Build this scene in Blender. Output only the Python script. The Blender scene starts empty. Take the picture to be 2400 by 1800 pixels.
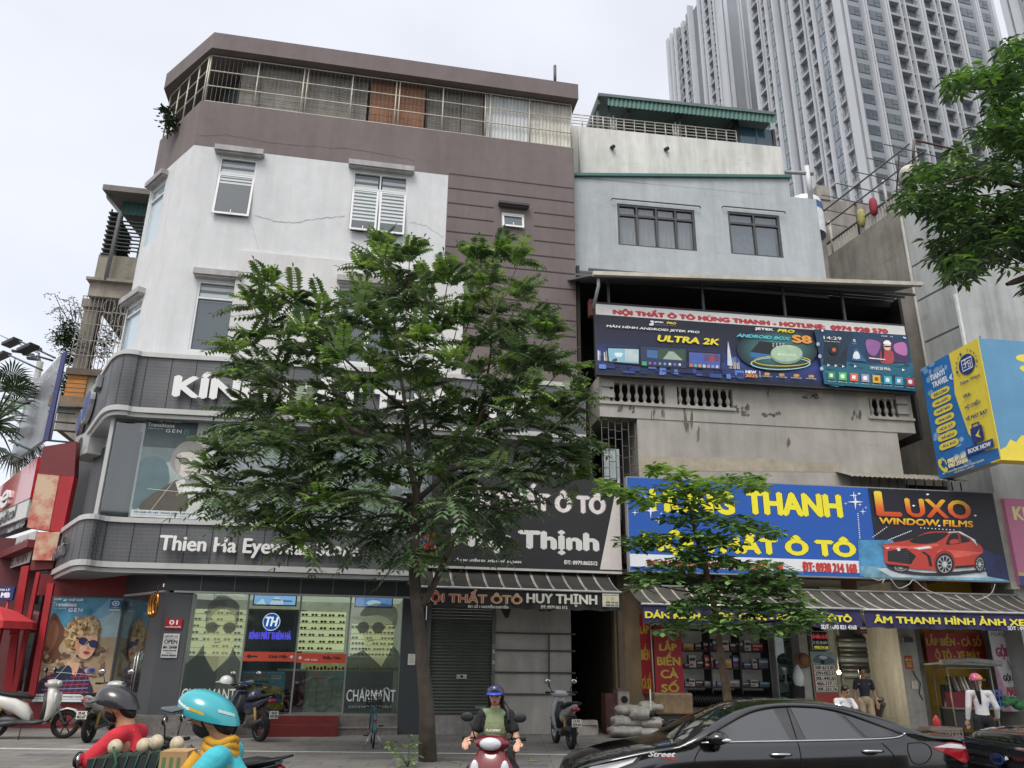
import bpy,bmesh,math,random
from mathutils import Vector,Matrix,noise as mnoise
random.seed(7)
sc=bpy.context.scene
COL=sc.collection
rad=math.radians
FPX,PITCH,ROLL,CAMH=1850.0,rad(19.3815),rad(0.7426),1.9
cd=bpy.data.cameras.new('camera');cam=bpy.data.objects.new('camera',cd);COL.objects.link(cam)
cd.sensor_width=36.0;cd.lens=FPX/2400*36.0;cd.clip_start=0.1;cd.clip_end=3000
cam.matrix_world=Matrix.Translation((0,0,CAMH))@Matrix.Rotation(rad(90)+PITCH,4,'X')@Matrix.Rotation(ROLL,4,'Z')
sc.camera=cam
SUN_EL,SUN_AZ=rad(58),rad(200)
w=bpy.data.worlds.new('World');sc.world=w;w.use_nodes=True
nt=w.node_tree;nt.nodes.clear()
out=nt.nodes.new('ShaderNodeOutputWorld');add=nt.nodes.new('ShaderNodeAddShader')
sky=nt.nodes.new('ShaderNodeTexSky');sky.sky_type='NISHITA';sky.sun_disc=False
sky.sun_elevation=SUN_EL;sky.sun_rotation=SUN_AZ;sky.dust_density=5;sky.air_density=1.0;sky.ozone_density=1
bg=nt.nodes.new('ShaderNodeBackground');bg.inputs[1].default_value=0.05
nt.links.new(sky.outputs[0],bg.inputs[0])
tc=nt.nodes.new('ShaderNodeTexCoord');mp=nt.nodes.new('ShaderNodeMapping');mp.inputs['Scale'].default_value=(1.2,1.2,2.2)
nz=nt.nodes.new('ShaderNodeTexNoise');nz.inputs['Scale'].default_value=1.7;nz.inputs['Detail'].default_value=4;nz.inputs['Roughness'].default_value=.45
cr=nt.nodes.new('ShaderNodeValToRGB')
cr.color_ramp.elements[0].position=.33;cr.color_ramp.elements[0].color=(.62,.63,.655,1)
cr.color_ramp.elements[1].position=.66;cr.color_ramp.elements[1].color=(.80,.805,.82,1)
bg2=nt.nodes.new('ShaderNodeBackground');bg2.inputs[1].default_value=0.79
nt.links.new(tc.outputs['Generated'],mp.inputs[0]);nt.links.new(mp.outputs[0],nz.inputs['Vector']);nt.links.new(nz.outputs['Fac'],cr.inputs[0])
nt.links.new(cr.outputs[0],bg2.inputs[0]);nt.links.new(bg.outputs[0],add.inputs[0]);nt.links.new(bg2.outputs[0],add.inputs[1])
nt.links.new(add.outputs[0],out.inputs[0])
sd=bpy.data.lights.new('sun','SUN');sd.energy=1.5;sd.angle=rad(25);sd.color=(1,.97,.93)
sun=bpy.data.objects.new('sun',sd);COL.objects.link(sun)
_sv=Vector((math.sin(SUN_AZ)*math.cos(SUN_EL),math.cos(SUN_AZ)*math.cos(SUN_EL),math.sin(SUN_EL)))
sun.rotation_euler=_sv.to_track_quat('Z','Y').to_euler()
sc.view_settings.view_transform='Standard';sc.view_settings.look='None';sc.view_settings.exposure=0.46;sc.view_settings.gamma=1
sc.cycles.max_bounces=8;sc.cycles.transparent_max_bounces=16
sc.cycles.use_denoising=True
def ray(px,py):
 x=(px-1200)/FPX;y=-(py-900)/FPX
 c,s=math.cos(ROLL),math.sin(ROLL);x,y=c*x-s*y,s*x+c*y
 return Vector((x,math.cos(PITCH)-y*math.sin(PITCH),math.sin(PITCH)+y*math.cos(PITCH)))
CAM=Vector((0,0,CAMH))
def atz(px,py,z):
 v=ray(px,py);return CAM+v*((z-CAMH)/v.z)
def aty(px,py,y):
 v=ray(px,py);return CAM+v*(y/v.y)
class Frame:
 def __init__(s,O,yaw=None,U=None):
  s.O=Vector((O[0],O[1],0));s.U=Vector((math.cos(yaw),math.sin(yaw),0))if U is None else Vector((U[0],U[1],0)).normalized()
  s.N=Vector((s.U.y,-s.U.x,0))
 def __call__(s,u,z,o=0.0):return s.O+s.U*u+s.N*o+Vector((0,0,z))
 def px(s,x,y,o=0.0):
  v=ray(x,y);k=((s.O+s.N*o-CAM).dot(s.N))/v.dot(s.N);q=CAM+v*k
  return((q-s.O).dot(s.U),q.z)
 def rect(s,x0,y0,x1,y1,o=0.0):
  a=s.px(x0,y0,o);b=s.px(x1,y1,o);return(a[0],b[1],b[0],a[1])
 def inv(s,p):d=Vector(p)-s.O;return(d.dot(s.U),p[2],d.dot(s.N))
def moved(F,o):return Frame(F(0,0,o),U=F.U)
def hexc(h):
 h=h.lstrip('#');r=[int(h[i:i+2],16)/255 for i in(0,2,4)]
 return tuple((c/12.92 if c<=.04045 else((c+.055)/1.055)**2.4)for c in r)+(1,)
MATS={}
def M(col,rough=.6,metal=0,var=.12,scale=6,streak=0,bump=0,emit=0,spec=.5,coat=0,alpha=1,trans=0,key=None,bscale=None):
 """one procedural material: colour broken by noise, optional vertical weather streaks, bump, emission"""
 k=key or(col,rough,metal,var,scale,streak,bump,emit,spec,coat,alpha,trans,bscale)
 if k in MATS:return MATS[k]
 m=bpy.data.materials.new('paint' if isinstance(k,tuple)else k);MATS[k]=m;m.use_nodes=True
 t=m.node_tree;N=t.nodes;Lk=t.links;b=N['Principled BSDF'];c=hexc(col)if isinstance(col,str)else tuple(col)+(1,)
 b.inputs['Roughness'].default_value=rough;b.inputs['Metallic'].default_value=metal;b.inputs['Specular IOR Level'].default_value=spec
 b.inputs['Coat Weight'].default_value=coat;b.inputs['Coat Roughness'].default_value=.04
 if alpha<1:b.inputs['Alpha'].default_value=alpha
 if trans:b.inputs['Transmission Weight'].default_value=trans
 b.inputs['Base Color'].default_value=c
 if var or streak or bump:
  tcn=N.new('ShaderNodeTexCoord')
  def noise(sx,sz,det=5,ro=.6):
   mpn=N.new('ShaderNodeMapping');mpn.inputs['Scale'].default_value=(sx,sx,sz)
   n=N.new('ShaderNodeTexNoise');n.inputs['Scale'].default_value=1;n.inputs['Detail'].default_value=det;n.inputs['Roughness'].default_value=ro
   Lk.new(tcn.outputs['Object'],mpn.inputs[0]);Lk.new(mpn.outputs[0],n.inputs['Vector']);return n
  cur=None
  def mul(cur,n,lo,hi,p0,p1):
   r=N.new('ShaderNodeMapRange');r.inputs['From Min'].default_value=p0;r.inputs['From Max'].default_value=p1
   r.inputs['To Min'].default_value=lo;r.inputs['To Max'].default_value=hi;Lk.new(n.outputs['Fac'],r.inputs['Value'])
   mx=N.new('ShaderNodeMix');mx.data_type='RGBA';mx.blend_type='MULTIPLY';mx.inputs[0].default_value=1
   if cur is None:mx.inputs[6].default_value=c
   else:Lk.new(cur,mx.inputs[6])
   Lk.new(r.outputs[0],mx.inputs[7]);return mx.outputs[2]
  if var:
   cur=mul(cur,noise(scale,scale),1-var,1+var,.3,.7)
   cur=mul(cur,noise(scale*.13,scale*.13,3),1-var*.8,1+var*.8,.3,.7)
  if streak:
   cur=mul(cur,noise(3.1,.2,5),1-streak*.75,1.02,.30,.55)
   cur=mul(cur,noise(1.1,.35,6,.7),1-streak*.8,1.04,.32,.6)
   cur=mul(cur,noise(.5,2.6,8,.72),1-streak*1.2,1.0,.27,.4)
  Lk.new(cur,b.inputs['Base Color'])if cur is not None else None
  if bump:
   bn=N.new('ShaderNodeBump');bn.inputs['Strength'].default_value=bump;bn.inputs['Distance'].default_value=.02
   Lk.new(noise(bscale or scale*6,bscale or scale*6).outputs['Fac'],bn.inputs['Height']);Lk.new(bn.outputs[0],b.inputs['Normal'])
 if emit:
  if cur_out(b):Lk.new(cur_out(b),b.inputs['Emission Color'])
  else:b.inputs['Emission Color'].default_value=c
  b.inputs['Emission Strength'].default_value=emit
 return m
def cur_out(b):
 l=b.inputs['Base Color'].links;return l[0].from_socket if l else None
def glass(name='window glass',tint='#9aa7ad',clear=.5,rough=.03):
 """thin glazing: mirror-like sheet mixed with see-through"""
 if name in MATS:return MATS[name]
 m=bpy.data.materials.new(name);MATS[name]=m;m.use_nodes=True;t=m.node_tree;N=t.nodes
 N.clear();o=N.new('ShaderNodeOutputMaterial');g=N.new('ShaderNodeBsdfGlossy');tr=N.new('ShaderNodeBsdfTransparent');mx=N.new('ShaderNodeMixShader')
 g.inputs['Roughness'].default_value=rough;g.inputs['Color'].default_value=(.95,.97,1,1);tr.inputs['Color'].default_value=hexc(tint)
 fr=N.new('ShaderNodeFresnel');fr.inputs['IOR'].default_value=1.5
 mr=N.new('ShaderNodeMapRange');mr.inputs['From Max'].default_value=1;mr.inputs['To Min'].default_value=(1-clear)*.8;mr.inputs['To Max'].default_value=.6
 t.links.new(fr.outputs[0],mr.inputs['Value']);t.links.new(mr.outputs[0],mx.inputs[0]);t.links.new(tr.outputs[0],mx.inputs[1]);t.links.new(g.outputs[0],mx.inputs[2]);t.links.new(mx.outputs[0],o.inputs[0])
 return m
def thing(name,label,cat,loc=(0,0,0),rz=0,group=None,kind=None):
 o=bpy.data.objects.new(name,None);o.empty_display_size=.2;COL.objects.link(o);o.location=loc;o.rotation_euler=(0,0,rz)
 tag(o,label,cat,group,kind);return o
def tag(o,label=None,cat=None,group=None,kind=None):
 if label:o['label']=label
 if cat:o['category']=cat
 if group:o['group']=group
 if kind:o['kind']=kind
 return o
def rootmat(o):
 while o.parent:o=o.parent
 return Matrix.Translation(o.location)@Matrix.Rotation(o.rotation_euler.z,4,'Z')
def kids(o):return[c for c in bpy.data.objects if c.parent is o]
def copy_tree(o,loc=None,rz=None,parent=None,label=None,_ch=None):
 if _ch is None:
  _ch={}
  for c in bpy.data.objects:
   if c.parent:_ch.setdefault(c.parent.name,[]).append(c)
 c=o.copy();COL.objects.link(c)
 if parent:c.parent=parent
 if loc is not None:c.location=loc
 if rz is not None:c.rotation_euler=(0,0,rz)
 if label:c['label']=label
 for k in _ch.get(o.name,[]):copy_tree(k,parent=c,_ch=_ch)
 return c
class MB:
 """collects faces (world coordinates by default) and links them as one mesh object"""
 def __init__(s):s.v=[];s.f=[];s.m=[];s.mats=[];s.sm=[]
 def mi(s,m):
  if m not in s.mats:s.mats.append(m)
  return s.mats.index(m)
 def face(s,pts,m,smooth=False):
  b=len(s.v);s.v+=[tuple(p)for p in pts];s.f.append(tuple(range(b,b+len(pts))));s.m.append(s.mi(m));s.sm.append(smooth)
 def mesh(s,vs,fs,m,smooth=True):
  b=len(s.v);s.v+=[tuple(p)for p in vs];i=s.mi(m)
  for f in fs:s.f.append(tuple(b+k for k in f));s.m.append(i);s.sm.append(smooth)
 def hexa(s,c8,m):
  s.mesh(c8,[(3,2,1,0),(4,5,6,7),(0,1,5,4),(1,2,6,5),(2,3,7,6),(3,0,4,7)],m,False)
 def fbox(s,F,u0,z0,u1,z1,o0,o1,m):
  if u0>u1:u0,u1=u1,u0
  if z0>z1:z0,z1=z1,z0
  if o0>o1:o0,o1=o1,o0
  s.hexa([F(u0,z0,o1),F(u1,z0,o1),F(u1,z0,o0),F(u0,z0,o0),F(u0,z1,o1),F(u1,z1,o1),F(u1,z1,o0),F(u0,z1,o0)],m)
 def box(s,c,d,m,rz=0):
  F=Frame((c[0],c[1]),yaw=rz);s.fbox(F,-d[0]/2,c[2]-d[2]/2,d[0]/2,c[2]+d[2]/2,-d[1]/2,d[1]/2,m)
 def prism(s,pts,off,m,cap=True,m2=None):
  n=len(pts);P=[Vector(p)for p in pts];Q=[p+Vector(off)for p in P]
  s.mesh(P+Q,[tuple(range(n)),tuple(range(2*n-1,n-1,-1))]if cap else[],m,False)
  s.mesh(P+Q,[(i,n+i,n+(i+1)%n,(i+1)%n)for i in range(n)],m2 or m,False)
 def tube(s,path,r,m,n=8,cap=True,smooth=True):
  P=[Vector(p)for p in path];rr=r if isinstance(r,(list,tuple))else[r]*len(P);vs=[];fs=[]
  up=None
  for i,p in enumerate(P):
   d=(P[min(i+1,len(P)-1)]-P[max(i-1,0)])
   d=d.normalized()if d.length>1e-9 else Vector((0,0,1))
   if up is None:up=Vector((0,0,1))if abs(d.z)<.9 else Vector((1,0,0))
   a=d.cross(up);a=a.normalized()if a.length>1e-6 else d.orthogonal().normalized();b=d.cross(a);up=-b if True else up
   up=(a.cross(d)).normalized()
   for k in range(n):
    t=2*math.pi*k/n;vs.append(p+(a*math.cos(t)+up*math.sin(t))*rr[i])
  for i in range(len(P)-1):
   for k in range(n):fs.append((i*n+k,i*n+(k+1)%n,(i+1)*n+(k+1)%n,(i+1)*n+k))
  s.mesh(vs,fs,m,smooth)
  if cap:
   b=len(P)-1;s.mesh(vs,[tuple(range(n-1,-1,-1)),tuple(b*n+k for k in range(n))],m,False)
 def lathe(s,prof,c,axis,m,n=16,smooth=True):
  ax=Vector(axis).normalized();a=ax.orthogonal().normalized();b=ax.cross(a);vs=[];fs=[];c=Vector(c)
  for r,h in prof:
   for k in range(n):
    t=2*math.pi*k/n;vs.append(c+ax*h+(a*math.cos(t)+b*math.sin(t))*r)
  for i in range(len(prof)-1):
   for k in range(n):fs.append((i*n+k,i*n+(k+1)%n,(i+1)*n+(k+1)%n,(i+1)*n+k))
  s.mesh(vs,fs,m,smooth)
 def ell(s,c,r,m,n=14,rot=None,k=8):
  vs=[];fs=[];c=Vector(c)
  for i in range(k+1):
   ph=math.pi*i/k
   for j in range(n):
    t=2*math.pi*j/n;q=Vector((r[0]*math.sin(ph)*math.cos(t),r[1]*math.sin(ph)*math.sin(t),r[2]*math.cos(ph)))
    if rot is not None:q=rot@q
    vs.append(c+q)
  for i in range(k):
   for j in range(n):fs.append((i*n+j,(i+1)*n+j,(i+1)*n+(j+1)%n,i*n+(j+1)%n))
  s.mesh(vs,fs,m,True)
 def parts(s,name,root):
  key=lambda p:(round(p[0],4),round(p[1],4),round(p[2],4));par={}
  def find(a):
   while par.setdefault(a,a)!=a:a=par[a]
   return a
  for f in s.f:
   r=find(key(s.v[f[0]]))
   for i in f[1:]:par[find(key(s.v[i]))]=r
  out={}
  for f,m,sm in zip(s.f,s.m,s.sm):out.setdefault(find(key(s.v[f[0]])),MB()).mesh([s.v[i]for i in f],[tuple(range(len(f)))],s.mats[m],sm)
  return[b.build(name,root)for b in out.values()]
 def build(s,name,parent=None,local=False,label=None):
  if not s.f:return None
  me=bpy.data.meshes.new(name);v=s.v
  if parent is not None and not local:
   iv=rootmat(parent).inverted();v=[tuple(iv@Vector(p))for p in v]
  me.from_pydata(v,[],s.f)
  for m in s.mats:me.materials.append(m)
  me.polygons.foreach_set('material_index',s.m);me.polygons.foreach_set('use_smooth',s.sm);me.update()
  bm=bmesh.new();bm.from_mesh(me);bmesh.ops.remove_doubles(bm,verts=bm.verts,dist=1e-5);
  bmesh.ops.recalc_face_normals(bm,faces=bm.faces)if getattr(s,'fixn',True)else None
  bm.to_mesh(me);bm.free()
  o=bpy.data.objects.new(name,me);COL.objects.link(o)
  if parent is not None:o.parent=parent
  if label:o['label']=label
  return o
def single(mb,name,label,cat,base,group=None,kind=None,rz=0):
 """a thing that is one mesh, its origin at base"""
 mb.v=[tuple(Matrix.Rotation(-rz,4,'Z')@(Vector(p)-Vector(base)))for p in mb.v];o=mb.build(name);o.location=base;o.rotation_euler=(0,0,rz)
 return tag(o,label,cat,group,kind)
def text_mesh(body,bold=0,shear=0,spacing=1.0):
 c=bpy.data.curves.new('t','FONT');c.body=body;c.size=1;c.resolution_u=3;c.shear=shear;c.space_character=spacing
 o=bpy.data.objects.new('t',c);me=o.to_mesh()
 V=[v.co.copy()for v in me.vertices];Fs=[tuple(p.vertices)for p in me.polygons];o.to_mesh_clear()
 bpy.data.objects.remove(o);bpy.data.curves.remove(c)
 return V,Fs
def lettering(mb,F,body,box,o,m,bold=0,shear=0,spacing=1.0,thick=0,off=.004):
 """body stretched into box (u0,z0,u1,z1) of frame F, off metres proud of o; bold = stroke growth in metres"""
 V,Fs=text_mesh(body,0,shear,spacing)
 if not V:return
 x0=min(v.x for v in V);x1=max(v.x for v in V);y0=min(v.y for v in V);y1=max(v.y for v in V)
 u0,z0,u1,z1=box;su=(u1-u0)/(x1-x0);sz=(z1-z0)/(y1-y0)
 sh=[(0,0)]if not bold else[(-bold,0),(bold,0),(0,bold*.6),(0,-bold*.6),(0,0)]
 jit=0
 for ci,(a,b)in enumerate(sh):
  for f in Fs:
   jit+=1;d=o+off+ci*.0001+(jit%5)*.000018
   mb.face([F(u0+(V[i].x-x0)*su+a,z0+(V[i].y-y0)*sz+b,d)for i in f],m)
 if thick:
  from collections import Counter
  E=Counter()
  for f in Fs:
   for a,b in zip(f,f[1:]+f[:1]):E[(min(a,b),max(a,b))]+=1
  for(a,b),n in E.items():
   if n==1:
    A,B=V[a],V[b]
    qa=(u0+(A.x-x0)*su,z0+(A.y-y0)*sz);qb=(u0+(B.x-x0)*su,z0+(B.y-y0)*sz)
    mb.face([F(*qa,o+off),F(*qb,o+off),F(*qb,o+off-thick),F(*qa,o+off-thick)],m)
def spline(pts,n=6,closed=True):
 P=[Vector((p[0],p[1]))for p in pts];L=len(P);out=[]
 for i in range(L if closed else L-1):
  p0,p1,p2,p3=(P[(i-1)%L],P[i],P[(i+1)%L],P[(i+2)%L])if closed else(P[max(i-1,0)],P[i],P[i+1],P[min(i+2,L-1)])
  for k in range(n):
   t=k/n;out.append(.5*((2*p1)+(p2-p0)*t+(2*p0-5*p1+4*p2-p3)*t*t+(3*p1-p0-3*p2+p3)*t**3))
 if not closed:out.append(P[-1])
 return[(p.x,p.y)for p in out]
def flat(mb,F,uv,o,m):
 from mathutils.geometry import tessellate_polygon
 V=[F(u,z,o)for u,z in uv]
 for t in tessellate_polygon([[Vector((u,z,0))for u,z in uv]]):mb.face([V[i]for i in t],m)
def flatpx(mb,F,pts,o,m,smooth=0):
 uv=[F.px(x,y,o)for x,y in pts];flat(mb,F,spline(uv,smooth)if smooth else uv,o,m)
def disc(mb,F,u,z,ru,rz,o,m,n=20):flat(mb,F,[(u+ru*math.cos(2*math.pi*k/n),z+rz*math.sin(2*math.pi*k/n))for k in range(n)],o,m)
class Pic:
 """picture printed on a flat board: p in 0..1 of the board, layers 1.5 mm apart"""
 def __init__(s,F,box,o):s.F=F;s.b=box;s.o=o;s.k=0;s.mb=MB()
 def px(s,x,y):u,z=s.F.px(x,y,s.o);return((u-s.b[0])/(s.b[2]-s.b[0]),(s.b[3]-z)/(s.b[3]-s.b[1]))
 def tpx(s,body,x0,y0,x1,y1,m,*a,**k):p=s.px(x0,y0);q=s.px(x1,y1);s.text(body,p[0],p[1],q[0],q[1],m,*a,**k)
 def ppx(s,pts,m,smooth=0):s.poly([s.px(*p)for p in pts],m,smooth)
 def uv(s,x,y):return(s.b[0]+(s.b[2]-s.b[0])*x,s.b[3]+(s.b[1]-s.b[3])*y)
 def poly(s,pts,m,smooth=0,lay=True):
  s.k+=1;q=[s.uv(min(1,max(0,x)),min(1,max(0,y)))for x,y in(spline(pts,smooth)if smooth else pts)];flat(s.mb,s.F,q,s.o+s.k*.00025,m)
 def rect(s,x0,y0,x1,y1,m):s.poly([(x0,y0),(x1,y0),(x1,y1),(x0,y1)],m)
 def glow(s,cx,cy,rx,ry,c0,c1,n=9):
  a,b=hexc(c0),hexc(c1)
  for k in range(n):
   t=(k+.5)/n;f=1-k/n;m=M(tuple(a[i]+(b[i]-a[i])*t for i in range(3)),.45,var=.05,scale=5,key=(c0,c1,k,n));e=[(cx+rx*f*math.cos(j*.2618),cy+ry*f*math.sin(j*.2618))for j in range(24)];s.ppx(e,m)
 def oval(s,x,y,rx,ry,m,n=22,a=0):s.poly([(x+rx*math.cos(2*math.pi*k/n)*math.cos(a)-ry*math.sin(2*math.pi*k/n)*math.sin(a),y+rx*math.cos(2*math.pi*k/n)*math.sin(a)+ry*math.sin(2*math.pi*k/n)*math.cos(a))for k in range(n)],m)
 def line(s,pts,wd,m):
  for(x0,y0),(x1,y1)in zip(pts,pts[1:]):
   asp=(s.b[2]-s.b[0])/(s.b[3]-s.b[1]);dx=(x1-x0)*asp;dy=y1-y0;L=math.hypot(dx,dy)or 1;nx=-dy/L*wd/asp;ny=dx/L*wd
   s.poly([(x0+nx,y0+ny),(x1+nx,y1+ny),(x1-nx,y1-ny),(x0-nx,y0-ny)],m)
 def text(s,body,x0,y0,x1,y1,m,bold=0,shear=0,spacing=1.0):
  s.k+=3;a=s.uv(x0,y1);b=s.uv(x1,y0);lettering(s.mb,s.F,body,(a[0],a[1],b[0],b[1]),s.o+s.k*.00025,m,bold,shear,spacing,off=0);s.k+=3
def wall_cells(mb,F,u0,z0,u1,z1,holes,o,depth,m,rev=None):
 """front sheet with rectangular openings and their reveals"""
 us=sorted({u0,u1,*[x for h in holes for x in(h[0],h[2])]});zs=sorted({z0,z1,*[x for h in holes for x in(h[1],h[3])]})
 for a,b in zip(us,us[1:]):
  for c,d in zip(zs,zs[1:]):
   mu,mz=(a+b)/2,(c+d)/2
   if a<u0-1e-6 or b>u1+1e-6 or c<z0-1e-6 or d>z1+1e-6:continue
   if any(h[0]<mu<h[2]and h[1]<mz<h[3]for h in holes):continue
   mb.face([F(a,c,o),F(b,c,o),F(b,d,o),F(a,d,o)],m)
 for h in holes:
  q=[(h[0],h[1]),(h[2],h[1]),(h[2],h[3]),(h[0],h[3])]
  for(a,b),(c,d)in zip(q,q[1:]+q[:1]):mb.face([F(a,b,o),F(c,d,o),F(c,d,o-depth),F(a,b,o-depth)],rev or m)
#  setting: road, pavement, kerb
FL=Frame(atz(755,1722,.2),yaw=rad(10.537))
FR=Frame(atz(2166,1722,.2),yaw=rad(7.841))
def node_ground(name,kind):
 if name in MATS:return MATS[name]
 m=bpy.data.materials.new(name);MATS[name]=m;m.use_nodes=True;t=m.node_tree;N=t.nodes;b=N['Principled BSDF'];b.inputs['Roughness'].default_value=.85
 tcn=N.new('ShaderNodeTexCoord');n1=N.new('ShaderNodeTexNoise');n1.inputs['Scale'].default_value=.5;n1.inputs['Detail'].default_value=8;n1.inputs['Roughness'].default_value=.7
 t.links.new(tcn.outputs['Object'],n1.inputs['Vector']);r=N.new('ShaderNodeValToRGB');t.links.new(n1.outputs['Fac'],r.inputs[0])
 if kind=='asphalt':
  n2=N.new('ShaderNodeTexNoise');n2.inputs['Scale'].default_value=90;n2.inputs['Detail'].default_value=2;t.links.new(tcn.outputs['Object'],n2.inputs['Vector'])
  r.color_ramp.elements[0].color=(.035,.035,.036,1);r.color_ramp.elements[1].color=(.075,.074,.072,1);t.links.new(r.outputs[0],b.inputs['Base Color'])
  bn=N.new('ShaderNodeBump');bn.inputs['Strength'].default_value=.5;bn.inputs['Distance'].default_value=.01;t.links.new(n2.outputs['Fac'],bn.inputs['Height']);t.links.new(bn.outputs[0],b.inputs['Normal'])
 else:
  br=N.new('ShaderNodeTexBrick');br.inputs['Scale'].default_value=1;br.inputs['Brick Width'].default_value=.8;br.inputs['Row Height'].default_value=.4
  br.inputs['Mortar Size'].default_value=.008;br.inputs['Color1'].default_value=(.19,.18,.165,1);br.inputs['Color2'].default_value=(.24,.23,.21,1);br.inputs['Mortar'].default_value=(.07,.066,.06,1);br.inputs['Bias'].default_value=-.2
  t.links.new(tcn.outputs['Object'],br.inputs['Vector'])
  r.color_ramp.elements[0].position=.3;r.color_ramp.elements[0].color=(.6,.6,.6,1);r.color_ramp.elements[1].position=.7;r.color_ramp.elements[1].color=(1.15,1.15,1.15,1)
  mx=N.new('ShaderNodeMix');mx.data_type='RGBA';mx.blend_type='MULTIPLY';mx.inputs[0].default_value=1
  t.links.new(br.outputs[0],mx.inputs[6]);t.links.new(r.outputs[0],mx.inputs[7]);t.links.new(mx.outputs[2],b.inputs['Base Color'])
  bn=N.new('ShaderNodeBump');bn.inputs['Strength'].default_value=.4;bn.inputs['Distance'].default_value=.01;bn.invert=True;t.links.new(br.outputs['Fac'],bn.inputs['Height']);t.links.new(bn.outputs[0],b.inputs['Normal'])
 return m
ASPH=node_ground('asphalt','asphalt');PAVE=node_ground('paving stone','pave')
b_=MB();b_.face([(-600,-300,0),(600,-300,0),(600,900,0),(-600,900,0)],ASPH);g_=b_.build('road');g_['kind']='structure'
GY=rad(4.0);FK=Frame((0,12.75),yaw=GY)
CONC=M('#a9a49a',.85,var=.18,scale=5,bump=.15)
b_=MB();b_.fbox(FK,-60,0,60,.2,-.18,0,CONC);g_=b_.build('kerb');g_['kind']='structure'
b_=MB();b_.fbox(FK,-60,.0,60,.2,-60,-.185,PAVE);g_=b_.build('pavement');g_['kind']='structure'
FP2=Frame(atz(850,1764,.2),yaw=rad(1.2))
b_=MB();b_.fbox(FP2,-12,.2,14,.204,-.09,0,M('#c9c7bf',.8,var=.2,scale=3));g_=b_.build('pavement_line');g_['kind']='structure'
b_=MB()
for(u,o)in((-3.2,.7),(-.1,.7),(1.4,.9),(-6,.8),(4.2,.8),(6.9,.7),(9.6,.9),(-1.8,1.5),(2.7,1.6)):b_.fbox(FP2,u,.2,u+.78,.2035,o,o+.38,M('#5d5f62',.8,var=.2,scale=4))
g_=b_.build('dark_paving');g_['kind']='structure'
#  eyewear shop building (left)
WHITE=M('#cbcdce',.8,var=.04,scale=3,streak=.085,bump=.05)
WHITE2=M('#cbcbca',.85,var=.03,scale=3,streak=.09,bump=.05)
BROWN=M('#6e6463',.8,var=.06,scale=4,streak=.12,bump=.05)
GROOVE=M('#3a3232',.9,var=0)
DARKGREY=M('#4a4d50',.45,var=.05,scale=2)
DARKPAN=M('#3c4144',.42,var=.04,scale=2)
ALU=M('#b9bab8',.45,metal=.0,var=.06,scale=4)
UPVC=M('#d8dada',.5,var=.03)
BLACK=M('#151617',.6,var=.05)
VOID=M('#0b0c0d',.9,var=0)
PANE=M('#49545b',.06,var=.06,scale=.8,spec=.9)
BLIND=M('#9aa3a6',.75,var=.04)
BLINDW=M('#c3cacb',.75,var=.04)
u_r=FL.px(1347,500)[0];ZB=FL.px(817,383)[1]
ctop=FL.px(475,243);u_l=(ctop[0]+FL.px(390,690)[0])/2;ZR=FL.px(482.6,236.2)[1]
cl=atz(374,336,ctop[1]);cr0=FL(u_l,0)
FC=Frame((cl.x,cl.y),U=(cr0-cl));WC=(Vector((cl.x,cl.y,0))-Vector((cr0.x,cr0.y,0))).length
ZS=FL.px(1000,128)[1]
shop=thing('corner_building','four storey corner building with white walls, dark brown top band and curved dark shop fascia','building',FL(0,.2))
Z0,ZF1=.2,8.9
bw=MB();bb=MB()
W1=list(FL.rect(520,368,584,512));W1=[FL.px(517,366)[0],FL.px(585,512)[1],FL.px(604.6,375)[0],FL.px(517,366)[1]]
W2=[FL.px(829,400)[0],FL.px(880,549)[1],FL.px(957,416)[0],FL.px(829,400)[1]]
W3=[FL.px(466,657)[0],FL.px(437,820)[1],FL.px(557,663.6)[0],FL.px(466,657)[1]]
W4=[FL.px(799,675)[0],W3[1],FL.px(799,675)[0]+(W2[2]-W2[0]),FL.px(799,675)[1]]
ub=(FL.px(1049.5,414.6)[0]+FL.px(1041.5,635)[0])/2
wall_cells(bw,FL,u_l,4.3,ub,ZB,[W1,W2,W3,W4],0,.22,WHITE)
SW=[FL.px(1176,496)[0],FL.px(1229,537)[1],FL.px(1229,537)[0],FL.px(1176,496)[1]]
wall_cells(bb,FL,ub,3.4,u_r,ZB,[SW],0,.22,BROWN)
wall_cells(bb,FL,u_l-.0,ZB,u_r,ZR,[],0.002,.1,BROWN)
bb.fbox(FL,u_r-.25,5,u_r-.001,ZR,-12,-.002,BROWN)
bw.fbox(FL,u_l+.3,.2,u_r-.3,3.3,-12,-9,DARKGREY)
CW1=[FC.px(356,451)[0],FC.px(328,589)[1],FC.px(389.6,420)[0],FC.px(373,435)[1]]
CW2=[FC.px(297,723)[0],FC.px(295,818)[1]-.1,FC.px(335,700)[0],FC.px(316,711)[1]]
wall_cells(bw,FC,0,4.3,WC,ZB,[CW1,CW2],0,.22,WHITE)
wall_cells(bb,FC,0,ZB,WC,ZR,[],.002,.1,BROWN)
lw=FC(0,0);FS=Frame((lw.x,lw.y),U=-FL.N)
FS=Frame((lw.x-FL.N.x*10,lw.y-FL.N.y*10),U=FL.N)
wall_cells(bw,FS,0,.2,10,ZB,[],0,.1,WHITE);wall_cells(bb,FS,0,ZB,10,ZR,[],.002,.1,BROWN)
bw.build('wall',shop);bb.build('brown_wall',shop)
bp=MB();pu0=FL.px(563,595)[0];pu1=FL.px(1088,642)[0];pz=FL.px(566,592)[1]
pw=[W4[0]-.03,ZF1-.3,W4[2]+.03,W4[3]+.03]
wall_cells(bp,FL,pu0,ZF1-.3,pu1,pz,[pw],.13,.13,WHITE2)
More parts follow.
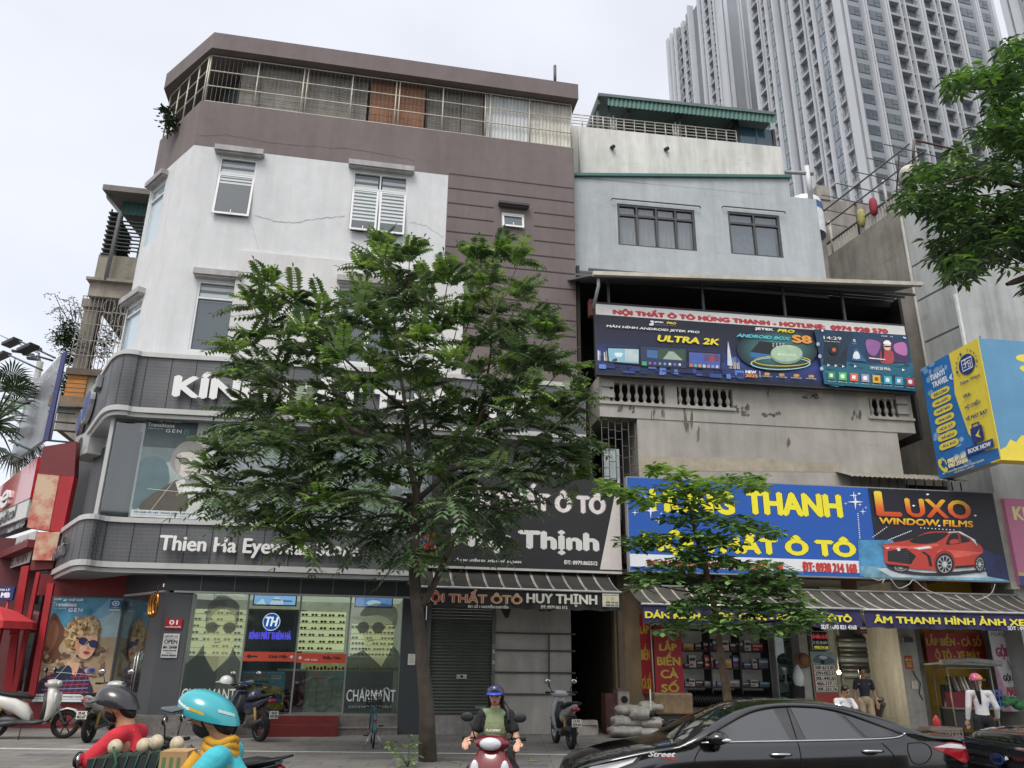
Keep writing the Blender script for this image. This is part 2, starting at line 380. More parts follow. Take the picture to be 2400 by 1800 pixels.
bp.face([FL(pu0,ZF1-.3,.13),FL(pu0,pz,.13),FL(pu0,pz,0),FL(pu0,ZF1-.3,0)],WHITE2);bp.face([FL(pu1,ZF1-.3,.13),FL(pu1,pz,.13),FL(pu1,pz,0),FL(pu1,ZF1-.3,0)],WHITE2)
bp.face([FL(pu0,pz,.13),FL(pu1,pz,.13),FL(pu1,pz,0),FL(pu0,pz,0)],WHITE2)
bp.build('raised_panel',shop)
bg_=MB();gz=FL.px(1200,425)[1];gstep=(FL.px(1200,396+45)[1]-FL.px(1346,643.5+4)[1])/6.0
zs=[FL.px(1346,y)[1]for y in(442.4,475,508.5,540,573.7,608,643,679.5,716,753,790,828)]
for z in zs:
 segs=[(ub+.02,u_r-.02)]
 if SW[1]-.45<z<SW[3]+.35:segs=[(ub+.02,SW[0]-.25),(SW[2]+.3,u_r-.02)]
 for a,b in segs:bg_.fbox(FL,a,z-.022,b,z+.022,-.05,.004,GROOVE)
bg_.parts('wall_groove',shop)
def crack(F,pts,m,wd=.012,o=.004):
 bk=MB()
 random.seed(len(pts)+int(pts[0][0]))
 P=[]
 for(a,b),(c,d)in zip(pts,pts[1:]):
  for k in range(8):t=k/8;P.append((a+(c-a)*t,b+(d-b)*t+random.uniform(-1.6,1.6)))
 P=[F.px(x,y,o)for x,y in P]
 for(a,b),(c,d)in zip(P,P[1:]):
  w_=wd*random.uniform(.3,1);bk.face([F(a,b-w_,o),F(c,d-w_,o),F(c,d+w_,o),F(a,b+w_,o)],m)
 bk.build('wall_crack',shop)
CRK=M('#5f5757',.9,var=0);CRKW=M('#a3a5a6',.9,var=0)
crack(FL,[(470,318),(530,315),(600,330),(700,341),(850,352),(990,380)],CRK,.022)
crack(FL,[(598,505),(640,518),(690,522),(760,510),(815,506)],CRKW,.02);crack(FL,[(590,525),(600,560),(606,590)],CRKW,.02);crack(FL,[(960,520),(1000,530),(1045,560)],CRKW,.012)
def window(root,F,box,tiltout=0,cols=1,transom=.24,fm=UPVC,blind=None,o=0,name='window',fr=.055,pane=PANE):
 u0,z0,u1,z1=box;m=MB();g=MB();zt=z1-(z1-z0)*transom;d=-.06+o
 m.fbox(F,u0,z0,u0+fr,z1,d-.06,d+.04,fm);m.fbox(F,u1-fr,z0,u1,z1,d-.06,d+.04,fm)
 m.fbox(F,u0+fr,z1-fr,u1-fr,z1,d-.06,d+.04,fm);m.fbox(F,u0+fr,z0,u1-fr,z0+fr*.7,d-.06,d+.04,fm)
 if transom:m.fbox(F,u0+fr,zt-fr*.5,u1-fr,zt+fr*.5,d-.06,d+.038,fm)
 w_=(u1-u0)/cols
 for c in range(cols):
  a,b=u0+c*w_,u0+(c+1)*w_
  if c:m.fbox(F,a-fr*.45,z0+fr,a+fr*.45,z1-fr,d-.06,d+.036,fm)
  if transom:g.face([F(a+fr,zt,d-.02),F(b-fr,zt,d-.02),F(b-fr,z1-fr,d-.02),F(a+fr,z1-fr,d-.02)],pane)
  top=zt-.02 if transom else z1-fr
  tz=lambda z:d+.03+tiltout*(top-z)/(top-z0)
  def q(ua,za,ub_,zb,lift,mat,mm):mm.face([F(ua,za,tz(za)+lift),F(ub_,za,tz(za)+lift),F(ub_,zb,tz(zb)+lift),F(ua,zb,tz(zb)+lift)],mat)
  if tiltout:
   s=.06
   for(ua,za,ub_,zb)in((a+.02,z0,a+.02+s,top),(b-.02-s,z0,b-.02,top),(a+.02+s,z0,b-.02-s,z0+s),(a+.02+s,top-s,b-.02-s,top)):
    m.hexa([F(ua,za,tz(za)),F(ub_,za,tz(za)),F(ub_,za,tz(za)-.04),F(ua,za,tz(za)-.04),F(ua,zb,tz(zb)),F(ub_,zb,tz(zb)),F(ub_,zb,tz(zb)-.04),F(ua,zb,tz(zb)-.04)],fm)
   q(a+s,z0+s*.6,b-s,top-s*.6,-.02,pane,g)
   q((a+b)/2-.012,z0+.03,(a+b)/2+.012,z0+.16,.01,UPVC,m)
  else:q(a+fr,z0+fr*.7,b-fr,top-.01,-.05,pane,g)
  if blind:
   n,frac=blind;hh=(top-z0-.2)*frac;st=hh/n
   for k in range(n):
    zb=top-.05-k*st;q(a+fr+.02,zb-st*.55,b-fr-.02,zb,-.015 if tiltout else-.045,BLINDW,g)
   if transom:
    for k in range(2):g.face([F(a+fr+.01,zt+.06+k*.19,d-.017),F(b-fr-.01,zt+.06+k*.19,d-.017),F(b-fr-.01,zt+.16+k*.19,d-.017),F(a+fr+.01,zt+.16+k*.19,d-.017)],BLINDW)
 if tiltout:g.face([F(u0+fr,z0,d-.05),F(u1-fr,z0,d-.05),F(u1-fr,zt,d-.05),F(u0+fr,zt,d-.05)],VOID)
 w_o=m.build(name,root);g.fixn=False;g.build('pane',w_o);return w_o
window(shop,FL,W1,.16,1,.27,blind=(3,.28));window(shop,FL,W2,.2,2,.27,blind=(9,.9));window(shop,FL,W3,0,1,.24,blind=(1,.02));window(shop,FL,W4,0,2,.24,blind=(3,.3),o=.02)
PANEB=M('#b4c4cc',.08,var=.05,scale=.6,spec=.9)
window(shop,FC,CW1,0,1,.2,pane=PANEB);window(shop,FC,CW2,0,1,.2,pane=PANEB);window(shop,FL,SW,.12,1,0)
def lintel(F,box,ex,h,dz,m,dep=.22):
 b=MB();b.fbox(F,box[0]-ex,box[3]+dz,box[2]+ex,box[3]+dz+h,0,dep,m);b.fbox(F,box[0]-ex+.04,box[3]+dz-.05,box[2]+ex-.04,box[3]+dz,0,dep-.06,m);b.build('lintel',shop)
LINT=M('#a9a8a7',.85,var=.1,scale=3,streak=.25)
lintel(FL,W1,.16,.17,.1,LINT);lintel(FL,W2,.16,.17,.1,LINT);lintel(FL,W3,.14,.17,.12,LINT);lintel(FL,W4,.12,.17,.12,LINT,.3)
lintel(FC,CW1,.1,.17,.1,LINT);lintel(FC,CW2,.1,.17,.1,LINT);lintel(FL,SW,.12,.07,.2,M('#4a4346',.8),.2)
cc=FC(WC,0);CO=.26
Pf=[FL(u_l+.1,0,CO),FL(u_r+.12,0,CO),FL(u_r+.12,0,-11),FS(0,0,.05),FC(.22,0,CO)]
zt=20.35;zt=FL.px(933,137,CO)[1];zb_=FL.px(930,172,CO)[1]
bc=MB();bc.prism([p+Vector((0,0,zt))for p in Pf],(0,0,zb_-zt),BROWN);bc.build('roof_canopy',shop)
bs=MB();ze=zb_-.003
bs.build('soffit',shop)
BAM=M('#8b8780',.9,var=.25,scale=2,streak=.25,bump=.3);BAMB=M('#9a6e55',.9,var=.2,scale=2,streak=.2,bump=.3)
bt=MB();a=FL.px(482,236)[0]
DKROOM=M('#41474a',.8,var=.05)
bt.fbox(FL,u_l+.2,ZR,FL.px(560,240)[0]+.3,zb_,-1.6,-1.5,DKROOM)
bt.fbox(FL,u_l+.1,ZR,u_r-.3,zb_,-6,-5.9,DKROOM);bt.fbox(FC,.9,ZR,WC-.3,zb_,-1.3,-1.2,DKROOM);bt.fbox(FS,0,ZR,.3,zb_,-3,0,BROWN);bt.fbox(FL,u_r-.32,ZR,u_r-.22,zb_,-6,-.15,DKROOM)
bt.build('terrace_room',shop)
def bamboo(u0,u1,m,o):
 b=MB();z=zb_-.02
 n=56;st=(z-ZR-.04)/n
 for k in range(n):
  j=random.uniform(-.01,.012);b.fbox(FL,u0+random.uniform(0,.015),z-(k+1)*st+.004,u1-random.uniform(0,.015),z-k*st,o-.012,o+j*.5+.004,m)
 for k in range(int((u1-u0)/.32)+1):b.fbox(FL,u0+.1+k*.32,ZR+.03,u0+.112+k*.32,z,o+.006,o+.016,M('#8a867c',.9))
 b.build('bamboo_blind',shop)
ua=[FL.px(x,y)[0]for x,y in((551,240),(601,250),(707,268),(857,285),(862,285),(995,300),(1000,300),(1080,312),(1134,320))]
for(i,j,m,o)in((0,1,BAM,-.3),(1,2,BAM,-.27),(2,3,BAM,-.3),(4,5,BAMB,-.26),(6,7,BAM,-.3),(7,8,BAM,-.28)):bamboo(ua[i]+.01,ua[j]-.01,m,o)
CORR=M('#bfc2c2',.5,var=.08,scale=3,streak=.2)
def corrugated(F,u0,u1,z0,z1,o,m,pitch=.12,amp=.022,name='corrugated_sheet',root=None,vertical=True,mb=None):
 b=mb or MB();n=max(2,int((u1-u0)/pitch*4));
 for i in range(n):
  a=u0+(u1-u0)*i/n;c=u0+(u1-u0)*(i+1)/n;f=lambda x:o+amp*math.sin(2*math.pi*x/pitch)
  b.mesh([F(a,z0,f(a-u0)),F(c,z0,f(c-u0)),F(c,z1,f(c-u0)),F(a,z1,f(a-u0))],[(0,1,2,3)],m,True)
 if mb is None:return b.build(name,root)
uc0=FL.px(1139,325)[0]
RUSTY=M('#c2bfb4',.55,var=.12,scale=4,streak=.35)
uc1=(uc0+u_r)/2
corrugated(FL,uc0,uc1,ZR+.02,zb_-.02,-.12,CORR,root=shop);corrugated(FL,uc1+.02,u_r-.06,ZR+.02,zb_-.02,-.12,RUSTY,root=shop)
cg=MB();CW=M('#c9c4b4',.6,var=.12,scale=9)
def cage(F,us,z0,z1,o,rows=3,r=.022,thin=True):
 for u in us:cg.tube([F(u,z0,o),F(u,z1,o)],r,CW,6)
 for k in range(rows+1):z=z0+(z1-z0)*k/rows;cg.tube([F(us[0],z,o),F(us[-1],z,o)],r*.85,CW,6)
us=[u_l+.06]+[FL.px(W[0],W[1])[0]for W in((594,249),(702.6,263),(711.6,264.6),(818.6,277),(923,294),(931.3,295),(1035,309),(1136,322),(1148,323),(1241,338))]+[u_r-.05]
cage(FL,us,ZR+.03,zb_-.04,-.04);cage(FC,[.1,.8,1.5,2.2,WC-.06],ZR+.03,zb_-.04,-.04)
for i in range(90):
 u=u_l+.1+(u_r-u_l-.2)*i/89
 if u<uc0:cg.tube([FL(u,ZR+.03,-.045),FL(u,zb_-.04,-.045)],.0045,M('#8b8b86',.6),4,cap=False)
cg.build('terrace_cage',shop)
b=MB();pa=FL.px(1300.8,188,.2);b.tube([FL(pa[0],zt-.1,.2),FL(pa[0],FL.px(1300.8,154,.2)[1],.2)],.05,M('#5b5758',.7),8);b.build('roof_pipe',shop)
#  curved shop fascia
def perf():
 m=bpy.data.materials.new('perforated metal');m.use_nodes=True;t=m.node_tree;N=t.nodes;b=N['Principled BSDF'];b.inputs['Roughness'].default_value=.5
 tcn=N.new('ShaderNodeTexCoord');mpn=N.new('ShaderNodeMapping');mpn.inputs['Rotation'].default_value=(rad(90),0,0)
 br=N.new('ShaderNodeTexBrick');br.inputs['Scale'].default_value=1;br.inputs['Brick Width'].default_value=.028;br.inputs['Row Height'].default_value=.09;br.inputs['Mortar Size'].default_value=.007
 br.inputs['Color1'].default_value=(.052,.055,.06,1);br.inputs['Color2'].default_value=(.066,.07,.075,1);br.inputs['Mortar'].default_value=(.125,.13,.135,1)
 n=N.new('ShaderNodeTexNoise');n.inputs['Scale'].default_value=.9;n.inputs['Detail'].default_value=6
 mx=N.new('ShaderNodeMix');mx.data_type='RGBA';mx.blend_type='MULTIPLY';mx.inputs[0].default_value=.8
 r=N.new('ShaderNodeMapRange');r.inputs['From Min'].default_value=.3;r.inputs['From Max'].default_value=.7;r.inputs['To Min'].default_value=.65;r.inputs['To Max'].default_value=1.4
 t.links.new(tcn.outputs['Object'],mpn.inputs[0]);t.links.new(mpn.outputs[0],br.inputs['Vector']);t.links.new(tcn.outputs['Object'],n.inputs['Vector']);t.links.new(n.outputs['Fac'],r.inputs[0])
 t.links.new(br.outputs[0],mx.inputs[6]);t.links.new(r.outputs[0],mx.inputs[7]);t.links.new(mx.outputs[2],b.inputs['Base Color']);return m
PERF=perf()
def offset_plan(P,d):
 out=[]
 for i,p in enumerate(P):
  t=(P[min(i+1,len(P)-1)]-P[max(i-1,0)]).normalized();out.append(p+Vector((t.y,-t.x,0))*d)
 return out
def band(name,label,plan,zb,zt,trim_t,trim_b,soffit_to):
 root=thing(name,label,'sign',plan[-1]+Vector((0,0,zb)));m=MB();tr=MB();V=lambda p,z:Vector((p.x,p.y,z))
 for a,b in zip(plan,plan[1:]):m.mesh([V(a,zb),V(b,zb),V(b,zt),V(a,zt)],[(0,1,2,3)],PERF,False)
 po=offset_plan(plan,.05);pi=offset_plan(plan,-.06)
 for(z0,z1)in((zt,zt+trim_t),(zb-trim_b*.55,zb),(zb-trim_b,zb-trim_b*.62)):
  q=po if z1>zb-trim_b*.6 else offset_plan(plan,-.02)
  for i in range(len(plan)-1):
   a,b=q[i],q[i+1];c,d=pi[i],pi[i+1]
   tr.mesh([V(a,z0),V(b,z0),V(b,z1),V(a,z1)],[(0,1,2,3)],ALU,False)
   tr.face([V(a,z1),V(b,z1),V(d,z1),V(c,z1)],ALU);tr.face([V(a,z0),V(b,z0),V(d,z0),V(c,z0)],ALU)
 e=plan[-1];f=pi[-1];tr.face([V(po[-1],zb-trim_b),V(f,zb-trim_b),V(f,zt+trim_t),V(po[-1],zt+trim_t)],ALU)
 so=MB();inn=[FL(FL.inv(plan[-1])[0],0,-.1),FL(u_l+.3,0,-.1),FC(0,0,-.1)]
 so.prism([V(p,zb-trim_b+.004)for p in offset_plan(plan,-.03)+inn],(0,0,.05),M('#7d8183',.6,var=.05));so.prism([V(p,zt)for p in offset_plan(plan,-.03)+inn],(0,0,.05),ALU);so.build('soffit',root)
 p2=m.build('perforated_panel',root);tr.build('trim',root)
 s=MB();Ltot=0;nxt=.6
 for a,b in zip(plan,plan[1:]):
  L=(b-a).length;d=(b-a).normalized();n=Vector((d.y,-d.x,0))
  while nxt<Ltot+L:
   c=a+d*(nxt-Ltot);s.mesh([V(c-d*.012+n*.004,zb),V(c+d*.012+n*.004,zb),V(c+d*.012+n*.004,zt),V(c-d*.012+n*.004,zt)],[(0,1,2,3)],M('#24272a',.6,var=0),False);nxt+=.62
  Ltot+=L
 s.parts('panel_joint',root);return root
def plan_from(pts,z,right):
 P=[atz(x,y,z)for x,y in pts];P=[Vector((p.x,p.y,0))for p in P]
 q=spline([(p.x,p.y)for p in P],5,False);q=[Vector((x,y,0))for x,y in q];q.append(Vector((right.x,right.y,0)));return q
OB=.5
zb1=FL.px(543,984,OB)[1];zt1=FL.px(517,838,OB)[1]
e1=FL(FL.px(1371,960,OB)[0],0,OB)
pl1=plan_from([(177,1066),(205,1025),(232,987),(244,975),(257,969),(275,967),(298,969),(328,973),(543,984)],zb1,e1)
upper=band('fascia_sign','upper dark perforated fascia curving round the white building, large white letters',pl1,zb1+.2,zt1-.1,.12,.24,0)
OL=.55
zb2=FL.px(553,1344,OL)[1];zt2=FL.px(431,1218,OL)[1]
e2=FL(FL.px(1000,1350,OL)[0],0,OL)
pl2=plan_from([(116,1358),(138,1347),(159,1337.5),(172,1333),(199,1331.5),(265,1336.8),(553,1344)],zb2,e2)
lower=band('fascia_sign','lower dark perforated fascia above the lit shop windows, thin white rounded letters',pl2,zb2+.2,zt2-.1,.12,.24,0)
LETW=M('#e6e6e4',.35,var=.02);LETS=M('#8e9092',.4,metal=.6)
b=MB();za=FL.px(409,927,.62)[1];zc=FL.px(409,873,.62)[1];x0=FL.px(411,900,.62)[0];x1=FL.px(1262,930,.62)[0]
lettering(b,FL,'KÍNH MẮT THIÊN HÀ',(x0,za-.0,x1,za+(zc-za)*1.36),.62,LETW,bold=.05,thick=.09);b.build('lettering',upper)
b=MB();za=FL.px(374.6,1289,.65)[1];zc=FL.px(374.6,1256,.65)[1];x0=FL.px(375,1270,.65)[0];x1=FL.px(841,1285,.65)[0]
lettering(b,FL,'Thien Ha Eyewear Store',(x0,za-(zc-za)*.32,x1,zc+.02),.65,LETW,bold=.016,thick=.07);b.build('lettering',lower)
def flank(plan):
 a,b_=plan[0],plan[8];return Frame((a.x,a.y),U=(b_-a)),(b_-a).length
F1,L1=flank(pl1);F2,L2=flank(pl2)
b=MB();lettering(b,F2,'KÍNH MẮT',(L2*.12,zb2+.45,L2*.95,zt2-.35),.12,LETS,bold=.02,thick=.08);b.build('lettering',lower)
b=MB();BLUE=M('#3a4f96',.4,var=.05)
for(u,z,ru,rz)in((.55*L1,zb1+1.0,.22*L1,.5),(.2*L1,zb1+.8,.13*L1,.42)):
 P=[(u+ru*math.cos(2*math.pi*k/20),z+rz*math.sin(2*math.pi*k/20))for k in range(20)]
 b.prism([F1(x,y,.16)for x,y in P],F1.N*-.12,M('#b5b7ba',.35,metal=.7));disc(b,F1,u,z,ru*.86,rz*.86,.165,BLUE)
b.fbox(F1,L1*.82,zb1+1.15,L1*.97,zb1+1.5,.02,.14,LETS);b.build('emblem',upper)
#  second storey glazing
UP=thing('window_wall','second floor glass front of the eyewear shop between its two dark fascias','shop window',FL(0,4.5,.05))
zg0,zg1=zt2-.3,zb1+.3
um=FL.px(270,962,.1)[0];um2=FL.px(228.7,1212,.1)[0];um=(um+um2)/2
ue=FL.px(1100,1050,.05)[0]
b=MB();b.fbox(FL,um-.06,zg0,um+.03,zg1,-.05,.16,ALU)
for px in(513,690,880,1000):u=FL.px(px,1100,.1)[0];b.fbox(FL,u-.015,zg0,u+.015,zg1,.03,.12,M('#7d8486',.4))
b.parts('mullion',UP)
GL2=glass('upper glazing','#dfe8e6',.86)
b=MB();b.face([FL(um,zg0,.08),FL(ue,zg0,.08),FL(ue,zg1,.08),FL(um,zg1,.08)],GL2);b.build('glass_pane',UP)
b=MB();PALE=M('#c2d0d0',.8,var=.04,emit=.7);CEIL=M('#b9c2c3',.8,emit=.5)  # room walls and ceiling given their own glow to look lit
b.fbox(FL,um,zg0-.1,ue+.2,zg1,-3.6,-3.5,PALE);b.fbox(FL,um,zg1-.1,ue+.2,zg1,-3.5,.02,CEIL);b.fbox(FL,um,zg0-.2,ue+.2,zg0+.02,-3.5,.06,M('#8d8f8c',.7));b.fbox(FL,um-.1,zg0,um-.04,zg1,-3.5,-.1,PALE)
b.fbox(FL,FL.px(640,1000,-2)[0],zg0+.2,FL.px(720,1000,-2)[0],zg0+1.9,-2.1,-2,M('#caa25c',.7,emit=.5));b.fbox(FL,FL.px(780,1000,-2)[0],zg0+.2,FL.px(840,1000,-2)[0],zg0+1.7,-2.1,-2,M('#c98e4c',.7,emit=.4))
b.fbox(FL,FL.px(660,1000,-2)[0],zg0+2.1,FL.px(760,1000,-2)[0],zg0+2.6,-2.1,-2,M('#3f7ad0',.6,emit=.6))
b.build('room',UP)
b=MB();b.fbox(FL,ue,zg0-.3,u_r-.01,zg1,-.05,.04,M('#8f9192',.8,streak=.3));b.fbox(FL,u_l-.2,zg0-.2,um-.06,zg1+.2,-.3,-.2,DARKPAN);b.parts('side_wall',UP)
cw=FC.px(150,1200,.05)
b=MB();b.fbox(FC,-.35,zg0-.2,WC-.1,FC.px(200,1068,.05)[1],-.2,.05,DARKPAN);b.build('corner_cladding',UP)
b=MB();q=FC.rect(205,1030,232,1066,.1);b.fbox(FC,q[0],q[1],q[2],q[3],-.1,.42,M('#a8aaa8',.6));disc(b,FC,(q[0]+q[2])/2-.1,(q[1]+q[3])/2,.2,.24,.425,M('#33373a',.6,var=.3,scale=30))
ac=single(b,'air_conditioner','grey air conditioner unit under the upper fascia beside the second floor glass','air conditioner',FC(q[0],q[1]))
#  printed advertising pictures
def INK(h):return M(h,.45,var=.12,scale=4)
def ad_picture(F,box,o,root,grey=False,seed=3):
 rr=random.Random(seed);P=Pic(F,box,o)
 g=(lambda c,k:INK(k))if grey else(lambda c,k:INK(c))
 P.rect(0,0,1,1,g('#b7a183','#9aa6a6'))
 if not grey:
  P.rect(0,0,1,.34,INK('#7fb4cc'));P.poly([(0,0),(.8,0),(.55,.2),(.2,.36),(0,.3)],INK('#4f97b9'));P.poly([(.45,.3),(1,.1),(1,.38),(.4,.4)],INK('#a9c6cc'),0)
  P.poly([(0,.2),(.08,.17),(.2,.28),(.28,.36),(.2,.5),(.3,.6),(0,.62)],INK('#6f4a3a'),4);P.poly([(.02,.26),(.1,.24),(.16,.34),(.12,.5),(.03,.55)],INK('#9a6a50'),4)
  for k in range(60):P.oval(rr.uniform(0,.9),rr.uniform(.46,.8),rr.uniform(.02,.06),rr.uniform(.01,.03),INK(rr.choice(['#8a6d52','#c4ad8a','#6b513f','#a58a6a'])),9)
 else:
  P.rect(0,0,.7,.3,INK('#475457'));P.poly([(0,.3),(.7,.3),(.5,.42),(0,.5)],INK('#6f7d80'));P.rect(.66,.0,1,1,INK('#c4c8c4'));P.poly([(0,.45),(.3,.42),(.4,.7),(.1,.9),(0,.9)],INK('#5d7478'),3)
 hair=['#c6a97c','#a98a5e','#8c6f49','#dcc397']if not grey else['#6a6a66','#85857f','#55554f','#9c9c95']
 if grey:P.poly([(.1,.93),(.2,.78),(.38,.68),(.5,.62),(.62,.7),(.66,.93)],INK('#57544c'),4);P.poly([(.48,.64),(.6,.6),(.6,.72),(.55,.76)],INK('#d2d0ca'))
 else:
  P.poly([(0,.93),(.04,.8),(.25,.72),(.45,.66),(.6,.7),(.72,.8),(.75,.93)],INK('#3c2b50'),3);P.poly([(.36,.62),(.55,.64),(.52,.76),(.44,.74)],INK('#e3b393'))
  for k in range(7):x=.12+k*.085;P.line([(x,.93),(x+.05,.72)],.004,INK('#a63f4c'))
  for k in range(5):y=.76+k*.037;P.line([(.08,y+.02),(.72,y)],.004,INK('#8893b8' if k%2 else '#b04a55'))
  P.poly([(.2,.72),(.4,.66),(.46,.76),(.3,.8)],INK('#23324a'),3)
 def curls(cx,cy,rx,ry,n,r):
  for k in range(n):
   t=rr.uniform(0,6.283);s=rr.uniform(.25,1)**.5;P.oval(cx+rx*s*math.cos(t),cy+ry*s*math.sin(t),r*rr.uniform(.6,1.2),r*.62*rr.uniform(.6,1.2),INK(rr.choice(hair)),8,rr.uniform(0,3))
 if grey:P.poly([(.42,.3),(.55,.22),(.74,.25),(.82,.4),(.84,.6),(.9,.78),(.74,.66),(.6,.62),(.44,.52),(.38,.44)],INK('#8b8a84'),5);P.poly([(.72,.3),(.8,.42),(.86,.7),(.92,.8),(.78,.68)],INK('#b3b2ac'),4)
 else:P.poly([(.3,.3),(.45,.19),(.66,.2),(.76,.32),(.72,.45),(.5,.5),(.32,.48),(.26,.4)],INK(hair[1]),5);curls(.5,.33,.23,.15,150,.035)
 sk='#e6b898' if not grey else '#c9c6bf'
 P.poly([(.46,.36),(.6,.33),(.73,.37),(.74,.47),(.7,.56),(.62,.6),(.52,.57),(.45,.48)],INK(sk),5)
 P.poly([(.44,.4),(.5,.36),(.52,.5),(.5,.56),(.45,.49)],INK('#cf9a78' if not grey else '#a5a29b'),4)
 if not grey:curls(.55,.31,.18,.05,60,.032)
 ln='#232f6b' if not grey else '#6f7169'
 P.oval(.55,.425,.068,.036,INK('#15161c' if not grey else '#44443f'),18,.15);P.oval(.55,.427,.056,.028,INK(ln),18,.15);P.oval(.7,.45,.066,.036,INK('#15161c' if not grey else '#44443f'),18,.15);P.oval(.7,.452,.056,.028,INK(ln),18,.15)
 P.poly([(.6,.42),(.64,.425),(.64,.437),(.6,.432)],INK('#15161c'));P.poly([(.44,.385),(.5,.4),(.5,.415),(.44,.4)],INK('#15161c'))
 P.poly([(.62,.46),(.66,.5),(.61,.505)],INK('#c68f70' if not grey else '#98958d'))
 P.poly([(.57,.53),(.62,.52),(.67,.535),(.62,.552)],INK('#b3333f' if not grey else '#8a8580'),4)
 if not grey:
  for k,c in enumerate(('#b9b6cf','#6b63a8','#32408f')):P.oval(.68+k*.035,.705,.038,.021,INK(c),16)
 P.line([(.92 if not grey else .58,.12 if not grey else .47),(.2,.84 if not grey else .98)],.002,INK('#d9d2c0'));P.line([(.15,.72),(.85,.75)],.0018,INK('#e6e6e0'))
 Wt=M('#f0f0ee',.5,var=0)
 P.text('#1 THẾ GIỚI',.16,.005,.44,.036,Wt,.004);P.text('Transitions',.02,.05,.36,.088,Wt,.003);P.text('Signature',.03,.1,.22,.118,M('#c9dde0',.5));P.text('GEN',.26,.105,.46,.14,Wt,.002,spacing=1.3);P.text('8',.49,.095,.56,.15,INK('#3d8f95'),.006)
 P.rect(.02,.008,.13,.014,Wt);P.rect(.02,.02,.13,.026,Wt)
 P.rect(.84,.015,1,.105,INK('#1f74a8'));P.oval(.92,.05,.055,.026,Wt);P.oval(.92,.05,.035,.018,INK('#1f74a8'));P.oval(.92,.05,.016,.011,Wt);P.text('essilor',.865,.083,.975,.098,Wt);P.rect(.84,.108,1,.125,INK('#d8dcdc'))
 P.rect(0,.93,1,1,INK('#e4e6e4' if not grey else '#c9cfcf'));P.text('TẦM NHÌN SẮC NÉT · PHONG CÁCH THỜI THƯỢNG',.03,.937,.82 if grey else .95,.965,INK('#3c5e73'),.004);P.rect(.03,.973,.7,.979,INK('#9fb0b5'))
 if grey:P.text('NEW',.6,.68,.84,.745,INK('#e2e5e4'),.02,.25)
 return P.mb
GPO=thing('advertising_poster','grey portrait advertising poster of a long haired woman behind second floor glass','poster',FL(-3.5,zg0,.1))
q=(FL.px(318,1213,.1)[0],FL.px(310,1211,.1)[1],FL.px(497,1210,.1)[0],FL.px(346,979,.1)[1])
qa=FL.px(346,979,.1)[0];qb=FL.px(305,1210,.1)[0];q=((qa+qb)/2,q[1],q[2],q[3])
ad_picture(FL,q,.1,GPO,True).build('printed_picture',GPO)
b=MB();b.fbox(FL,q[0],q[1],q[2],q[3],.088,.0995,INK('#aab2b2'));b.build('backing',GPO)
#  ground floor of the eyewear shop
GF=thing('optical_shop','dark grey ground floor shop front with tall glass panes and granite plinth','shop front',FL(-1,.2,.1))
zl=FL.px(700,1392)[1];zs0=FL.px(700,1674)[1]
c1=FL.px(388,1392.5)[0];c2=FL.px(454,1392.5)[0];ug1=FL.px(946,1396)[0];ug2=FL.px(962,1400)[0]+.42
FE=Frame(FL(c1,0),U=FC.U);e_l=FE.px(362,1392)[0];e_2=FE.px(296,1400)[0]
b=MB();b.fbox(FL,c1-.02,zl,ug2,zb2+.12,-.6,.02,DARKPAN);b.fbox(FE,e_2-2.6,zl,0,zb2+.12,-.6,.03,DARKPAN)
LINE=M('#8a8f92',.4)
for k in range(1,8):u=c1+(ug2-c1)*k/8;b.fbox(FL,u-.008,zl+.02,u+.008,zb2,.02,.024,LINE)
b.build('lintel_panel',GF)
b=MB();b.fbox(FL,c1+.2,zl-.045,ug2,zl-.001,-.1,.075,ALU);b.fbox(FE,e_2,zl-.045,0,zl-.001,-.1,.07,ALU);b.build('door_rail',GF)
b=MB();P=[FL(c1,0,.03),FL(c2,0,.03),FL(c2,0,-.5),FE(e_l,0,-.4),FE(e_l,0,.03)];b.prism([p+Vector((0,0,.2))for p in P],(0,0,zl-.05-.2),DARKGREY);b.build('column',GF)
b=MB();b.fbox(FL,ug1,.2,ug2,zl-.05,-.4,.05,DARKPAN);b.build('end_pilaster',GF)
GRAN=M('#6e6a66',.35,var=.35,scale=28)
REDST=M('#6b2a2a',.3,var=.12,scale=10)
ust0=FL.px(350+880*.30135,1675)[0];ust1=FL.px(793,1690)[0]
b=MB();b.fbox(FL,ust1,.2,ug1+.02,zs0-.28,-.3,.16,GRAN);b.fbox(FL,ust1,zs0-.28,ug1+.02,zs0-.02,-.3,.06,GRAN);b.fbox(FL,ust1,zs0-.3,ug1+.02,zs0-.275,-.3,.18,M('#8a8681',.3,var=.2,scale=20))
b.fbox(FL,c2-1.2,.2,ust0-.02,zs0-.02,-.3,.14,GRAN);b.fbox(FE,e_2-.4,.2,e_l-.1,.42,-.4,.1,GRAN);b.parts('granite_plinth',GF)
b=MB();b.fbox(FL,ust0-.02,.2,ust1,.45,-.3,.55,REDST);b.fbox(FL,ust0-.02,.45,ust1,zs0-.02,-.3,.26,REDST);b.build('red_step',GF)
GLS=glass('shop glazing','#dfe8e4',.9)
ud=[FL.px(x,y)[0]for x,y in((452,1400),(585,1395),(707,1397),(823,1400),(946,1402))]
for a,c in zip(ud,ud[1:]):
 b=MB();b.fbox(FL,a+.012,zs0,c-.012,zl-.05,.0,.014,GLS);b.build('glass_pane',GF)
b=MB()
for u in ud[:3]+ud[3:]:b.fbox(FL,u-.02,zs0,u+.02,zl-.05,-.02,.03,M('#8d9290',.35,metal=.5))
b.fbox(FL,ud[0],zs0-.03,ud[-1],zs0,-.05,.035,M('#8d9290',.35,metal=.5));b.parts('glazing_bar',GF)
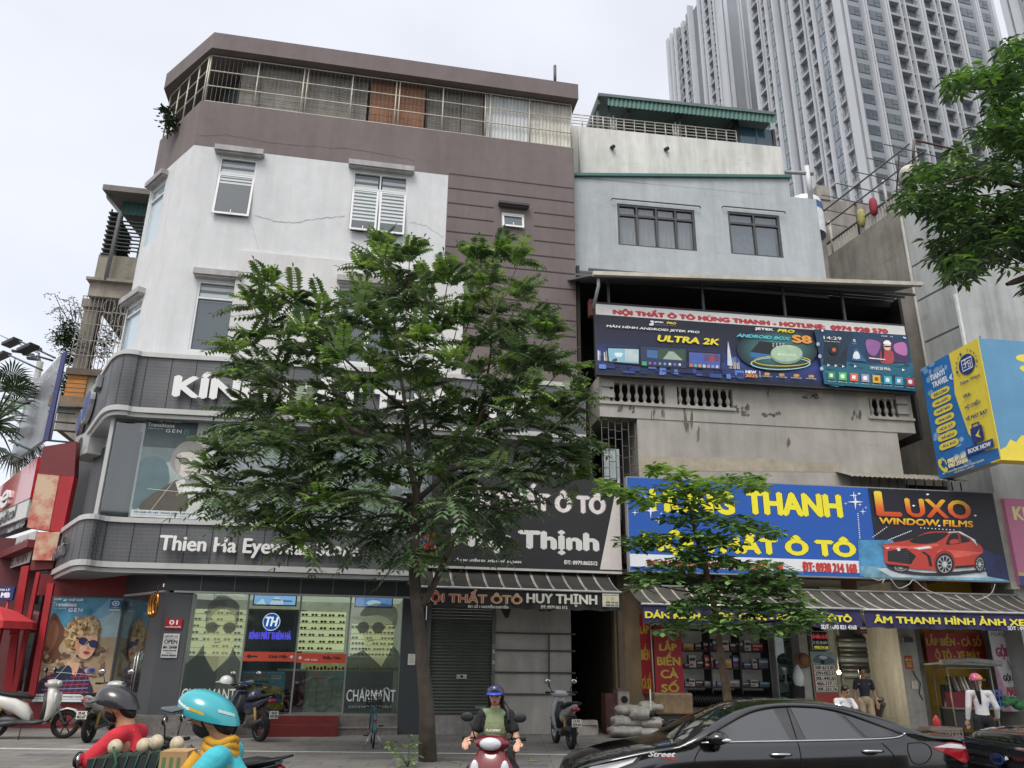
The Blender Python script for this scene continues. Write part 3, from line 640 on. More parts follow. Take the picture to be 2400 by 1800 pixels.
b=MB();b.fbox(FE,e_2,.5,e_l,zl-.06,0,.014,GLS);b.build('glass_pane',GF)
b=MB();b.tube([FE(e_l-.25,1.0,.05),FE(e_l-.25,2.1,.05)],.018,M('#b6b8b8',.25,metal=1),8);b.tube([FE(e_l-.4,1.0,.05),FE(e_l-.4,2.1,.05)],.018,M('#b6b8b8',.25,metal=1),8);b.build('door_handle',GF)
SHW=M('#c9c9bd',.8,emit=.12);SHC=M('#d6d8cf',.8,emit=.5);SHF=M('#8a8478',.3,var=.1)  # shop wall and ceiling emit light themselves in place of interior lamps
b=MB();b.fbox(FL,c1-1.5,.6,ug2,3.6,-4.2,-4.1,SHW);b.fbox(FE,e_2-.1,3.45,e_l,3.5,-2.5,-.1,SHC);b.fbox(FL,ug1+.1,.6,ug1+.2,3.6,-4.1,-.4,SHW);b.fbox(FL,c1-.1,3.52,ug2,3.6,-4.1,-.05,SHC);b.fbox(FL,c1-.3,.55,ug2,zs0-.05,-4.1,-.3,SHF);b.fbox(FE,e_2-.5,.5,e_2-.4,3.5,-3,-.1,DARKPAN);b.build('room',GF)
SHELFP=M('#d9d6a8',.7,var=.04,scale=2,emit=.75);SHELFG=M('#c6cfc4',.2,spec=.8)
gl_src=None;glasses_n=[0]
def eyeglasses(p,F,sc_=1,tint='#1a1a1c'):
 global gl_src
 if gl_src is None:
  b=MB();Fz=Frame((0,0),yaw=0);FRM=M('#141416',.3,key='spectacle frame black');LNS=M('#2a2624',.1,key='spectacle lens')
  for s in(-1,1):
   b.prism([Fz(s*.036+.031*math.cos(t*.5236),.025*math.sin(t*.5236)+.026)for t in range(12)],(0,.004,0),LNS,True,FRM)
   b.fbox(Fz,s*.068-.003,.03,s*.068+.003,.036,-.13,0,FRM)
  b.fbox(Fz,-.012,.034,.012,.041,-.004,.002,FRM);gl_src=b.build('eyeglasses');o=gl_src
  tag(o,'small dark pair of glasses displayed in a row on a lit shop shelf','eyeglasses','glasses on the lit shelves')
 else:o=gl_src.copy();COL.objects.link(o)
 o.location=p;o.rotation_euler=(0,0,math.atan2(F.U.y,F.U.x));s=sc_*1.15;o.scale=(s,s,s);glasses_n[0]+=1
def display(F,x0,y0,x1,y1,rows,per,o,label,skip=.12,uz=None):
 q=uz or F.rect(x0,y0,x1,y1,o);r=thing('display_shelf',label,'display shelf',F((q[0]+q[2])/2,q[1],o))
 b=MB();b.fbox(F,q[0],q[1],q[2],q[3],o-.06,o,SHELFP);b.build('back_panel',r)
 for k in range(rows):
  z=q[1]+(q[3]-q[1])*(k+.25)/rows;s=MB();s.fbox(F,q[0],z-.012,q[2],z,o,o+.17,SHELFG);s.build('shelf',r)
  for j in range(per):
   if random.random()<skip:continue
   eyeglasses(F(q[0]+(q[2]-q[0])*(j+.5+random.uniform(-.12,.12))/per,z+.002,o+.13),F,random.uniform(.95,1.1))
def Z4p(x,y):return(350+x*.30135,1300+y*.30135)
display(FL,*Z4p(350,420),*Z4p(715,790),7,5,-1.0,'lit yellow wall shelf of glasses behind the left film portrait')
display(FL,*Z4p(1180,440),*Z4p(1510,755),6,5,-1.3,'lit shelf of glasses right of the slatted logo wall')
display(FL,*Z4p(1575,540),*Z4p(1890,800),6,6,-1.0,'lit shelf of glasses behind the right film portrait')
display(FE,0,0,0,0,8,3,-.9,'narrow lit shelf of glasses seen through the corner door',uz=(e_l-1.0,1.2,e_l-.05,zl-.2))
q=FL.rect(*Z4p(790,435),*Z4p(1120,830),-1.4);lw_=thing('logo_wall','dark slatted wall with round blue logo and purple lettering inside the shop','logo wall',FL(q[0],.65,-1.4))
b=MB();b.fbox(FL,q[0]-.1,.65,q[2]+.1,q[3],-1.5,-1.42,M('#33383a',.7));n=26
for k in range(n):u=q[0]-.1+(q[2]-q[0]+.2)*k/n;b.fbox(FL,u,.65,u+.03,q[3],-1.42,-1.39,M('#565c5e',.6))
b.fbox(FL,q[2]+.1,.65,q[2]+.2,q[3]+.04,-1.5,-1.36,M('#7a5434',.6));b.fbox(FL,q[0]-.1,q[3],q[2]+.1,q[3]+.05,-1.5,-1.37,M('#7a5434',.6));b.build('slat_panel',lw_)
b=MB();cu,cz=FL.px(*Z4p(950,522),-1.38);disc(b,FL,cu,cz,.225,.225,-1.38,M('#e8ecf5',.5,emit=.9));disc(b,FL,cu,cz,.205,.205,-1.377,M('#1b53c4',.5,emit=.7));lettering(b,FL,'TH',(cu-.15,cz-.11,cu+.16,cz+.12),-1.375,M('#ffffff',.5,emit=1),.012,.2);b.build('logo',lw_)
b=MB();u0,z1=FL.px(*Z4p(768,600),-1.38);u1,z0=FL.px(*Z4p(1097,660),-1.38);lettering(b,FL,'KÍNH MẮT THIÊN HÀ',(u0+.05,z0,u1,z1+.1),-1.38,M('#5a4fe0',.5,emit=1.1),.012);b.build('lettering',lw_)
q=FL.rect(*Z4p(812,306),*Z4p(1142,402),-.9);b=MB();r=thing('ceiling_screen','lit pale blue video screen above the dark logo wall','screen',FL(q[0],q[1],-.9))
b.fbox(FL,q[0],q[1],q[2],q[3],-.98,-.9,BLACK);b.build('casing',r);b=MB();SCB=M('#8fb6ee',.4,var=.15,scale=1.5,emit=.9)
P=Pic(FL,(q[0]+.03,q[1]+.03,q[2]-.03,q[3]-.03),-.898);P.rect(0,0,1,1,SCB);EW=M('#cfe0f7',.5,emit=.8,var=0)
P.poly([(.4,1),(.45,.35),(.55,.15),(.66,.4),(.7,1)],EW,4);P.rect(.44,.4,.54,.52,M('#39507f',.5));P.rect(.55,.4,.65,.52,M('#39507f',.5));P.rect(.7,.5,.92,.62,M('#42608f',.5));P.poly([(.05,1),(.2,.3),(.3,1)],EW);P.mb.build('picture',r)
q=FL.rect(*Z4p(1600,325),*Z4p(1892,415),-.9);b=MB();r=thing('ceiling_screen','lit blue video screen behind the hair of the right film portrait','screen',FL(q[0],q[1],-.9))
b.fbox(FL,q[0],q[1],q[2],q[3],-.98,-.9,BLACK);b.build('casing',r);P=Pic(FL,(q[0]+.03,q[1]+.03,q[2]-.03,q[3]-.03),-.898);P.rect(0,0,1,1,M('#6d9ae0',.4,var=.3,scale=1.2,emit=.8));P.oval(.5,.6,.2,.35,EW);P.mb.build('picture',r)
CNT=M('#c9cbc4',.4,var=.03);
q=FL.rect(*Z4p(1195,900),*Z4p(1530,1175),-.8);r=thing('display_counter','white shop counter with drawers and a glass top of frames','counter',FL(q[0],.65,-.8))
b=MB();b.fbox(FL,q[0],zs0,FL.px(*Z4p(1900,900),-.8)[0],q[3],-1.15,-.8,CNT);b.build('counter_body',r);b=MB()
for k in range(1,3):u=q[0]+(q[2]-q[0])*k/3;b.fbox(FL,u-.006,zs0+.1,u+.006,q[3]-.25,-.8,-.796,M('#85867f',.6))
b.fbox(FL,q[0],q[3]-.2,q[2]+1,q[3]-.185,-.8,-.795,M('#85867f',.6));b.build('drawer_joint',r)
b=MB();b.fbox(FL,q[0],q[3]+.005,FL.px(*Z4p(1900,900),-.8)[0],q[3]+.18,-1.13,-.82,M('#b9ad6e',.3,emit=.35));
for k in range(34):u=q[0]+.06+k*.09;b.fbox(FL,u,q[3]+.02,u+.06,q[3]+.07+.02*(k%3),-.82,-.81,M('#1d1a17',.4))
b.build('glass_case',r)
q=FL.rect(*Z4p(1040,905),*Z4p(1190,1210),-.7);b=MB();b.fbox(FL,q[0]-.1,zs0,q[2],q[3],-1.1,-.7,M('#5e2526',.35,var=.08));b.fbox(FL,q[0]-.14,q[3],q[2]+.03,q[3]+.05,-1.13,-.68,M('#d3d0ca',.3));single(b,'reception_desk','dark red reception desk left of the white counter inside the shop','desk',FL(q[0],zs0,-.8))
q=FL.rect(*Z4p(722,900),*Z4p(1035,1205),-.25);r=thing('promotion_poster','blue and yellow cartoon promotion poster standing inside the glass door','poster',FL(q[0],q[1],-.25))
b=MB();b.fbox(FL,q[0],q[1],q[2],q[3],-.28,-.25,INK('#4f86a0'));b.build('board',r);P=Pic(FL,q,-.249)
P.rect(.02,.01,.98,.99,INK('#5b97b3'));P.poly([(0,.6),(.2,.4),(.5,.34),(.8,.4),(1,.6),(1,1),(0,1)],INK('#c2a63c'),4);P.oval(.5,.95,.5,.3,INK('#a8902f'))
for k,c in enumerate(('#d07a4a','#d9a24f','#cfd3d2')):P.rect(.08+k*.3,.12,.3+k*.3,.22,INK(c));P.rect(.1+k*.3,.15,.28+k*.3,.17,INK('#8a4b33'))
P.rect(.3,.26,.62,.3,INK('#27456a'));P.text('THU NGƯỜI DÙNG',.35,.36,.72,.46,INK('#31506b'),.004)
P.poly([(.45,1),(.42,.8),(.5,.7),(.62,.82),(.66,1)],INK('#203f72'),3);P.oval(.5,.62,.07,.09,INK('#dcb591'));P.poly([(.42,.58),(.48,.5),(.58,.54),(.56,.6)],INK('#1b1b20'),3)
P.poly([(.78,.82),(.8,.62),(.93,.62),(.96,.8)],INK('#2f5c96'),3);P.oval(.85,.58,.06,.07,INK('#dcb591'));P.text('THIÊN HÀ KHUYẾN MÃI KÍNH MẮT',.04,.03,.96,.07,M('#dfe9ea',.5),.003);P.mb.build('printed_picture',r)
for(xa,xb,tx)in((728,1135,'Kính Mắt'),(1150,1540,'Đẩy Vào')):
 q=FL.rect(*Z4p(xa,753 if xa<1000 else 765),*Z4p(xb,832 if xa<1000 else 845),.02);b=MB();b.fbox(FL,q[0],q[1],q[2],q[3],.015,.02,M('#b2432f',.45,var=.05))
 if xa<1000:flat(b,FL,[(q[0]+.08,(q[1]+q[3])/2),(q[0]+.18,q[1]+.05),(q[0]+.18,q[1]+.09),(q[0]+.35,q[1]+.09),(q[0]+.35,q[3]-.09),(q[0]+.18,q[3]-.09),(q[0]+.18,q[3]-.05)],.023,M('#1d1512'))
 lettering(b,FL,tx,(q[0]+.62,q[1]+.08,q[0]+1.05,q[3]-.05),.021,M('#3a1a14'),.006);disc(b,FL,q[2]-.1 if xa<1000 else q[0]+.08,(q[1]+q[3])/2,.035,.035,.024,M('#c9c9c4',.3))
 lettering(b,FL,'MỞ CỬA',(q[0]+.2,q[1]+.05,q[0]+.5,q[1]+.1),.021,M('#e5d9d0'),.002)if xa>1000 else None
 b.build('red_door_strip',GF)
def film(h,a):return M(h,.35,var=0,alpha=a)
def man_film(u0,u1,lab,smoke=False):
 q=(u0+.02,zs0+.02,u1-.02,zl-.07);r=thing('window_portrait',lab,'window film',FL(q[0],q[1],.02));P=Pic(FL,q,.016);H_=film('#565c5c',.6);L_=film('#6a6f6c',.6);S_=film('#303b39',.72);K_=film('#c9cf95',.3)
 if not smoke:
  P.rect(0,0,1,1,film('#b6bcb2',.22));P.poly([(.3,.3),(.27,.17),(.33,.07),(.5,.02),(.75,.05),(.86,.12),(.86,.24),(.8,.32),(.78,.18),(.55,.12),(.36,.2)],H_,5);P.poly([(.27,.1),(.5,.0),(.8,.06),(.84,.12),(.5,.1)],H_,4)
  P.poly([(.3,.2),(.4,.12),(.74,.12),(.82,.2),(.8,.45),(.72,.56),(.6,.66),(.5,.66),(.38,.56),(.32,.44)],K_,5)
  for x in(.4,.72):P.oval(x,.285,.12,.05,L_);P.oval(x,.285,.105,.042,film('#3f4543',.5))
  P.line([(.5,.27),(.62,.27)],.004,H_);P.poly([(.48,.41),(.6,.405),(.6,.415),(.48,.42)],H_)
  P.poly([(.0,1),(.02,.6),(.18,.53),(.3,.43),(.34,.53),(.54,.66),(.78,.54),(.83,.45),(.9,.52),(1,.58),(1,1)],S_)
  P.text('CHARMANT',.03,.80,.97,.9,M('#cdd2cf',.5),.002);P.text('TH',.35,.0,.48,.03,M('#22272a'))
 else:
  P.rect(0,0,1,1,film('#aab2ac',.2));P.poly([(.2,.16),(.26,.09),(.5,.04),(.85,.07),(.92,.18),(.86,.27),(.8,.2),(.55,.15)],H_,5)
  P.poly([(.28,.18),(.8,.16),(.84,.3),(.8,.46),(.66,.58),(.46,.56),(.34,.42),(.26,.3)],K_,5)
  for x in(.26,.55):P.oval(x,.26,.12,.05,film('#3a403f',.7));P.oval(x,.26,.1,.04,L_)
  P.line([(.64,.24),(.88,.22)],.004,H_);P.line([(.36,.24),(.46,.24)],.004,H_);P.poly([(.36,.375),(.48,.37),(.48,.38),(.36,.386)],H_)
  P.poly([(0,1),(.0,.52),(.3,.46),(.4,.5),(.66,.6),(.86,.42),(.96,.46),(1,.5),(1,1)],S_);P.text('CHARMANT',.04,.8,.96,.9,M('#cdd2cf',.5),.002);P.text('DESIGNED UNIQUELY',.1,.935,.9,.955,M('#b4bab6',.5),0,0,1.3)
 P.mb.fixn=False;P.mb.build('printed_film',r)
man_film(ud[0],ud[1],'translucent portrait film of a man in round sunglasses, left end pane');man_film(ud[3],ud[4],'translucent portrait film of a smoking man in sunglasses, right end pane',True)
def board(name,label,cat,F,box,o,th,face,back=None):
 r=thing(name,label,cat,F((box[0]+box[2])/2,box[1],o));b=MB();b.fbox(F,box[0],box[1],box[2],box[3],o-th,o,face);b.build('board',r);return r
def Z3p(x,y):return(x*.3315,1250+y*.3315)
q=FL.rect(*Z3p(1172,602),*Z3p(1283,674),.07);r=board('house_number','red house number plate reading 01 on the dark grey column','number plate',FL,q,.07,.03,M('#a51f2b',.4));P=Pic(FL,q,.07);P.text('01',.25,.15,.72,.6,M('#f0ebe8',.5),.006);P.text('NGUYỄN KHUYẾN',.06,.72,.94,.9,M('#e8d0d0',.5),.003);P.mb.build('lettering',r)
q=FL.rect(*Z3p(1160,708),*Z3p(1248,880),.06);r=board('opening_hours_sign','white opening hours sign with OPEN below the red number plate','sign',FL,q,.06,.02,M('#c9c9c7',.5));P=Pic(FL,q,.06);TX=M('#26282b',.6)
P.text('GIỜ MỞ CỬA',.08,.05,.92,.16,TX,.002);P.rect(.05,.19,.95,.2,TX);P.text('OPEN',.1,.25,.9,.42,TX,.005);P.rect(.05,.47,.95,.48,TX);P.text('8H - 21H30',.08,.52,.92,.62,TX,.005);P.text('CÁC NGÀY TRONG TUẦN',.08,.66,.92,.73,TX,.003);P.text('Hotline:',.3,.77,.7,.83,TX);P.text('0971.353.335 - 0903.25.95.19',.06,.87,.94,.93,TX,.003);P.mb.build('lettering',r)
q=FL.rect(*Z4p(2014,772),*Z4p(2066,858),.08);r=board('paper_notice','small white paper notice on the dark pilaster left of the tree trunk','notice',FL,q,.06,.004,M('#d8d6cf',.8));P=Pic(FL,q,.06)
for k in range(6):P.rect(.15,.12+k*.13,.85,.16+k*.13,M('#8b8b88'))
P.mb.build('lettering',r)
b=MB();GOLD=M('#a5713a',.2,metal=1,var=.1);gp=FE.px(*Z3p(1100,500),.3);
for k,(du,s)in enumerate(((-.22,1),(-.02,1.05),(.2,.95))):
 P_=[FE(gp[0]+du+.19*s*math.sin(t)*.62,gp[1]-.02+.25*s*math.cos(t),.3+.04*k)for t in[i*.449 for i in range(15)]];b.tube(P_,.035,GOLD,8)
b.tube([FE(gp[0],gp[1]+.2,.3),FE(gp[0],zl+.1,.3)],.012,BLACK,6);single(b,'hanging_ornament','gold ring ornament hanging from the lintel at the shop corner','ornament',FE(gp[0],gp[1]-.3,.3))
FPO=Frame(FE(e_2-.08,0),yaw=rad(4))
pt=FPO.px(128,1399.5,.05);pr_=FPO.px(288,1404,.05);pb=FPO.px(78,1648,.05);pbr=FPO.px(250,1641,.05)
q=((pt[0]+pb[0])/2,(pb[1]+pbr[1])/2,(pr_[0]+pbr[0])/2,(pt[1]+pr_[1])/2)
r=thing('advertising_poster','large colour advertising poster of a curly haired woman in sunglasses at street level','poster',FPO(q[0],q[1],.05));b=MB();b.fbox(FPO,q[0]-.04,q[1]-.04,q[2]+.04,q[3]+.04,0,.05,M('#5a6063',.5));b.build('frame',r)
ad_picture(FPO,q,.052,r,False,5).build('printed_picture',r)
b=MB();b.fbox(FPO,q[2]+.05,.3,q[2]+.32,q[3]+.1,-.3,.08,DARKPAN);b.fbox(FPO,q[0]-.6,q[3]+.05,q[2]+.4,zb2+.1,-.3,.0,M('#7b2226',.5,var=.1));b.fbox(FPO,q[0]-.5,.2,q[2]+.3,q[1]-.05,-.3,.02,M('#7b2226',.5,var=.2));b.build('corner_panel',GF)
#  middle shop with roller shutter
def Z5(x,y):return(900+x*.30136,1300+y*.30136)
def Y1(x,y):return(1300+x*.30136,1300+y*.30136)
def Y2(x,y):return(1850+x*.30137,1300+y*.30137)
def Y3(x,y):return(1350+x*.47468,1000+y*.47468)
def Y4(x,y):return(1350+x*.36166,640+y*.36166)
def Y5(x,y):return(1900+x*.48216,400+y*.48216)
def Wp(x,y):return(1300+x*.49729,y*.49729)
def W4p(x,y):return(450+x*.48216,550+y*.48216)
DIRTY=M('#b4b1aa',.85,var=.1,scale=2.5,streak=.22,bump=.1)
CONCW=M('#a09d96',.9,var=.13,scale=1.3,streak=.17,bump=.22)
SHUT=M('#4d5249',.55,var=.1,scale=2,streak=.15)
STEEL=M('#4b4b4a',.55,var=.15,scale=8)
RUST=M('#5a4038',.7,var=.25,scale=10)
ms=thing('shutter_shop','small closed shop with grey green roller shutter, bare white wall and dark passage','shop',FL(ug2+1.5,.2))
um0=ug2+.02;us1=FL.px(*Z5(865,430))[0];us1b=FL.px(*Z5(840,1240))[0];us1=(us1+us1b)/2;uw1=FL.px(1339,1550)[0];up1=FL.px(1449,1520)[0]
zsh=FL.px(*Z5(600,1244))[1];ztop=3.7
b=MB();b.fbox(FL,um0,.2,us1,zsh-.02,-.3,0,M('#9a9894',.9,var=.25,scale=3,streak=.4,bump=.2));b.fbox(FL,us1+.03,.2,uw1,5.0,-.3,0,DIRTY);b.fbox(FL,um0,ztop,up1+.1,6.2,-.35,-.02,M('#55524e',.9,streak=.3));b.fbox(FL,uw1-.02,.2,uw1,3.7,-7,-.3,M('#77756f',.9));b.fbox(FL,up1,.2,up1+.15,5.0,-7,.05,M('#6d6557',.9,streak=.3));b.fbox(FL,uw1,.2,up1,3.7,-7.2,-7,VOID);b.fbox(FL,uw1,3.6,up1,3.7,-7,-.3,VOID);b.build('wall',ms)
b=MB();n=40
for k in range(n):
 z=zsh+(ztop-zsh)*k/n;h=(ztop-zsh)/n
 b.mesh([FL(um0+.12,z,-.06),FL(us1-.05,z,-.06),FL(us1-.05,z+h*.5,-.04),FL(um0+.12,z+h*.5,-.04),FL(us1-.05,z+h*.86,-.05),FL(um0+.12,z+h*.86,-.05),FL(us1-.05,z+h,-.075),FL(um0+.12,z+h,-.075)],[(0,1,2,3),(3,2,4,5),(5,4,6,7)],SHUT,False)
sh=b.build('roller_shutter',ms);b=MB();u,z=FL.px(*Z5(605,948));b.fbox(FL,u-.13,z-.05,u+.13,z+.05,-.06,-.02,M('#b9b7ab',.5));b.fbox(FL,u-.03,z-.025,u+.03,z+.025,-.02,-.012,BLACK);u,z=FL.px(*Z5(755,1188));b.fbox(FL,u-.14,z-.03,u+.14,z+.03,-.05,-.025,M('#7d8a80',.5));b.build('handle',sh)
b=MB();b.fbox(FL,um0,.2,um0+.12,ztop,-.1,.03,M('#55595a',.5));b.fbox(FL,us1-.05,zsh-.3,us1+.03,ztop,-.1,.03,M('#6a6d6b',.5));b.build('shutter_rail',ms)
for(y0,x1)in((607,1475),(741,1475),(914,1475),(1084,1475)):
 b=MB();u0,z=FL.px(*Z5(868,y0),.05);u1,_=FL.px(*Z5(x1,y0+4),.05);b.fbox(FL,u0,z-.02,u1+.05,z+.02,.0,.06,STEEL);b.build('wall_rail',ms)
b=MB();u0,z0=FL.px(*Z5(1285,1030),.05);u0,z1=FL.px(*Z5(1281,607),.05);b.fbox(FL,u0-.02,z0,u0+.02,z1,.06,.09,STEEL);u,z=FL.px(*Z5(848,840),.05)
b.build('rail_post',ms);b=MB();
for k in range(5):b.fbox(FL,us1-.04,1.7+k*.13,us1+.025,1.8+k*.13,.03,.036,M('#c3c2b8' if k%2 else '#8d8c86',.6))
b.build('sticker',ms)
b=MB();u,z=FL.px(*Z5(940,450),.03);flat(b,FL,[(u-.12,z+.1),(u+.16,z+.1),(u+.1,z-.12),(u+.02,z-.14)],.01,M('#4c4238',.9));b.build('stain',ms)
q=FL.rect(*Z5(1195,415),*Z5(1308,448),.1);r=board('number_plate','worn white vehicle number plate hanging under the black awning','number plate',FL,q,.1,.01,M('#b9b8b0',.6));P=Pic(FL,q,.1);P.text('050 90',.06,.3,.94,.9,M('#222222'),.006);P.mb.build('lettering',r)
FB=FL;oS=.65
tl=FB.px(1014,1104,oS);tr_=FB.px(1449.7,1121,oS);br_=FB.px(1458,1337,oS);bl_=FB.px(1037,1329,oS)
q=(FB.px(1008,1250,oS)[0],(br_[1]+bl_[1])/2,(tr_[0]+br_[0])/2,(tl[1]+tr_[1])/2)
r=thing('shop_sign','black shop sign with white Huy Thịnh lettering and a white slanted end','sign',FB((q[0]+q[2])/2,q[1],oS))
b=MB();b.fbox(FB,q[0],q[1],q[2],q[3],oS-.18,oS,M('#242527',.55,var=.06,scale=1.5,streak=.08));b.build('board',r)
P=Pic(FB,q,oS);WL=M('#d9d9d6',.5,var=.03);WO=M('#8f8b88',.5)
P.ppx([(1448,1124),(1450,1121.5),(1458,1336),(1406,1334.5)],M('#d5cfca',.6,var=.04,streak=.1));P.tpx('NỘI THẤT Ô TÔ',1066,1124,1418,1216,M('#8f8785',.5),.05);P.tpx('NỘI THẤT Ô TÔ',1067,1126,1417,1215,M('#e3dddb',.5),.034)
P.tpx('Huy Thịnh',1062,1234,1401,1303,WL,.045);P.tpx('ĐC: SỐ 1 NGUYỄN KHUYẾN - VĂN QUÁN',1046,1306,1221,1321,WL,.006);P.tpx('ĐT: 0979.865512',1322,1313,1400,1325,WL,.007);P.mb.build('lettering',r)
b=MB();b.fbox(FB,q[0],q[1]-.06,q[2],q[1]-.002,oS-.2,oS+.02,M('#c2bfb8',.5));b.build('trim',r)
b=MB()
for k in range(5):u=q[0]+.3+(q[2]-q[0]-.6)*k/4;b.fbox(FB,u-.02,q[1]+.3,u+.02,q[1]+.34,-.1,oS-.18,RUST)
b.parts('bracket',r)
def stripe_mat(name,base,line,F,pitch,wline):
 m=bpy.data.materials.new(name);m.use_nodes=True;t=m.node_tree;N=t.nodes;b=N['Principled BSDF'];b.inputs['Roughness'].default_value=.75
 tcn=N.new('ShaderNodeTexCoord');dp=N.new('ShaderNodeVectorMath');dp.operation='DOT_PRODUCT';dp.inputs[1].default_value=F.U;t.links.new(tcn.outputs['Object'],dp.inputs[0])
 md=N.new('ShaderNodeMath');md.operation='MODULO';ad=N.new('ShaderNodeMath');ad.operation='ADD';ad.inputs[1].default_value=100;t.links.new(dp.outputs['Value'],ad.inputs[0]);t.links.new(ad.outputs[0],md.inputs[0]);md.inputs[1].default_value=pitch
 r=N.new('ShaderNodeValToRGB');r.color_ramp.interpolation='CONSTANT';mul=N.new('ShaderNodeMath');mul.operation='DIVIDE';mul.inputs[1].default_value=pitch;t.links.new(md.outputs[0],mul.inputs[0]);t.links.new(mul.outputs[0],r.inputs[0])
 e=r.color_ramp.elements;e[0].color=hexc(line);e[1].position=wline;e[1].color=hexc(base)
 for p,c in((wline*1.7,line),(wline*2.3,base)):x=e.new(p);x.color=hexc(c)
 n=N.new('ShaderNodeTexNoise');n.inputs['Scale'].default_value=2.5;n.inputs['Detail'].default_value=6;t.links.new(tcn.outputs['Object'],n.inputs['Vector'])
 mr=N.new('ShaderNodeMapRange');mr.inputs['From Min'].default_value=.3;mr.inputs['From Max'].default_value=.7;mr.inputs['To Min'].default_value=.6;mr.inputs['To Max'].default_value=1.2;t.links.new(n.outputs['Fac'],mr.inputs['Value'])
 mx=N.new('ShaderNodeMix');mx.data_type='RGBA';mx.blend_type='MULTIPLY';mx.inputs[0].default_value=1;t.links.new(r.outputs[0],mx.inputs[6]);t.links.new(mr.outputs[0],mx.inputs[7]);t.links.new(mx.outputs[2],b.inputs['Base Color']);return m
def awning(label,F,u0,u1,zb,ob,zf,of,zv,base,line,val,dip=.06):
 r=thing('awning',label,'awning',F((u0+u1)/2,zv,of));sm=stripe_mat('awning stripes',base,line,F,.42,.05);b=MB();n=8
 vs=[];fs=[]
 m=int((u1-u0)/.21)
 for i in range(m+1):
  u=u0+(u1-u0)*i/m
  for k in range(n+1):t=k/n;vs.append(F(u,zb+(zf-zb)*t-dip*math.sin(math.pi*t)+.008*math.sin(i*1.9),ob+(of-ob)*t))
 for i in range(m):
  for k in range(n):a=i*(n+1)+k;fs.append((a,a+1,a+n+2,a+n+1))
 b.mesh(vs,fs,sm,True);b.build('canopy',r)
 b=MB();b.tube([F(u0-.03,zf-.02,of+.02),F(u1+.03,zf-.02,of+.02)],.028,M('#c4c4c0',.4,metal=.3),8);b.tube([F(u0-.1,zb+.02,ob),F(u1+.1,zb+.02,ob)],.03,M('#8f908c',.5),8);b.build('roller_bar',r)
 b=MB();vs=[];fs=[];m=int((u1-u0)/.08)
 for i in range(m+1):
  u=u0+(u1-u0)*i/m;w_=.025*math.sin(i*.55)+.012*math.sin(i*1.3)
  vs+=[F(u,zf-.04,of),F(u,(zf+zv)/2,of+w_*.5),F(u,zv+.03*abs(math.sin(i*.3926)),of+w_)]
 for i in range(m):a=i*3;fs+=[(a,a+1,a+4,a+3),(a+1,a+2,a+5,a+4)]
 b.mesh(vs,fs,val,True);v=b.build('valance',r)
 for u in(u0+.2,u1-.2):
  a=MB();a.tube([F(u,zb-.5,ob),F(u,(zb+zf)/2-.35,(ob+of)/2+.2),F(u,zf-.05,of-.03)],.02,M('#9b9b97',.5),6);a.build('arm',r)
 return r
o1=1.5;za=FL.px(*Z5(1000,262),o1)[1];zv1=FL.px(*Z5(1000,425),o1)[1];ua0=FL.px(986,1372,o1)[0];ua1=FL.px(1453.5,1395,o1)[0];zba=FL.px(*Z5(1000,120),.6)[1]
r=awning('black striped awning reading HUY THỊNH over the closed roller shutter',FL,ua0,ua1,zba,.45,za,o1,zv1,'#2c2b29','#b9b2a6',M('#2a2a2b',.8,var=.2,scale=3,streak=.2))
def grad_mat(name,c0,c1,z0,z1,axis=(0,0,1),rough=.5,stops=None):
 m=bpy.data.materials.new(name);m.use_nodes=True;t=m.node_tree;N=t.nodes;b=N['Principled BSDF'];b.inputs['Roughness'].default_value=rough
 tcn=N.new('ShaderNodeTexCoord');dp=N.new('ShaderNodeVectorMath');dp.operation='DOT_PRODUCT';dp.inputs[1].default_value=axis;mr=N.new('ShaderNodeMapRange');r=N.new('ShaderNodeValToRGB')
 mr.inputs['From Min'].default_value=z0;mr.inputs['From Max'].default_value=z1;t.links.new(tcn.outputs['Object'],dp.inputs[0]);t.links.new(dp.outputs['Value'],mr.inputs['Value']);t.links.new(mr.outputs[0],r.inputs[0])
 r.color_ramp.elements[0].color=hexc(c0);r.color_ramp.elements[1].color=hexc(c1)
 for p,c in(stops or[]):x=r.color_ramp.elements.new(p);x.color=hexc(c)
 t.links.new(r.outputs[0],b.inputs['Base Color']);return m
qv=(ua0,zv1,ua1,za);P=Pic(FL,qv,o1+.035)
um_=(ua0+ua1)/2
P.tpx('NỘI THẤT ÔTÔ',985,1379,1223,1421,M('#d8c3a4',.6),.018);P.tpx('NỘI THẤT ÔTÔ',986,1380,1222,1420,grad_mat('faded red lettering','#a8332c','#b5835a',FL.px(1020,1400,o1)[0]-um_,FL.px(1180,1400,o1)[0]-um_,FL.U),.006)
P.tpx('HUY THỊNH',1235,1389.5,1399,1423,M('#d2cfc2',.6,var=.15,scale=8),.014);P.tpx('ĐC: SỐ 1 NGUYỄN KHUYẾN',1097,1415.5,1191,1426.5,M('#cfcdc4',.6),.004);P.tpx('ĐT: 0979 865 512',1267.6,1418.5,1329.4,1427.5,M('#cfcdc4',.6),.004)
s0=P.px(*Z5(1697,302));s1=P.px(*Z5(1828,408));P.rect(s0[0],s0[1],s1[0],s1[1],M('#c3c3b4',.7,var=.1));P.tpx('MUA HÀNG',*Z5(1705,306),*Z5(1815,322),M('#5a5a55'),.002);P.tpx('0982 990 558',*Z5(1725,365),*Z5(1822,380),M('#3a3a38'),.003);P.tpx('0908 959 229',*Z5(1725,386),*Z5(1822,402),M('#3a3a38'),.003);P.tpx('K M',*Z5(1725,326),*Z5(1790,358),M('#c9ba5a'),.006);P.mb.build('lettering',r)
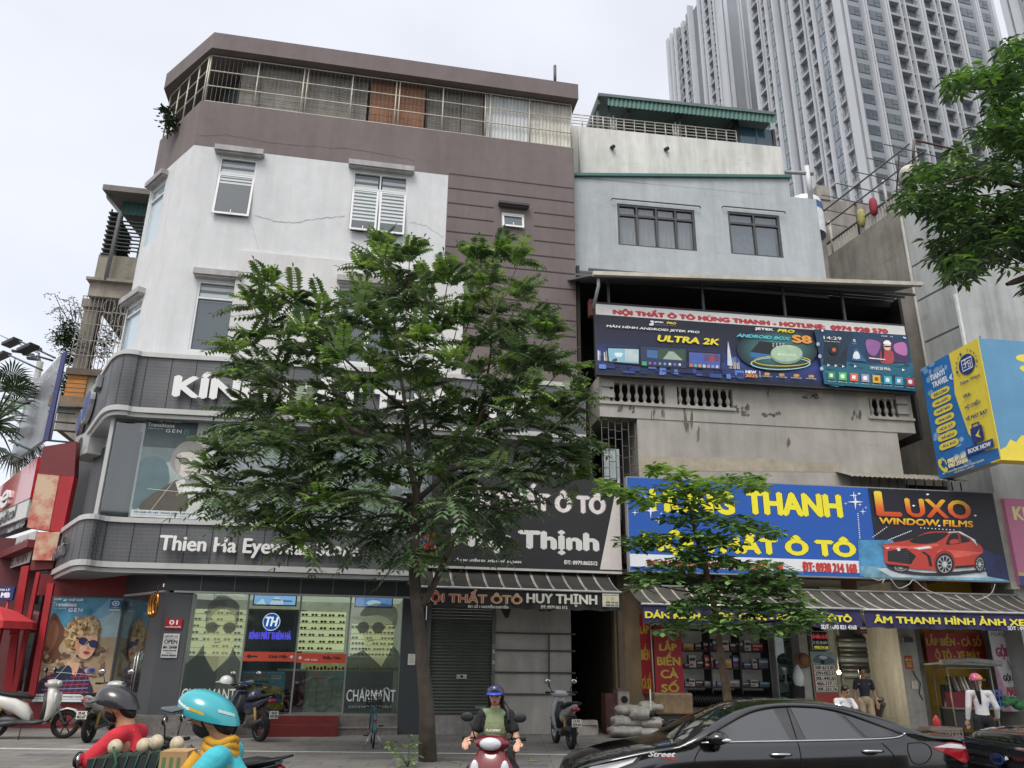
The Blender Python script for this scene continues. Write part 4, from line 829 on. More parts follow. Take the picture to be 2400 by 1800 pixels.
#  right hand house: blue grey upper wall, white terrace
HB=thing('terrace_house','blue grey house with dark framed windows, white roof terrace and green metal roofing','house',FR(-5,.2,-.7))
oU=-.6;oT=-1.6;oG=-2.4
BLUEG=M('#a9b0b3',.8,var=.06,scale=3,streak=.15,bump=.06);TERW=M('#d2d2cc',.85,var=.06,scale=2,streak=.25,bump=.08);GREEN=M('#3d6a60',.5,var=.08,scale=3)
def wbox(px,o):return FR.rect(*Wp(*px[:2]),*Wp(*px[2:]),o)
gw1=wbox((294,958,672,1184),oU);gw2=wbox((814,994,1080,1216),oU)
ul=FR.px(1348,560,oU)[0];ur1=FR.px(*Wp(1106,900),oU)[0];ur2=(FR.px(*Wp(1225,940),oU)[0]+FR.px(*Wp(1290,1330),oU)[0])/2
zct=FR.px(*Wp(600,838),oU)[1];zlow=FR.px(*Wp(1180,934),oU)[1]
b=MB();zx=FR.px(1348,664,oU)[1]+.15
wall_cells(b,FR,ul-.3,zx,ur1,zlow,[gw1,gw2],oU,.2,BLUEG);wall_cells(b,FR,ur1,zx,ur2,zlow,[],oU,.2,BLUEG)
zl_=FR.px(*Wp(97,838),oU)[1];zr_=FR.px(*Wp(1108,842),oU)[1]
b.face([FR(ul-.3,zlow,oU),FR(ur1,zlow,oU),FR(ur1,zr_,oU),FR(ul-.3,zl_,oU)],BLUEG);b.face([FR(ur1,zlow,oU),FR(ur1,zr_,oU),FR(ur1,zr_,oU-8),FR(ur1,zlow,oU-8)],BLUEG);b.face([FR(ur1,zlow,oU),FR(ur2,zlow,oU),FR(ur2,zlow,oU-8),FR(ur1,zlow,oU-8)],BLUEG);b.face([FR(ur2,zx,oU),FR(ur2,zlow,oU),FR(ur2,zlow,oU-8),FR(ur2,zx,oU-8)],BLUEG);b.build('wall',HB)
b=MB();b.prism([FR(ul-.3,zl_+.0,oU+.1),FR(ur1+.1,zr_,oU+.1),FR(ur1+.1,zr_+.1,oU+.1),FR(ul-.3,zl_+.1,oU+.1)],FR.N*-1.2,GREEN);b.build('green_flashing',HB)
CURT=M('#c9c8c3',.85,var=.05)
def curtain(F,u0,u1,z0,z1,o,m,amp=.03,pitch=.11):
 b=MB();n=int((u1-u0)/.02);f=lambda u:o+amp*(math.sin(2*math.pi*u/pitch+.8*math.sin(u*5))+.4*math.sin(u*11))
 for i in range(n):a=u0+(u1-u0)*i/n;c=u0+(u1-u0)*(i+1)/n;b.mesh([F(a,z0,f(a)),F(c,z0,f(c)),F(c,z1,f(c)),F(a,z1,f(a))],[(0,1,2,3)],m,True)
 b.fixn=False;return b
DFR=M('#45474a',.45);GCL=glass('house glazing','#cfd6d8',.82)
for gw,cols,cur in((gw1,4,True),(gw2,2,False)):
 wn=window(HB,FR,gw,0,cols,.26,fm=DFR,o=oU,pane=GCL,fr=.075)
 if cur:b=curtain(FR,gw[0]+.1,gw[2]-.1,gw[1]+.05,gw[3]-.05,oU-.26,CURT,.04,.16);b.build('curtain',wn)
 else:
  b=MB();n=26
  for k in range(n):u=gw[0]+.1+(gw[2]-gw[0]-.2)*k/n;b.fbox(FR,u,gw[1]+.05,u+.055,gw[3]-.05,oU-.26,oU-.25,M('#a9aeae',.8))
  b.build('vertical_blind',wn)
 b=MB();b.fbox(FR,gw[0]-.12,gw[1]-.4,gw[2]+.12,gw[3]+.2,oU-1.2,oU-1.15,M('#5d6163',.9));b.build('room_wall',wn)
 b=MB();b.tube([FR(gw[0]-.22,gw[3]+.03,oU+.1),FR(gw[0]-.2,gw[3]+.09,oU+.12),FR(gw[2]+.16,gw[3]+.09,oU+.12),FR(gw[2]+.18,gw[3]+.03,oU+.1)],.022,DFR,6);b.build('awning_rail',wn)
b=MB();t0=FR.px(*Wp(80,600),oT);t1=FR.px(*Wp(1062,684),oT);tb=FR.px(*Wp(1082,832),oT)
tu1=(t1[0]+tb[0])/2;tz=(t0[1]+t1[1])/2;b.fbox(FR,t0[0],zct-1,tu1,tz,oT-6,oT,TERW);b.build('terrace_wall',HB)
for px in((272,688),(526,697)):
 u,z=FR.px(*Wp(*px),oT+.1);b=MB();b.tube([FR(u,z,oT),FR(u+.03,z-.06,oT+.16)],.07,M('#3a3a39',.7),10);b.build('drain_spout',HB)
b=MB();u=t0[0]+.25;b.tube([FR(u,tz-.1,oT+.08),FR(u,zl_+.1,oT+.08)],.035,M('#b9b9b4',.6),8);b.build('wall_pipe',HB)
b=MB();RW=M('#c3c1b8',.5,var=.1,scale=6);r0=FR.px(*Wp(80,600),oT-.1)[0];r1=FR.px(*Wp(858,660),oT-.1)[0];zr0=tz+.02;zr1=FR.px(*Wp(250,555),oT-.1)[1];H_=zr1-zr0
for k in(0.06,.3,.54,.78,1):b.tube([FR(r0,zr0+H_*k,oT-.1),FR(r1,zr0+H_*k,oT-.1)],.022 if k in(.06,1)else .016,RW,6)
n=16
for k in range(n+1):u=r0+(r1-r0)*k/n;b.tube([FR(u,zr0,oT-.1),FR(u,zr1+(.12 if k in(4,10)else 0),oT-.1)],.024 if k%2 else .018,RW,6)
for k in(4,10):
 u=r0+(r1-r0)*k/n;
 for s in(-.1,.1):b.tube([FR(u+s,zr0,oT-.1),FR(u+s,zr1,oT-.1)],.02,RW,6)
 for(za_,zb__)in((.1,.5),(.5,.9)):b.tube([FR(u-.1,zr0+H_*za_,oT-.1),FR(u+.1,zr0+H_*zb__,oT-.1)],.014,RW,5);b.tube([FR(u+.1,zr0+H_*za_,oT-.1),FR(u-.1,zr0+H_*zb__,oT-.1)],.014,RW,5)
b.build('terrace_railing',HB)
g0=FR.px(*Wp(250,470),oT+.2);g1=FR.px(*Wp(1036,522),oT+.2);gz1=(g0[1]+g1[1])/2;gzb=(FR.px(*Wp(252,505),oT+.2)[1]+FR.px(*Wp(1040,572),oT+.2)[1])/2;gl0=FR.px(*Wp(205,460),oT+.2)[0]
corrugated(FR,g0[0],g1[0],gzb,gz1-.06,oT+.2,GREEN,.16,.025,'roof_fascia',HB)
b=MB();b.fbox(FR,gl0,gz1-.06,g1[0],gz1+.06,oT-5,oT+.26,M('#5b6c69',.6));b.fbox(FR,gl0,gzb+.1,gl0+.1,gz1-.06,oT-5,oT+.1,M('#54595a',.7));b.build('terrace_roof',HB)
b=MB()
for px in(205,258,590):u=FR.px(*Wp(px,560),oT-.2)[0];b.fbox(FR,u-.04,tz,u+.04,gz1-.05,oT-.3,oT-.2,M('#6a7072',.5))
b.parts('terrace_post',HB)
b=MB();b.fbox(FR,r0-.5 if False else gl0,tz-.5,g1[0],gz1,oT-4.6,oT-4.5,M('#4a4644',.9));u=FR.px(*Wp(848,600),oT-.4)[0];b.fbox(FR,u-.1,tz,u+.1,gz1-.06,oT-.9,oT-.25,M('#34393c',.6))
for k in range(3):uu=gl0+1.2+k*2;b.prism([FR(uu,gz1-.2,oT-.3),FR(uu+.1,gz1-.2,oT-.3),FR(uu-.6,gz1-1.0,oT-4.5),FR(uu-.7,gz1-1.0,oT-4.5)],(0,0,.1),M('#6a6460',.8))
b.build('terrace_back',HB)
TEAL=glass('tinted terrace glass','#2f4a55',.8,.06);q=wbox((862,556,1036,684),oT-.25);b=MB();b.face([FR(q[0],tz,oT-.25),FR(q[2],tz,oT-.25),FR(q[2],gzb+.05,oT-.25),FR(q[0],gzb+.05,oT-.25)],M('#3b5866',.12,var=.2,scale=.6,spec=.7));b.build('glass_screen',HB)
b=MB();b.fbox(FR,q[2]-.05,tz,q[2]+.06,gzb+.05,oT-.35,oT-.2,M('#3a3d40',.5));um3=(q[0]+q[2])/2;b.fbox(FR,um3-.025,tz,um3+.025,gzb+.05,oT-.3,oT-.22,M('#55616a',.5));b.build('screen_frame',HB)
#  old concrete house with balustrade
HC=thing('concrete_house','bare weathered concrete house front with small balustrades under a metal canopy roof','house',FR(-4,.2,.2))
oC=.3
ca=FR.px(*Y4(152,800),oC)[0];cb=FR.px(*Y4(2185,930),oC)[0];czt=(FR.px(*Y4(215,655),oC)[1]+FR.px(*Y4(1890,770),oC)[1])/2;czb=(FR.px(*Y4(165,952),oC)[1]+FR.px(*Y4(2190,1015),oC)[1])/2
ops=[FR.rect(*Y4(218,712),*Y4(580,850),oC),FR.rect(*Y4(652,735),*Y4(1022,880),oC),FR.rect(*Y4(1893,800),*Y4(2098,928),oC)]
zo0=sum(o[1]for o in ops)/3;zo1=sum(o[3]for o in ops)/3;ops=[(o[0],zo0,o[2],zo1)for o in ops]
b=MB();wall_cells(b,FR,ca,czb,cb,czt,ops,oC,.2,CONCW);b.face([FR(ca,czb,oC),FR(ca,czt,oC),FR(ca,czt,oC-4),FR(ca,czb,oC-4)],CONCW);b.face([FR(ca,czb,oC),FR(cb,czb,oC),FR(cb,czb,oC-4),FR(ca,czb,oC-4)],CONCW);b.face([FR(cb,czb,oC),FR(cb,czt,oC),FR(cb,czt,oC-4),FR(cb,czb,oC-4)],CONCW)
wall_cells(b,FR,ca,czb,cb,czt,ops,oC-.2,.01,CONCW)
cl0=FR.px(*Y4(400,1100),oC-.05)[0];cl1=FR.px(*Y4(2100,1180),oC-.05)[0];b.fbox(FR,cl0,4.2,cl1,czb-.001,oC-4,oC-.02,CONCW)
b.build('wall',HC)
b=MB();b.fbox(FR,ca-.04,czt,cb+.04,czt+.09,oC-.25,oC+.06,CONCW);b.fbox(FR,ca,zo0-.1,ops[1][2]+.05,zo0-.02,oC,oC+.05,CONCW);b.fbox(FR,ops[2][0]-.1,zo0-.1,cb+.02,zo0-.02,oC,oC+.05,CONCW)
for u in(ca+.06,cb-.5):
 for k in range(3):b.fbox(FR,u,zo0+.1+k*.32,u+.36,zo0+.34+k*.32,oC,oC+.05,CONCW)
b.parts('moulding',HC)
BAL=M('#aaa69e',.9,var=.2,scale=8,bump=.1);prof=[(.05,0),(.065,.02),(.065,.07),(.035,.1),(.04,.16),(.07,.26),(.062,.36),(.035,.44),(.03,.6),(.045,.68),(.045,.72),(.06,.76),(.06,.8)]
zh=(zo1-zo0)/.8;pb=MB();pb.lathe([(r_,h*zh)for r_,h in prof],(0,0,0),(0,0,1),BAL,10);bal0=None
for o,n in zip(ops,(7,7,4)):
 for k in range(n):
  p=FR(o[0]+(o[2]-o[0])*(k+.5)/n,zo0,oC-.1)
  if bal0 is None:bal0=pb.build('baluster',None);c=bal0
  else:c=bal0.copy();COL.objects.link(c)
  c.parent=HC;c.location=p-HC.location
st_=MB();STN=M('#5f5a53',.95,var=.3,scale=6);PCH=M('#a39a8a',.95,var=.15,scale=4)
random.seed(21)
def blot(pts,m,o):flatpx(st_,FR,[Y4(x+random.uniform(-6,6),y+random.uniform(-6,6))for x,y in pts],o,m,3)
for k,(x,y,w_,h)in enumerate(((320,885,60,30),(500,920,12,60),(700,930,10,90),(740,960,30,110),(790,1040,9,60),(1080,880,50,40),(1170,915,90,22),(1300,910,30,22),(1520,800,70,20),(1240,780,8,50),(1380,1100,10,40),(1820,930,30,40),(560,900,14,40))):
 b_=MB();n=11;
 for j in range(7):xx=x+random.uniform(-w_,w_);yy=y+random.uniform(-h*.6,h*.6);ww=w_*random.uniform(.08,.3)+1.5;hh=h*random.uniform(.2,.7);flatpx(b_,FR,[Y4(xx+ww*math.cos(t)*random.uniform(.4,1.3),yy+hh*math.sin(t)*random.uniform(.4,1.3))for t in[i*.57 for i in range(n)]],oC+.004+j*.0006,STN)
 b_.build('damp_stain',HC)
b_=MB();flatpx(b_,FR,[Y4(*p)for p in((415,1190),(520,1185),(700,1196),(900,1192),(1060,1205),(1240,1200),(1420,1222),(1700,1232),(1700,1290),(410,1280))],oC-.015,PCH);flatpx(b_,FR,[Y4(*p)for p in((1560,775),(1490,765),(1420,750),(1450,745),(1620,760),(1600,772),(1590,800),(1575,800))],oC+.03,M('#bdb4a4',.9));b_.build('plaster_patch',HC)
b=MB();b.fbox(FR,ca,czb,cb+.4,13.6,-4.2,-4,M('#2d2d2d',.95));b.fbox(FR,ca-.5,czb,ca-.4,13.5,-4,-.2,M('#3a3836',.95));b.fbox(FR,ca-.5,zx-.15,cb+.6,zx+.1,-4.2,oU-.02,M('#3a3836',.95));b.fbox(FR,cb+.5,czb,cb+.6,zx,-4,-.2,M('#3a3836',.95));b.build('terrace_room',HC)
oR=1.15;ra=FR.px(*Wp(188,1296),oR);rb=FR.px(*Wp(1725,1345),oR);rz=(ra[1]+rb[1])/2
b=MB();ROOFM=M('#6b6f70',.55,var=.15,scale=2,streak=.2);b.prism([FR(ra[0],ra[1],oR),FR(rb[0],rb[1],oR),FR(rb[0]+.1,rb[1]+.7,-1.0),FR(ra[0]-.9,ra[1]+.7,-1.0)],(0,0,.05),ROOFM)
b.build('canopy_roof',HC)
b=MB();b.prism([FR(ra[0]-.05,ra[1]-.02,oR+.06),FR(rb[0]+.05,rb[1]-.02,oR+.06),FR(rb[0]+.05,rb[1]+.1,oR+.06),FR(ra[0]-.05,ra[1]+.1,oR+.06)],FR.N*-.14,M('#b5afa3',.5,var=.15,scale=2,streak=.15));b.build('gutter',HC)
b=MB()
for k in range(4):o=oR-.3-k*.5;b.fbox(FR,ra[0]-.1-k*.15,rz+.05+k*.16,rb[0],rz+.12+k*.16,o-.05,o,M('#4c4f50',.6))
for px in(212,822,1345,1725):
 u=FR.px(*Y4(px,140),.43)[0];b.fbox(FR,u-.035,czt,u+.035,rz+.25,.36,.43,M('#55585a',.6))
b.build('canopy_frame',HC)
b=MB();u,z=FR.px(*Y4(145,60),1.05);b.tube([FR(u,z+.1,1.05),FR(u,z-.12,1.05),FR(u-.12,z-.75,.85)],.05,M('#8d9092',.5),8);b.build('downpipe',HC)
b=MB();q=FR.rect(*Y4(95,160),*Y4(1110,240),.5);b.fbox(FR,q[0],q[1]-.05,q[2],q[3]-.12,.3,.42,M('#5e3230',.8,var=.2));b.fbox(FR,q[0]-.02,q[1]-.5,q[0]+.16,q[3],.2,.42,M('#5e3230',.8,var=.2));b.build('red_beam',HC)
q=FR.rect(*Y4(165,955),*Y4(395,1290),oC-.1);b=MB();b.fbox(FR,q[0]-.3,4.4,q[2]+.1,czb,-3,-2.9,M('#252526',.95));b.fbox(FR,q[0]-.3,4.4,q[0]-.25,czb,-3,oC-.3,M('#5c5a55',.95));b.build('recess_wall',HC)
b=MB();n=5
for k in range(n+1):u=q[0]+(q[2]-q[0])*k/n;b.tube([FR(u,4.5,oC-.1),FR(u,czb,oC-.1)],.014,STEEL,5)
random.seed(4)
for k in range(n):
 z=4.6+random.uniform(0,.3)
 while z<czb:u=q[0]+(q[2]-q[0])*k/n;b.tube([FR(u,z,oC-.1),FR(u+(q[2]-q[0])/n,z,oC-.1)],.012,STEEL,5);z+=random.choice((.24,.34,.48))
b.build('window_grille',HC)
qq=FR.rect(*Y4(180,1135),*Y4(285,1290),oC-.2);corrugated(FR,qq[0],qq[2],5.6,qq[3],oC-.22,M('#a9b6b6',.5,var=.1),.1,.015,'sheet_patch',HC)
r=thing('lean_to_roof','small corrugated tin lean-to roof with dark bars above the right end of the blue billboard','roof',FR(1,6,.5));q=FR.rect(*Y3(1345,250),*Y3(1935,300),.9)
b=MB();n=60;za=FR.px(*Y3(1500,250),.9)[1]
for i in range(n):
 a=q[0]+(q[2]-q[0])*i/n;c=q[0]+(q[2]-q[0])*(i+1)/n;f=lambda u:.02*math.sin(u*42)
 b.mesh([FR(a,za+f(a)-.02,1.0),FR(c,za+f(c)-.02,1.0),FR(c,za+.35+f(c),0),FR(a,za+.35+f(a),0)],[(0,1,2,3)],M('#8b857c',.6,var=.2,scale=5),True)
b.build('tin_sheet',r);b=MB()
for k in range(13):u=q[0]+.15+(q[2]-q[0]-.3)*k/12;b.fbox(FR,u-.012,za-1.2,u+.012,za-.02,.8,.83,BLACK)
b.fbox(FR,q[0]+.1,za-1.2,q[2]-.1,za,.1,.15,M('#3b342c',.9));b.build('bars',r)
#  hotline billboard on the concrete house
oB=.62
q=((FR.px(1397,712,oB)[0]+FR.px(1399,875,oB)[0])/2,(FR.px(1399,875,oB)[1]+FR.px(2144,920,oB)[1])/2,(FR.px(2120,765,oB)[0]+FR.px(2144,920,oB)[0])/2,(FR.px(1397,712,oB)[1]+FR.px(2120,765,oB)[1])/2)
r=thing('billboard','wide dark blue billboard with a red hotline number strip above the concrete balustrade','billboard',FR((q[0]+q[2])/2,q[1],oB))
b=MB();b.fbox(FR,q[0]-.04,q[1]-.04,q[2]+.04,q[3]+.06,oB-.16,oB,M('#2c3038',.6));b.build('board',r)
P=Pic(FR,q,oB);cv=lambda l:[Y4(*p)for p in l];I=INK
def yt(m,body,x0,y0,x1,y1,*a,**k):P.tpx(body,*Y4(x0,y0),*Y4(x1,y1),m,*a,**k)
NAVY=grad_mat('night print','#0f1420','#151a2c',0,1.6,stops=[(.35,'#2b3f86'),(.6,'#1a2040')])
P.rect(0,0,1,1,NAVY);P.rect(0,0,1,.155,M('#d9d9d6',.55,var=.05))
yt(M('#b8323a',.5),'NỘI THẤT Ô TÔ HÙNG THANH - HOTLINE:  0974 928 570',243,222,2020,400,.034)
random.seed(12)
P.glow(*Y4(560,560),150,26,'#1a2448','#33509c',8)
for k in range(70):
 x=random.choice((random.uniform(.0,.05),random.uniform(.40,.435),random.uniform(.05,.42)));h=random.uniform(.03,.16 if x<.06 or x>.39 else .06);P.rect(x,.8-h,x+random.uniform(.002,.006),.82,I(random.choice(['#6c86b8','#c9cfe0','#b6a878','#3f5590'])))
for k in range(46):x=random.uniform(0,.43);P.rect(x,random.uniform(.83,.97),x+random.uniform(.01,.04),random.uniform(.83,.98),I(random.choice(['#24346e','#30488f','#5f7fc4','#1a2450'])))
P.poly([(.399,.78),(.403,.55),(.407,.42),(.411,.55),(.415,.78)],I('#cfd4dd'))
def dev(pts,fill,n=0):
 P.ppx(cv(pts),I('#0b0d12'));(x0,y0),(x1,y1),(x2,y2),(x3,y3)=pts;s=8;P.ppx(cv([(x0+s,y0+s),(x1-s,y1+s),(x2-s,y2-s),(x3+s,y3-s)]),fill)
dev([(197,482),(412,488),(412,598),(204,582)],I('#86b7c9'));P.ppx(cv([(315,495),(402,498),(402,580),(315,572)]),I('#b9c9cc'));P.ppx(cv([(240,560),(262,555),(262,575),(232,573)]),I('#3d4a55'),4);P.ppx(cv([(250,520),(300,522),(290,545),(258,543)]),I('#d8e4e6'),3)
dev([(408,468),(720,484),(720,625),(414,605)],I('#28385c'));P.ppx(cv([(530,495),(706,502),(702,572),(530,560)]),I('#38513f'));P.ppx(cv([(600,510),(630,512),(690,568),(560,560)]),I('#9fb3a4'));P.ppx(cv([(458,500),(526,505),(526,556),(458,548)]),I('#446fa0'))
for k in range(7):x=470+k*32;P.ppx(cv([(x,578+k*1.6),(x+15,579+k*1.6),(x+15,594+k*1.6),(x,593+k*1.6)]),I(random.choice(['#7fa6d9','#d0d6df','#64b77f','#8a6fc0'])))
P.ppx(cv([(425,575),(455,577),(455,602),(425,599)]),I('#3fae6a'),0)
dev([(722,508),(940,520),(938,630),(722,618)],I('#4a5fae'));P.ppx(cv([(828,528),(928,534),(926,578),(828,572)]),I('#5d4a70'));P.ppx(cv([(870,534),(888,535),(892,576),(866,574)]),I('#a5404d'),3)
for k in range(7):x=735+k*28;P.ppx(cv([(x,592+k*1.4),(x+17,593+k*1.4),(x+17,611+k*1.4),(x,610+k*1.4)]),I(['#d96f4a','#5fc07a','#d0a23f','#cfd4da','#e08a3c','#7aa3e0','#c9ccd4'][k]))
WB=M('#e2e3e5',.5,var=0);YB=M('#e8d52e',.5,var=.03)
yt(WB,'MÀN HÌNH ANDROID JETEK PRO',195,335,797,398,.006,.15);yt(YB,'ULTRA 2K',527,405,925,470,.02,.2);P.ppx(cv([(478,312),(500,312),(500,343),(472,343),(472,330),(486,330),(486,320),(478,320)]),WB)
yt(WB,'JETEK',505,316,565,330,.008);yt(YB,'PRO',585,320,645,337,.008,.2);yt(I('#9aa2ad'),'WORLD CLASS MEDIA',505,336,645,348,.002)
P.glow(*Y4(1300,500),95,50,'#141b2c','#4a948f',12)
P.ppx(cv([(1185,445),(1415,470),(1350,545),(1125,515)]),I('#15191f'));P.ppx(cv([(1125,515),(1350,545),(1345,580),(1130,548)]),I('#2d6aa8'));
for k in range(8):x=1270+(k%4)*22;y=460+(k//4)*14;P.ppx(cv([(x,y),(x+10,y+1),(x+8,y+7),(x-2,y+6)]),I('#cfd6d8'))
def ring(x,y,rx,ry,w_,m):
 for k in range(30):t=2*math.pi*k/30;t2=t+.23;P.ppx(cv([(x+rx*math.cos(t),y+ry*math.sin(t)),(x+rx*math.cos(t2),y+ry*math.sin(t2)),(x+(rx-w_)*math.cos(t2),y+(ry-w_*.7)*math.sin(t2)),(x+(rx-w_)*math.cos(t),y+(ry-w_*.7)*math.sin(t))]),m)
P.k+=1;ring(1320,590,195,42,9,I('#a8d8d6'));ring(1330,575,185,36,10,I('#c9b13c'))
e=[(1358+105*math.cos(t*.2618),533+62*math.sin(t*.2618))for t in range(24)];P.ppx(cv(e),I('#7f9a86'));e=[(1358+102*math.cos(t*.2618),524+54*math.sin(t*.2618))for t in range(24)];P.ppx(cv(e),I('#a9c4a6'));yt(I('#e8ecd8'),'JETEK PRO',1298,525,1418,548,.003)
yt(WB,'JETEK',1153,358,1272,384,.012);yt(YB,'PRO',1297,368,1408,394,.012,.3);yt(I('#53b9c9'),'ANDROID BOX',1033,398,1382,442,.012,.3);yt(I('#e79a48'),'S8',1395,408,1518,462,.03);yt(WB,'NEW',1092,636,1160,658,.01);yt(I('#e79a48'),'2025',1090,660,1170,682,.01);P.ppx(cv([(1182,640),(1185,640),(1187,682),(1184,682)]),WB)
for k in range(4):x=1215+k*95;P.ppx(cv([(x,652+k*5),(x+30,653+k*5),(x+30,668+k*5),(x,667+k*5)]),I('#c9963c'),2);yt(I('#c9ccd0'),('ANDROID TV','8-128 GB','SNAPDRAGON','HDMI & VIDEO')[k],x-20,670+k*5,x+48,680+k*5,.002)
P.ppx(cv([(1535,370),(2145,410),(2190,772),(1600,725)]),I('#123a5a'));P.ppx(cv([(1580,560),(1900,600),(2170,590),(2190,772),(1600,725)]),I('#1a5f76'),0);P.ppx(cv([(1600,420),(1760,400),(1740,620),(1590,600)]),I('#0e2233'),0);P.ppx(cv([(1680,380),(1770,386),(1790,420),(1690,560)]),I('#123047'),0)
for k in range(40):x=random.uniform(1590,2150);y=random.uniform(560,740);P.ppx(cv([(x,y),(x+random.uniform(20,70),y+4),(x+random.uniform(20,60),y+12)]),I(random.choice(['#1f7387','#0f3a52','#2b8b96','#164b62'])))
P.ppx(cv([(1862,432),(2125,448),(2140,592),(1880,575)]),I('#3b2a4f'));P.ppx(cv([(1870,440),(1960,460),(1930,540),(1880,520)]),I('#8a5a92'),4);P.ppx(cv([(2050,470),(2120,460),(2130,540),(2060,520)]),I('#b06aa0'),4);P.ppx(cv([(1965,588),(1962,520),(1990,500),(2020,505),(2045,530),(2040,592)]),I('#a33a44'),3);P.ppx(cv([(1985,470),(2025,472),(2022,505),(1990,503)]),I('#d6b9a8'),4);P.ppx(cv([(1980,466),(1990,446),(2015,446),(2030,470)]),I('#e3e4e6'),3);P.ppx(cv([(1984,478),(2028,481),(2026,490),(1986,488)]),I('#101014'));P.ppx(cv([(1968,500),(1980,470),(1985,540),(1972,580)]),I('#1b1420'),3)
yt(WB,'14:29',1593,415,1710,443,.003);yt(WB,'Friday 2023.07.21',1600,446,1700,460,.001);yt(WB,'0',1783,436,1800,456,.003);yt(I('#b9c4cf'),'km/h',1780,462,1805,470);yt(WB,'14:29   14',1965,412,2040,425,.002);yt(WB,'FM 87.50 MHz',1895,612,2025,640,.003)
e=[(1660+32*math.cos(t*.3),505+32*math.sin(t*.3))for t in range(21)];P.ppx(cv(e),I('#14161c'));e=[(1660+13*math.cos(t*.4),505+13*math.sin(t*.4))for t in range(16)];P.ppx(cv(e),I('#c0604a'))
P.ppx(cv([(1770,575),(1790,500),(1810,500),(1870,582)]),I('#2d5f86'));P.ppx(cv([(1782,560),(1792,520),(1815,520),(1828,562)]),I('#d7dde2'),2);P.ppx(cv([(1885,555),(1990,566),(1990,572),(1885,562)]),WB)
for x,y in((1625,605),(1672,609),(1720,613),(1797,612),(2107,636)):P.ppx(cv([(x-8,y-9),(x+10,y),(x-8,y+9)]),WB)
for k,c in enumerate(('#3d8a5a','#4fbf62','#d9694a','#9a94b0','#d9a93c','#3fa8b4','#4a9ac0','#b53f55')):
 x=1617+k*72.5;y=645+k*6;P.ppx(cv([(x,y),(x+50,y+3),(x+52,y+53),(x+2,y+50)]),I(c),0);P.ppx(cv([(x+14,y+14),(x+36,y+16),(x+36,y+38),(x+14,y+36)]),I('#e8e8e8' if k!=4 else '#6a4f2a'),2 if k%2 else 0);yt(I('#c9d3d6'),('Xiri','Bluetooth','Máy nghe','Maps','Camera','Trình phát','VietMAP','YouTube')[k],x-2,y+58,x+54,y+68,.001)
for y in(470,548,628):e=[(1555+(y-470)*.15+12*math.cos(t),y+14*math.sin(t))for t in(0,1,2,3,4,5)];P.ppx(cv(e),I('#a9b6c2'))
P.ppx(cv([(1575,380),(1582,373),(1590,382),(1588,390),(1577,389)]),WB);P.ppx(cv([(2100,428),(2110,420),(2110,426),(2122,427),(2122,436),(2110,432)]),WB)
P.mb.build('printed_picture',r)
#  blue and yellow billboard over the parts shop
oK=.9
q=((FR.px(1468,1118,oK)[0]+FR.px(1479,1335,oK)[0])/2,(FR.px(1479,1335,oK)[1]+FR.px(2368,1365,oK)[1])/2,(FR.px(2325,1157,oK)[0]+FR.px(2368,1365,oK)[0])/2,(FR.px(1468,1118,oK)[1]+FR.px(2325,1157,oK)[1])/2)
r=thing('billboard','long blue billboard with yellow lettering and a red car picture above the striped awnings','billboard',FR((q[0]+q[2])/2,q[1],oK))
b=MB();b.fbox(FR,q[0]-.03,q[1]-.03,q[2]+.03,q[3]+.03,oK-.2,oK,M('#8b8e90',.5));b.build('board',r)
P=Pic(FR,q,oK);cv=lambda l:[Y3(*p)for p in l]
def yt(m,body,x0,y0,x1,y1,*a,**k):P.tpx(body,*Y3(x0,y0),*Y3(x1,y1),m,*a,**k)
P.rect(0,0,1,1,M('#2159b0',.5,var=.04,scale=1));P.rect(0,.825,.68,.955,M('#e3e6ea',.5,var=.03))
YEL=M('#f0e533',.5,var=.02);OUT=M('#23261c',.5,var=0);RED=M('#c23a33',.5)
for mm,bo,g in((OUT,.066,0),(YEL,.05,2)):
 yt(mm,'HÙNG',368,280+g,778,432,bo);yt(mm,'THANH',838,318+g,1312,446,bo);yt(mm,'NỘI THẤT Ô TÔ',328,488+g,1382,662,bo)
yt(RED,'ĐC: 08 NGUYỄN KHUYẾN - VĂN QUÁN - HN',350,641,1020,712,.02);yt(RED,'ĐT: 0938 214 168',1117,668,1386,722,.022)
DK=grad_mat('dark print','#11131f','#24325e',0,2.6,stops=[(.5,'#14141f')])
P.ppx(cv([(1440,303),(2055,330),(2145,768),(1500,745)]),M('#191a26',.45,var=.06));P.ppx(cv([(1390,560),(1560,560),(1700,735),(1400,740)]),M('#4c8cb8',.5,var=.4,scale=3),0);P.ppx(cv([(1400,690),(2000,690),(2145,768),(1420,745)]),M('#6f9fb4',.5,var=.5,scale=2.5),0);P.ppx(cv([(1480,700),(1980,690),(2060,745),(1560,742)]),M('#c2ccd0',.5,var=.2,scale=3),0);P.ppx(cv([(1990,600),(2110,640),(2140,760),(2030,740)]),M('#27305c',.5,var=.3),0)
random.seed(8);WH=M('#e8eef4',.5,var=0)
def star(x,y,s):P.ppx(cv([(x-s,y),(x-s*.12,y-s*.12),(x,y-s),(x+s*.12,y-s*.12),(x+s,y),(x+s*.12,y+s*.12),(x,y+s),(x-s*.12,y+s*.12)]),WH)
for x,y,s in((368,415,38),(405,462,20),(340,350,16),(290,425,18),(310,415,10),(420,430,10),(1370,340,22),(1378,372,40),(1415,420,18),(1330,380,10),(1400,385,12),(1430,400,8)):star(x,y,s)
for x0,y0,x1,y1,n in((1390,430,1400,560,14),(1465,545,1540,490,8),(1540,560,1660,512,14),(1700,500,1880,512,10)):
 for k in range(n):x=x0+(x1-x0)*k/n;y=y0+(y1-y0)*k/n;P.ppx(cv([(x-4,y),(x,y-3),(x+4,y),(x,y+3)]),WH)
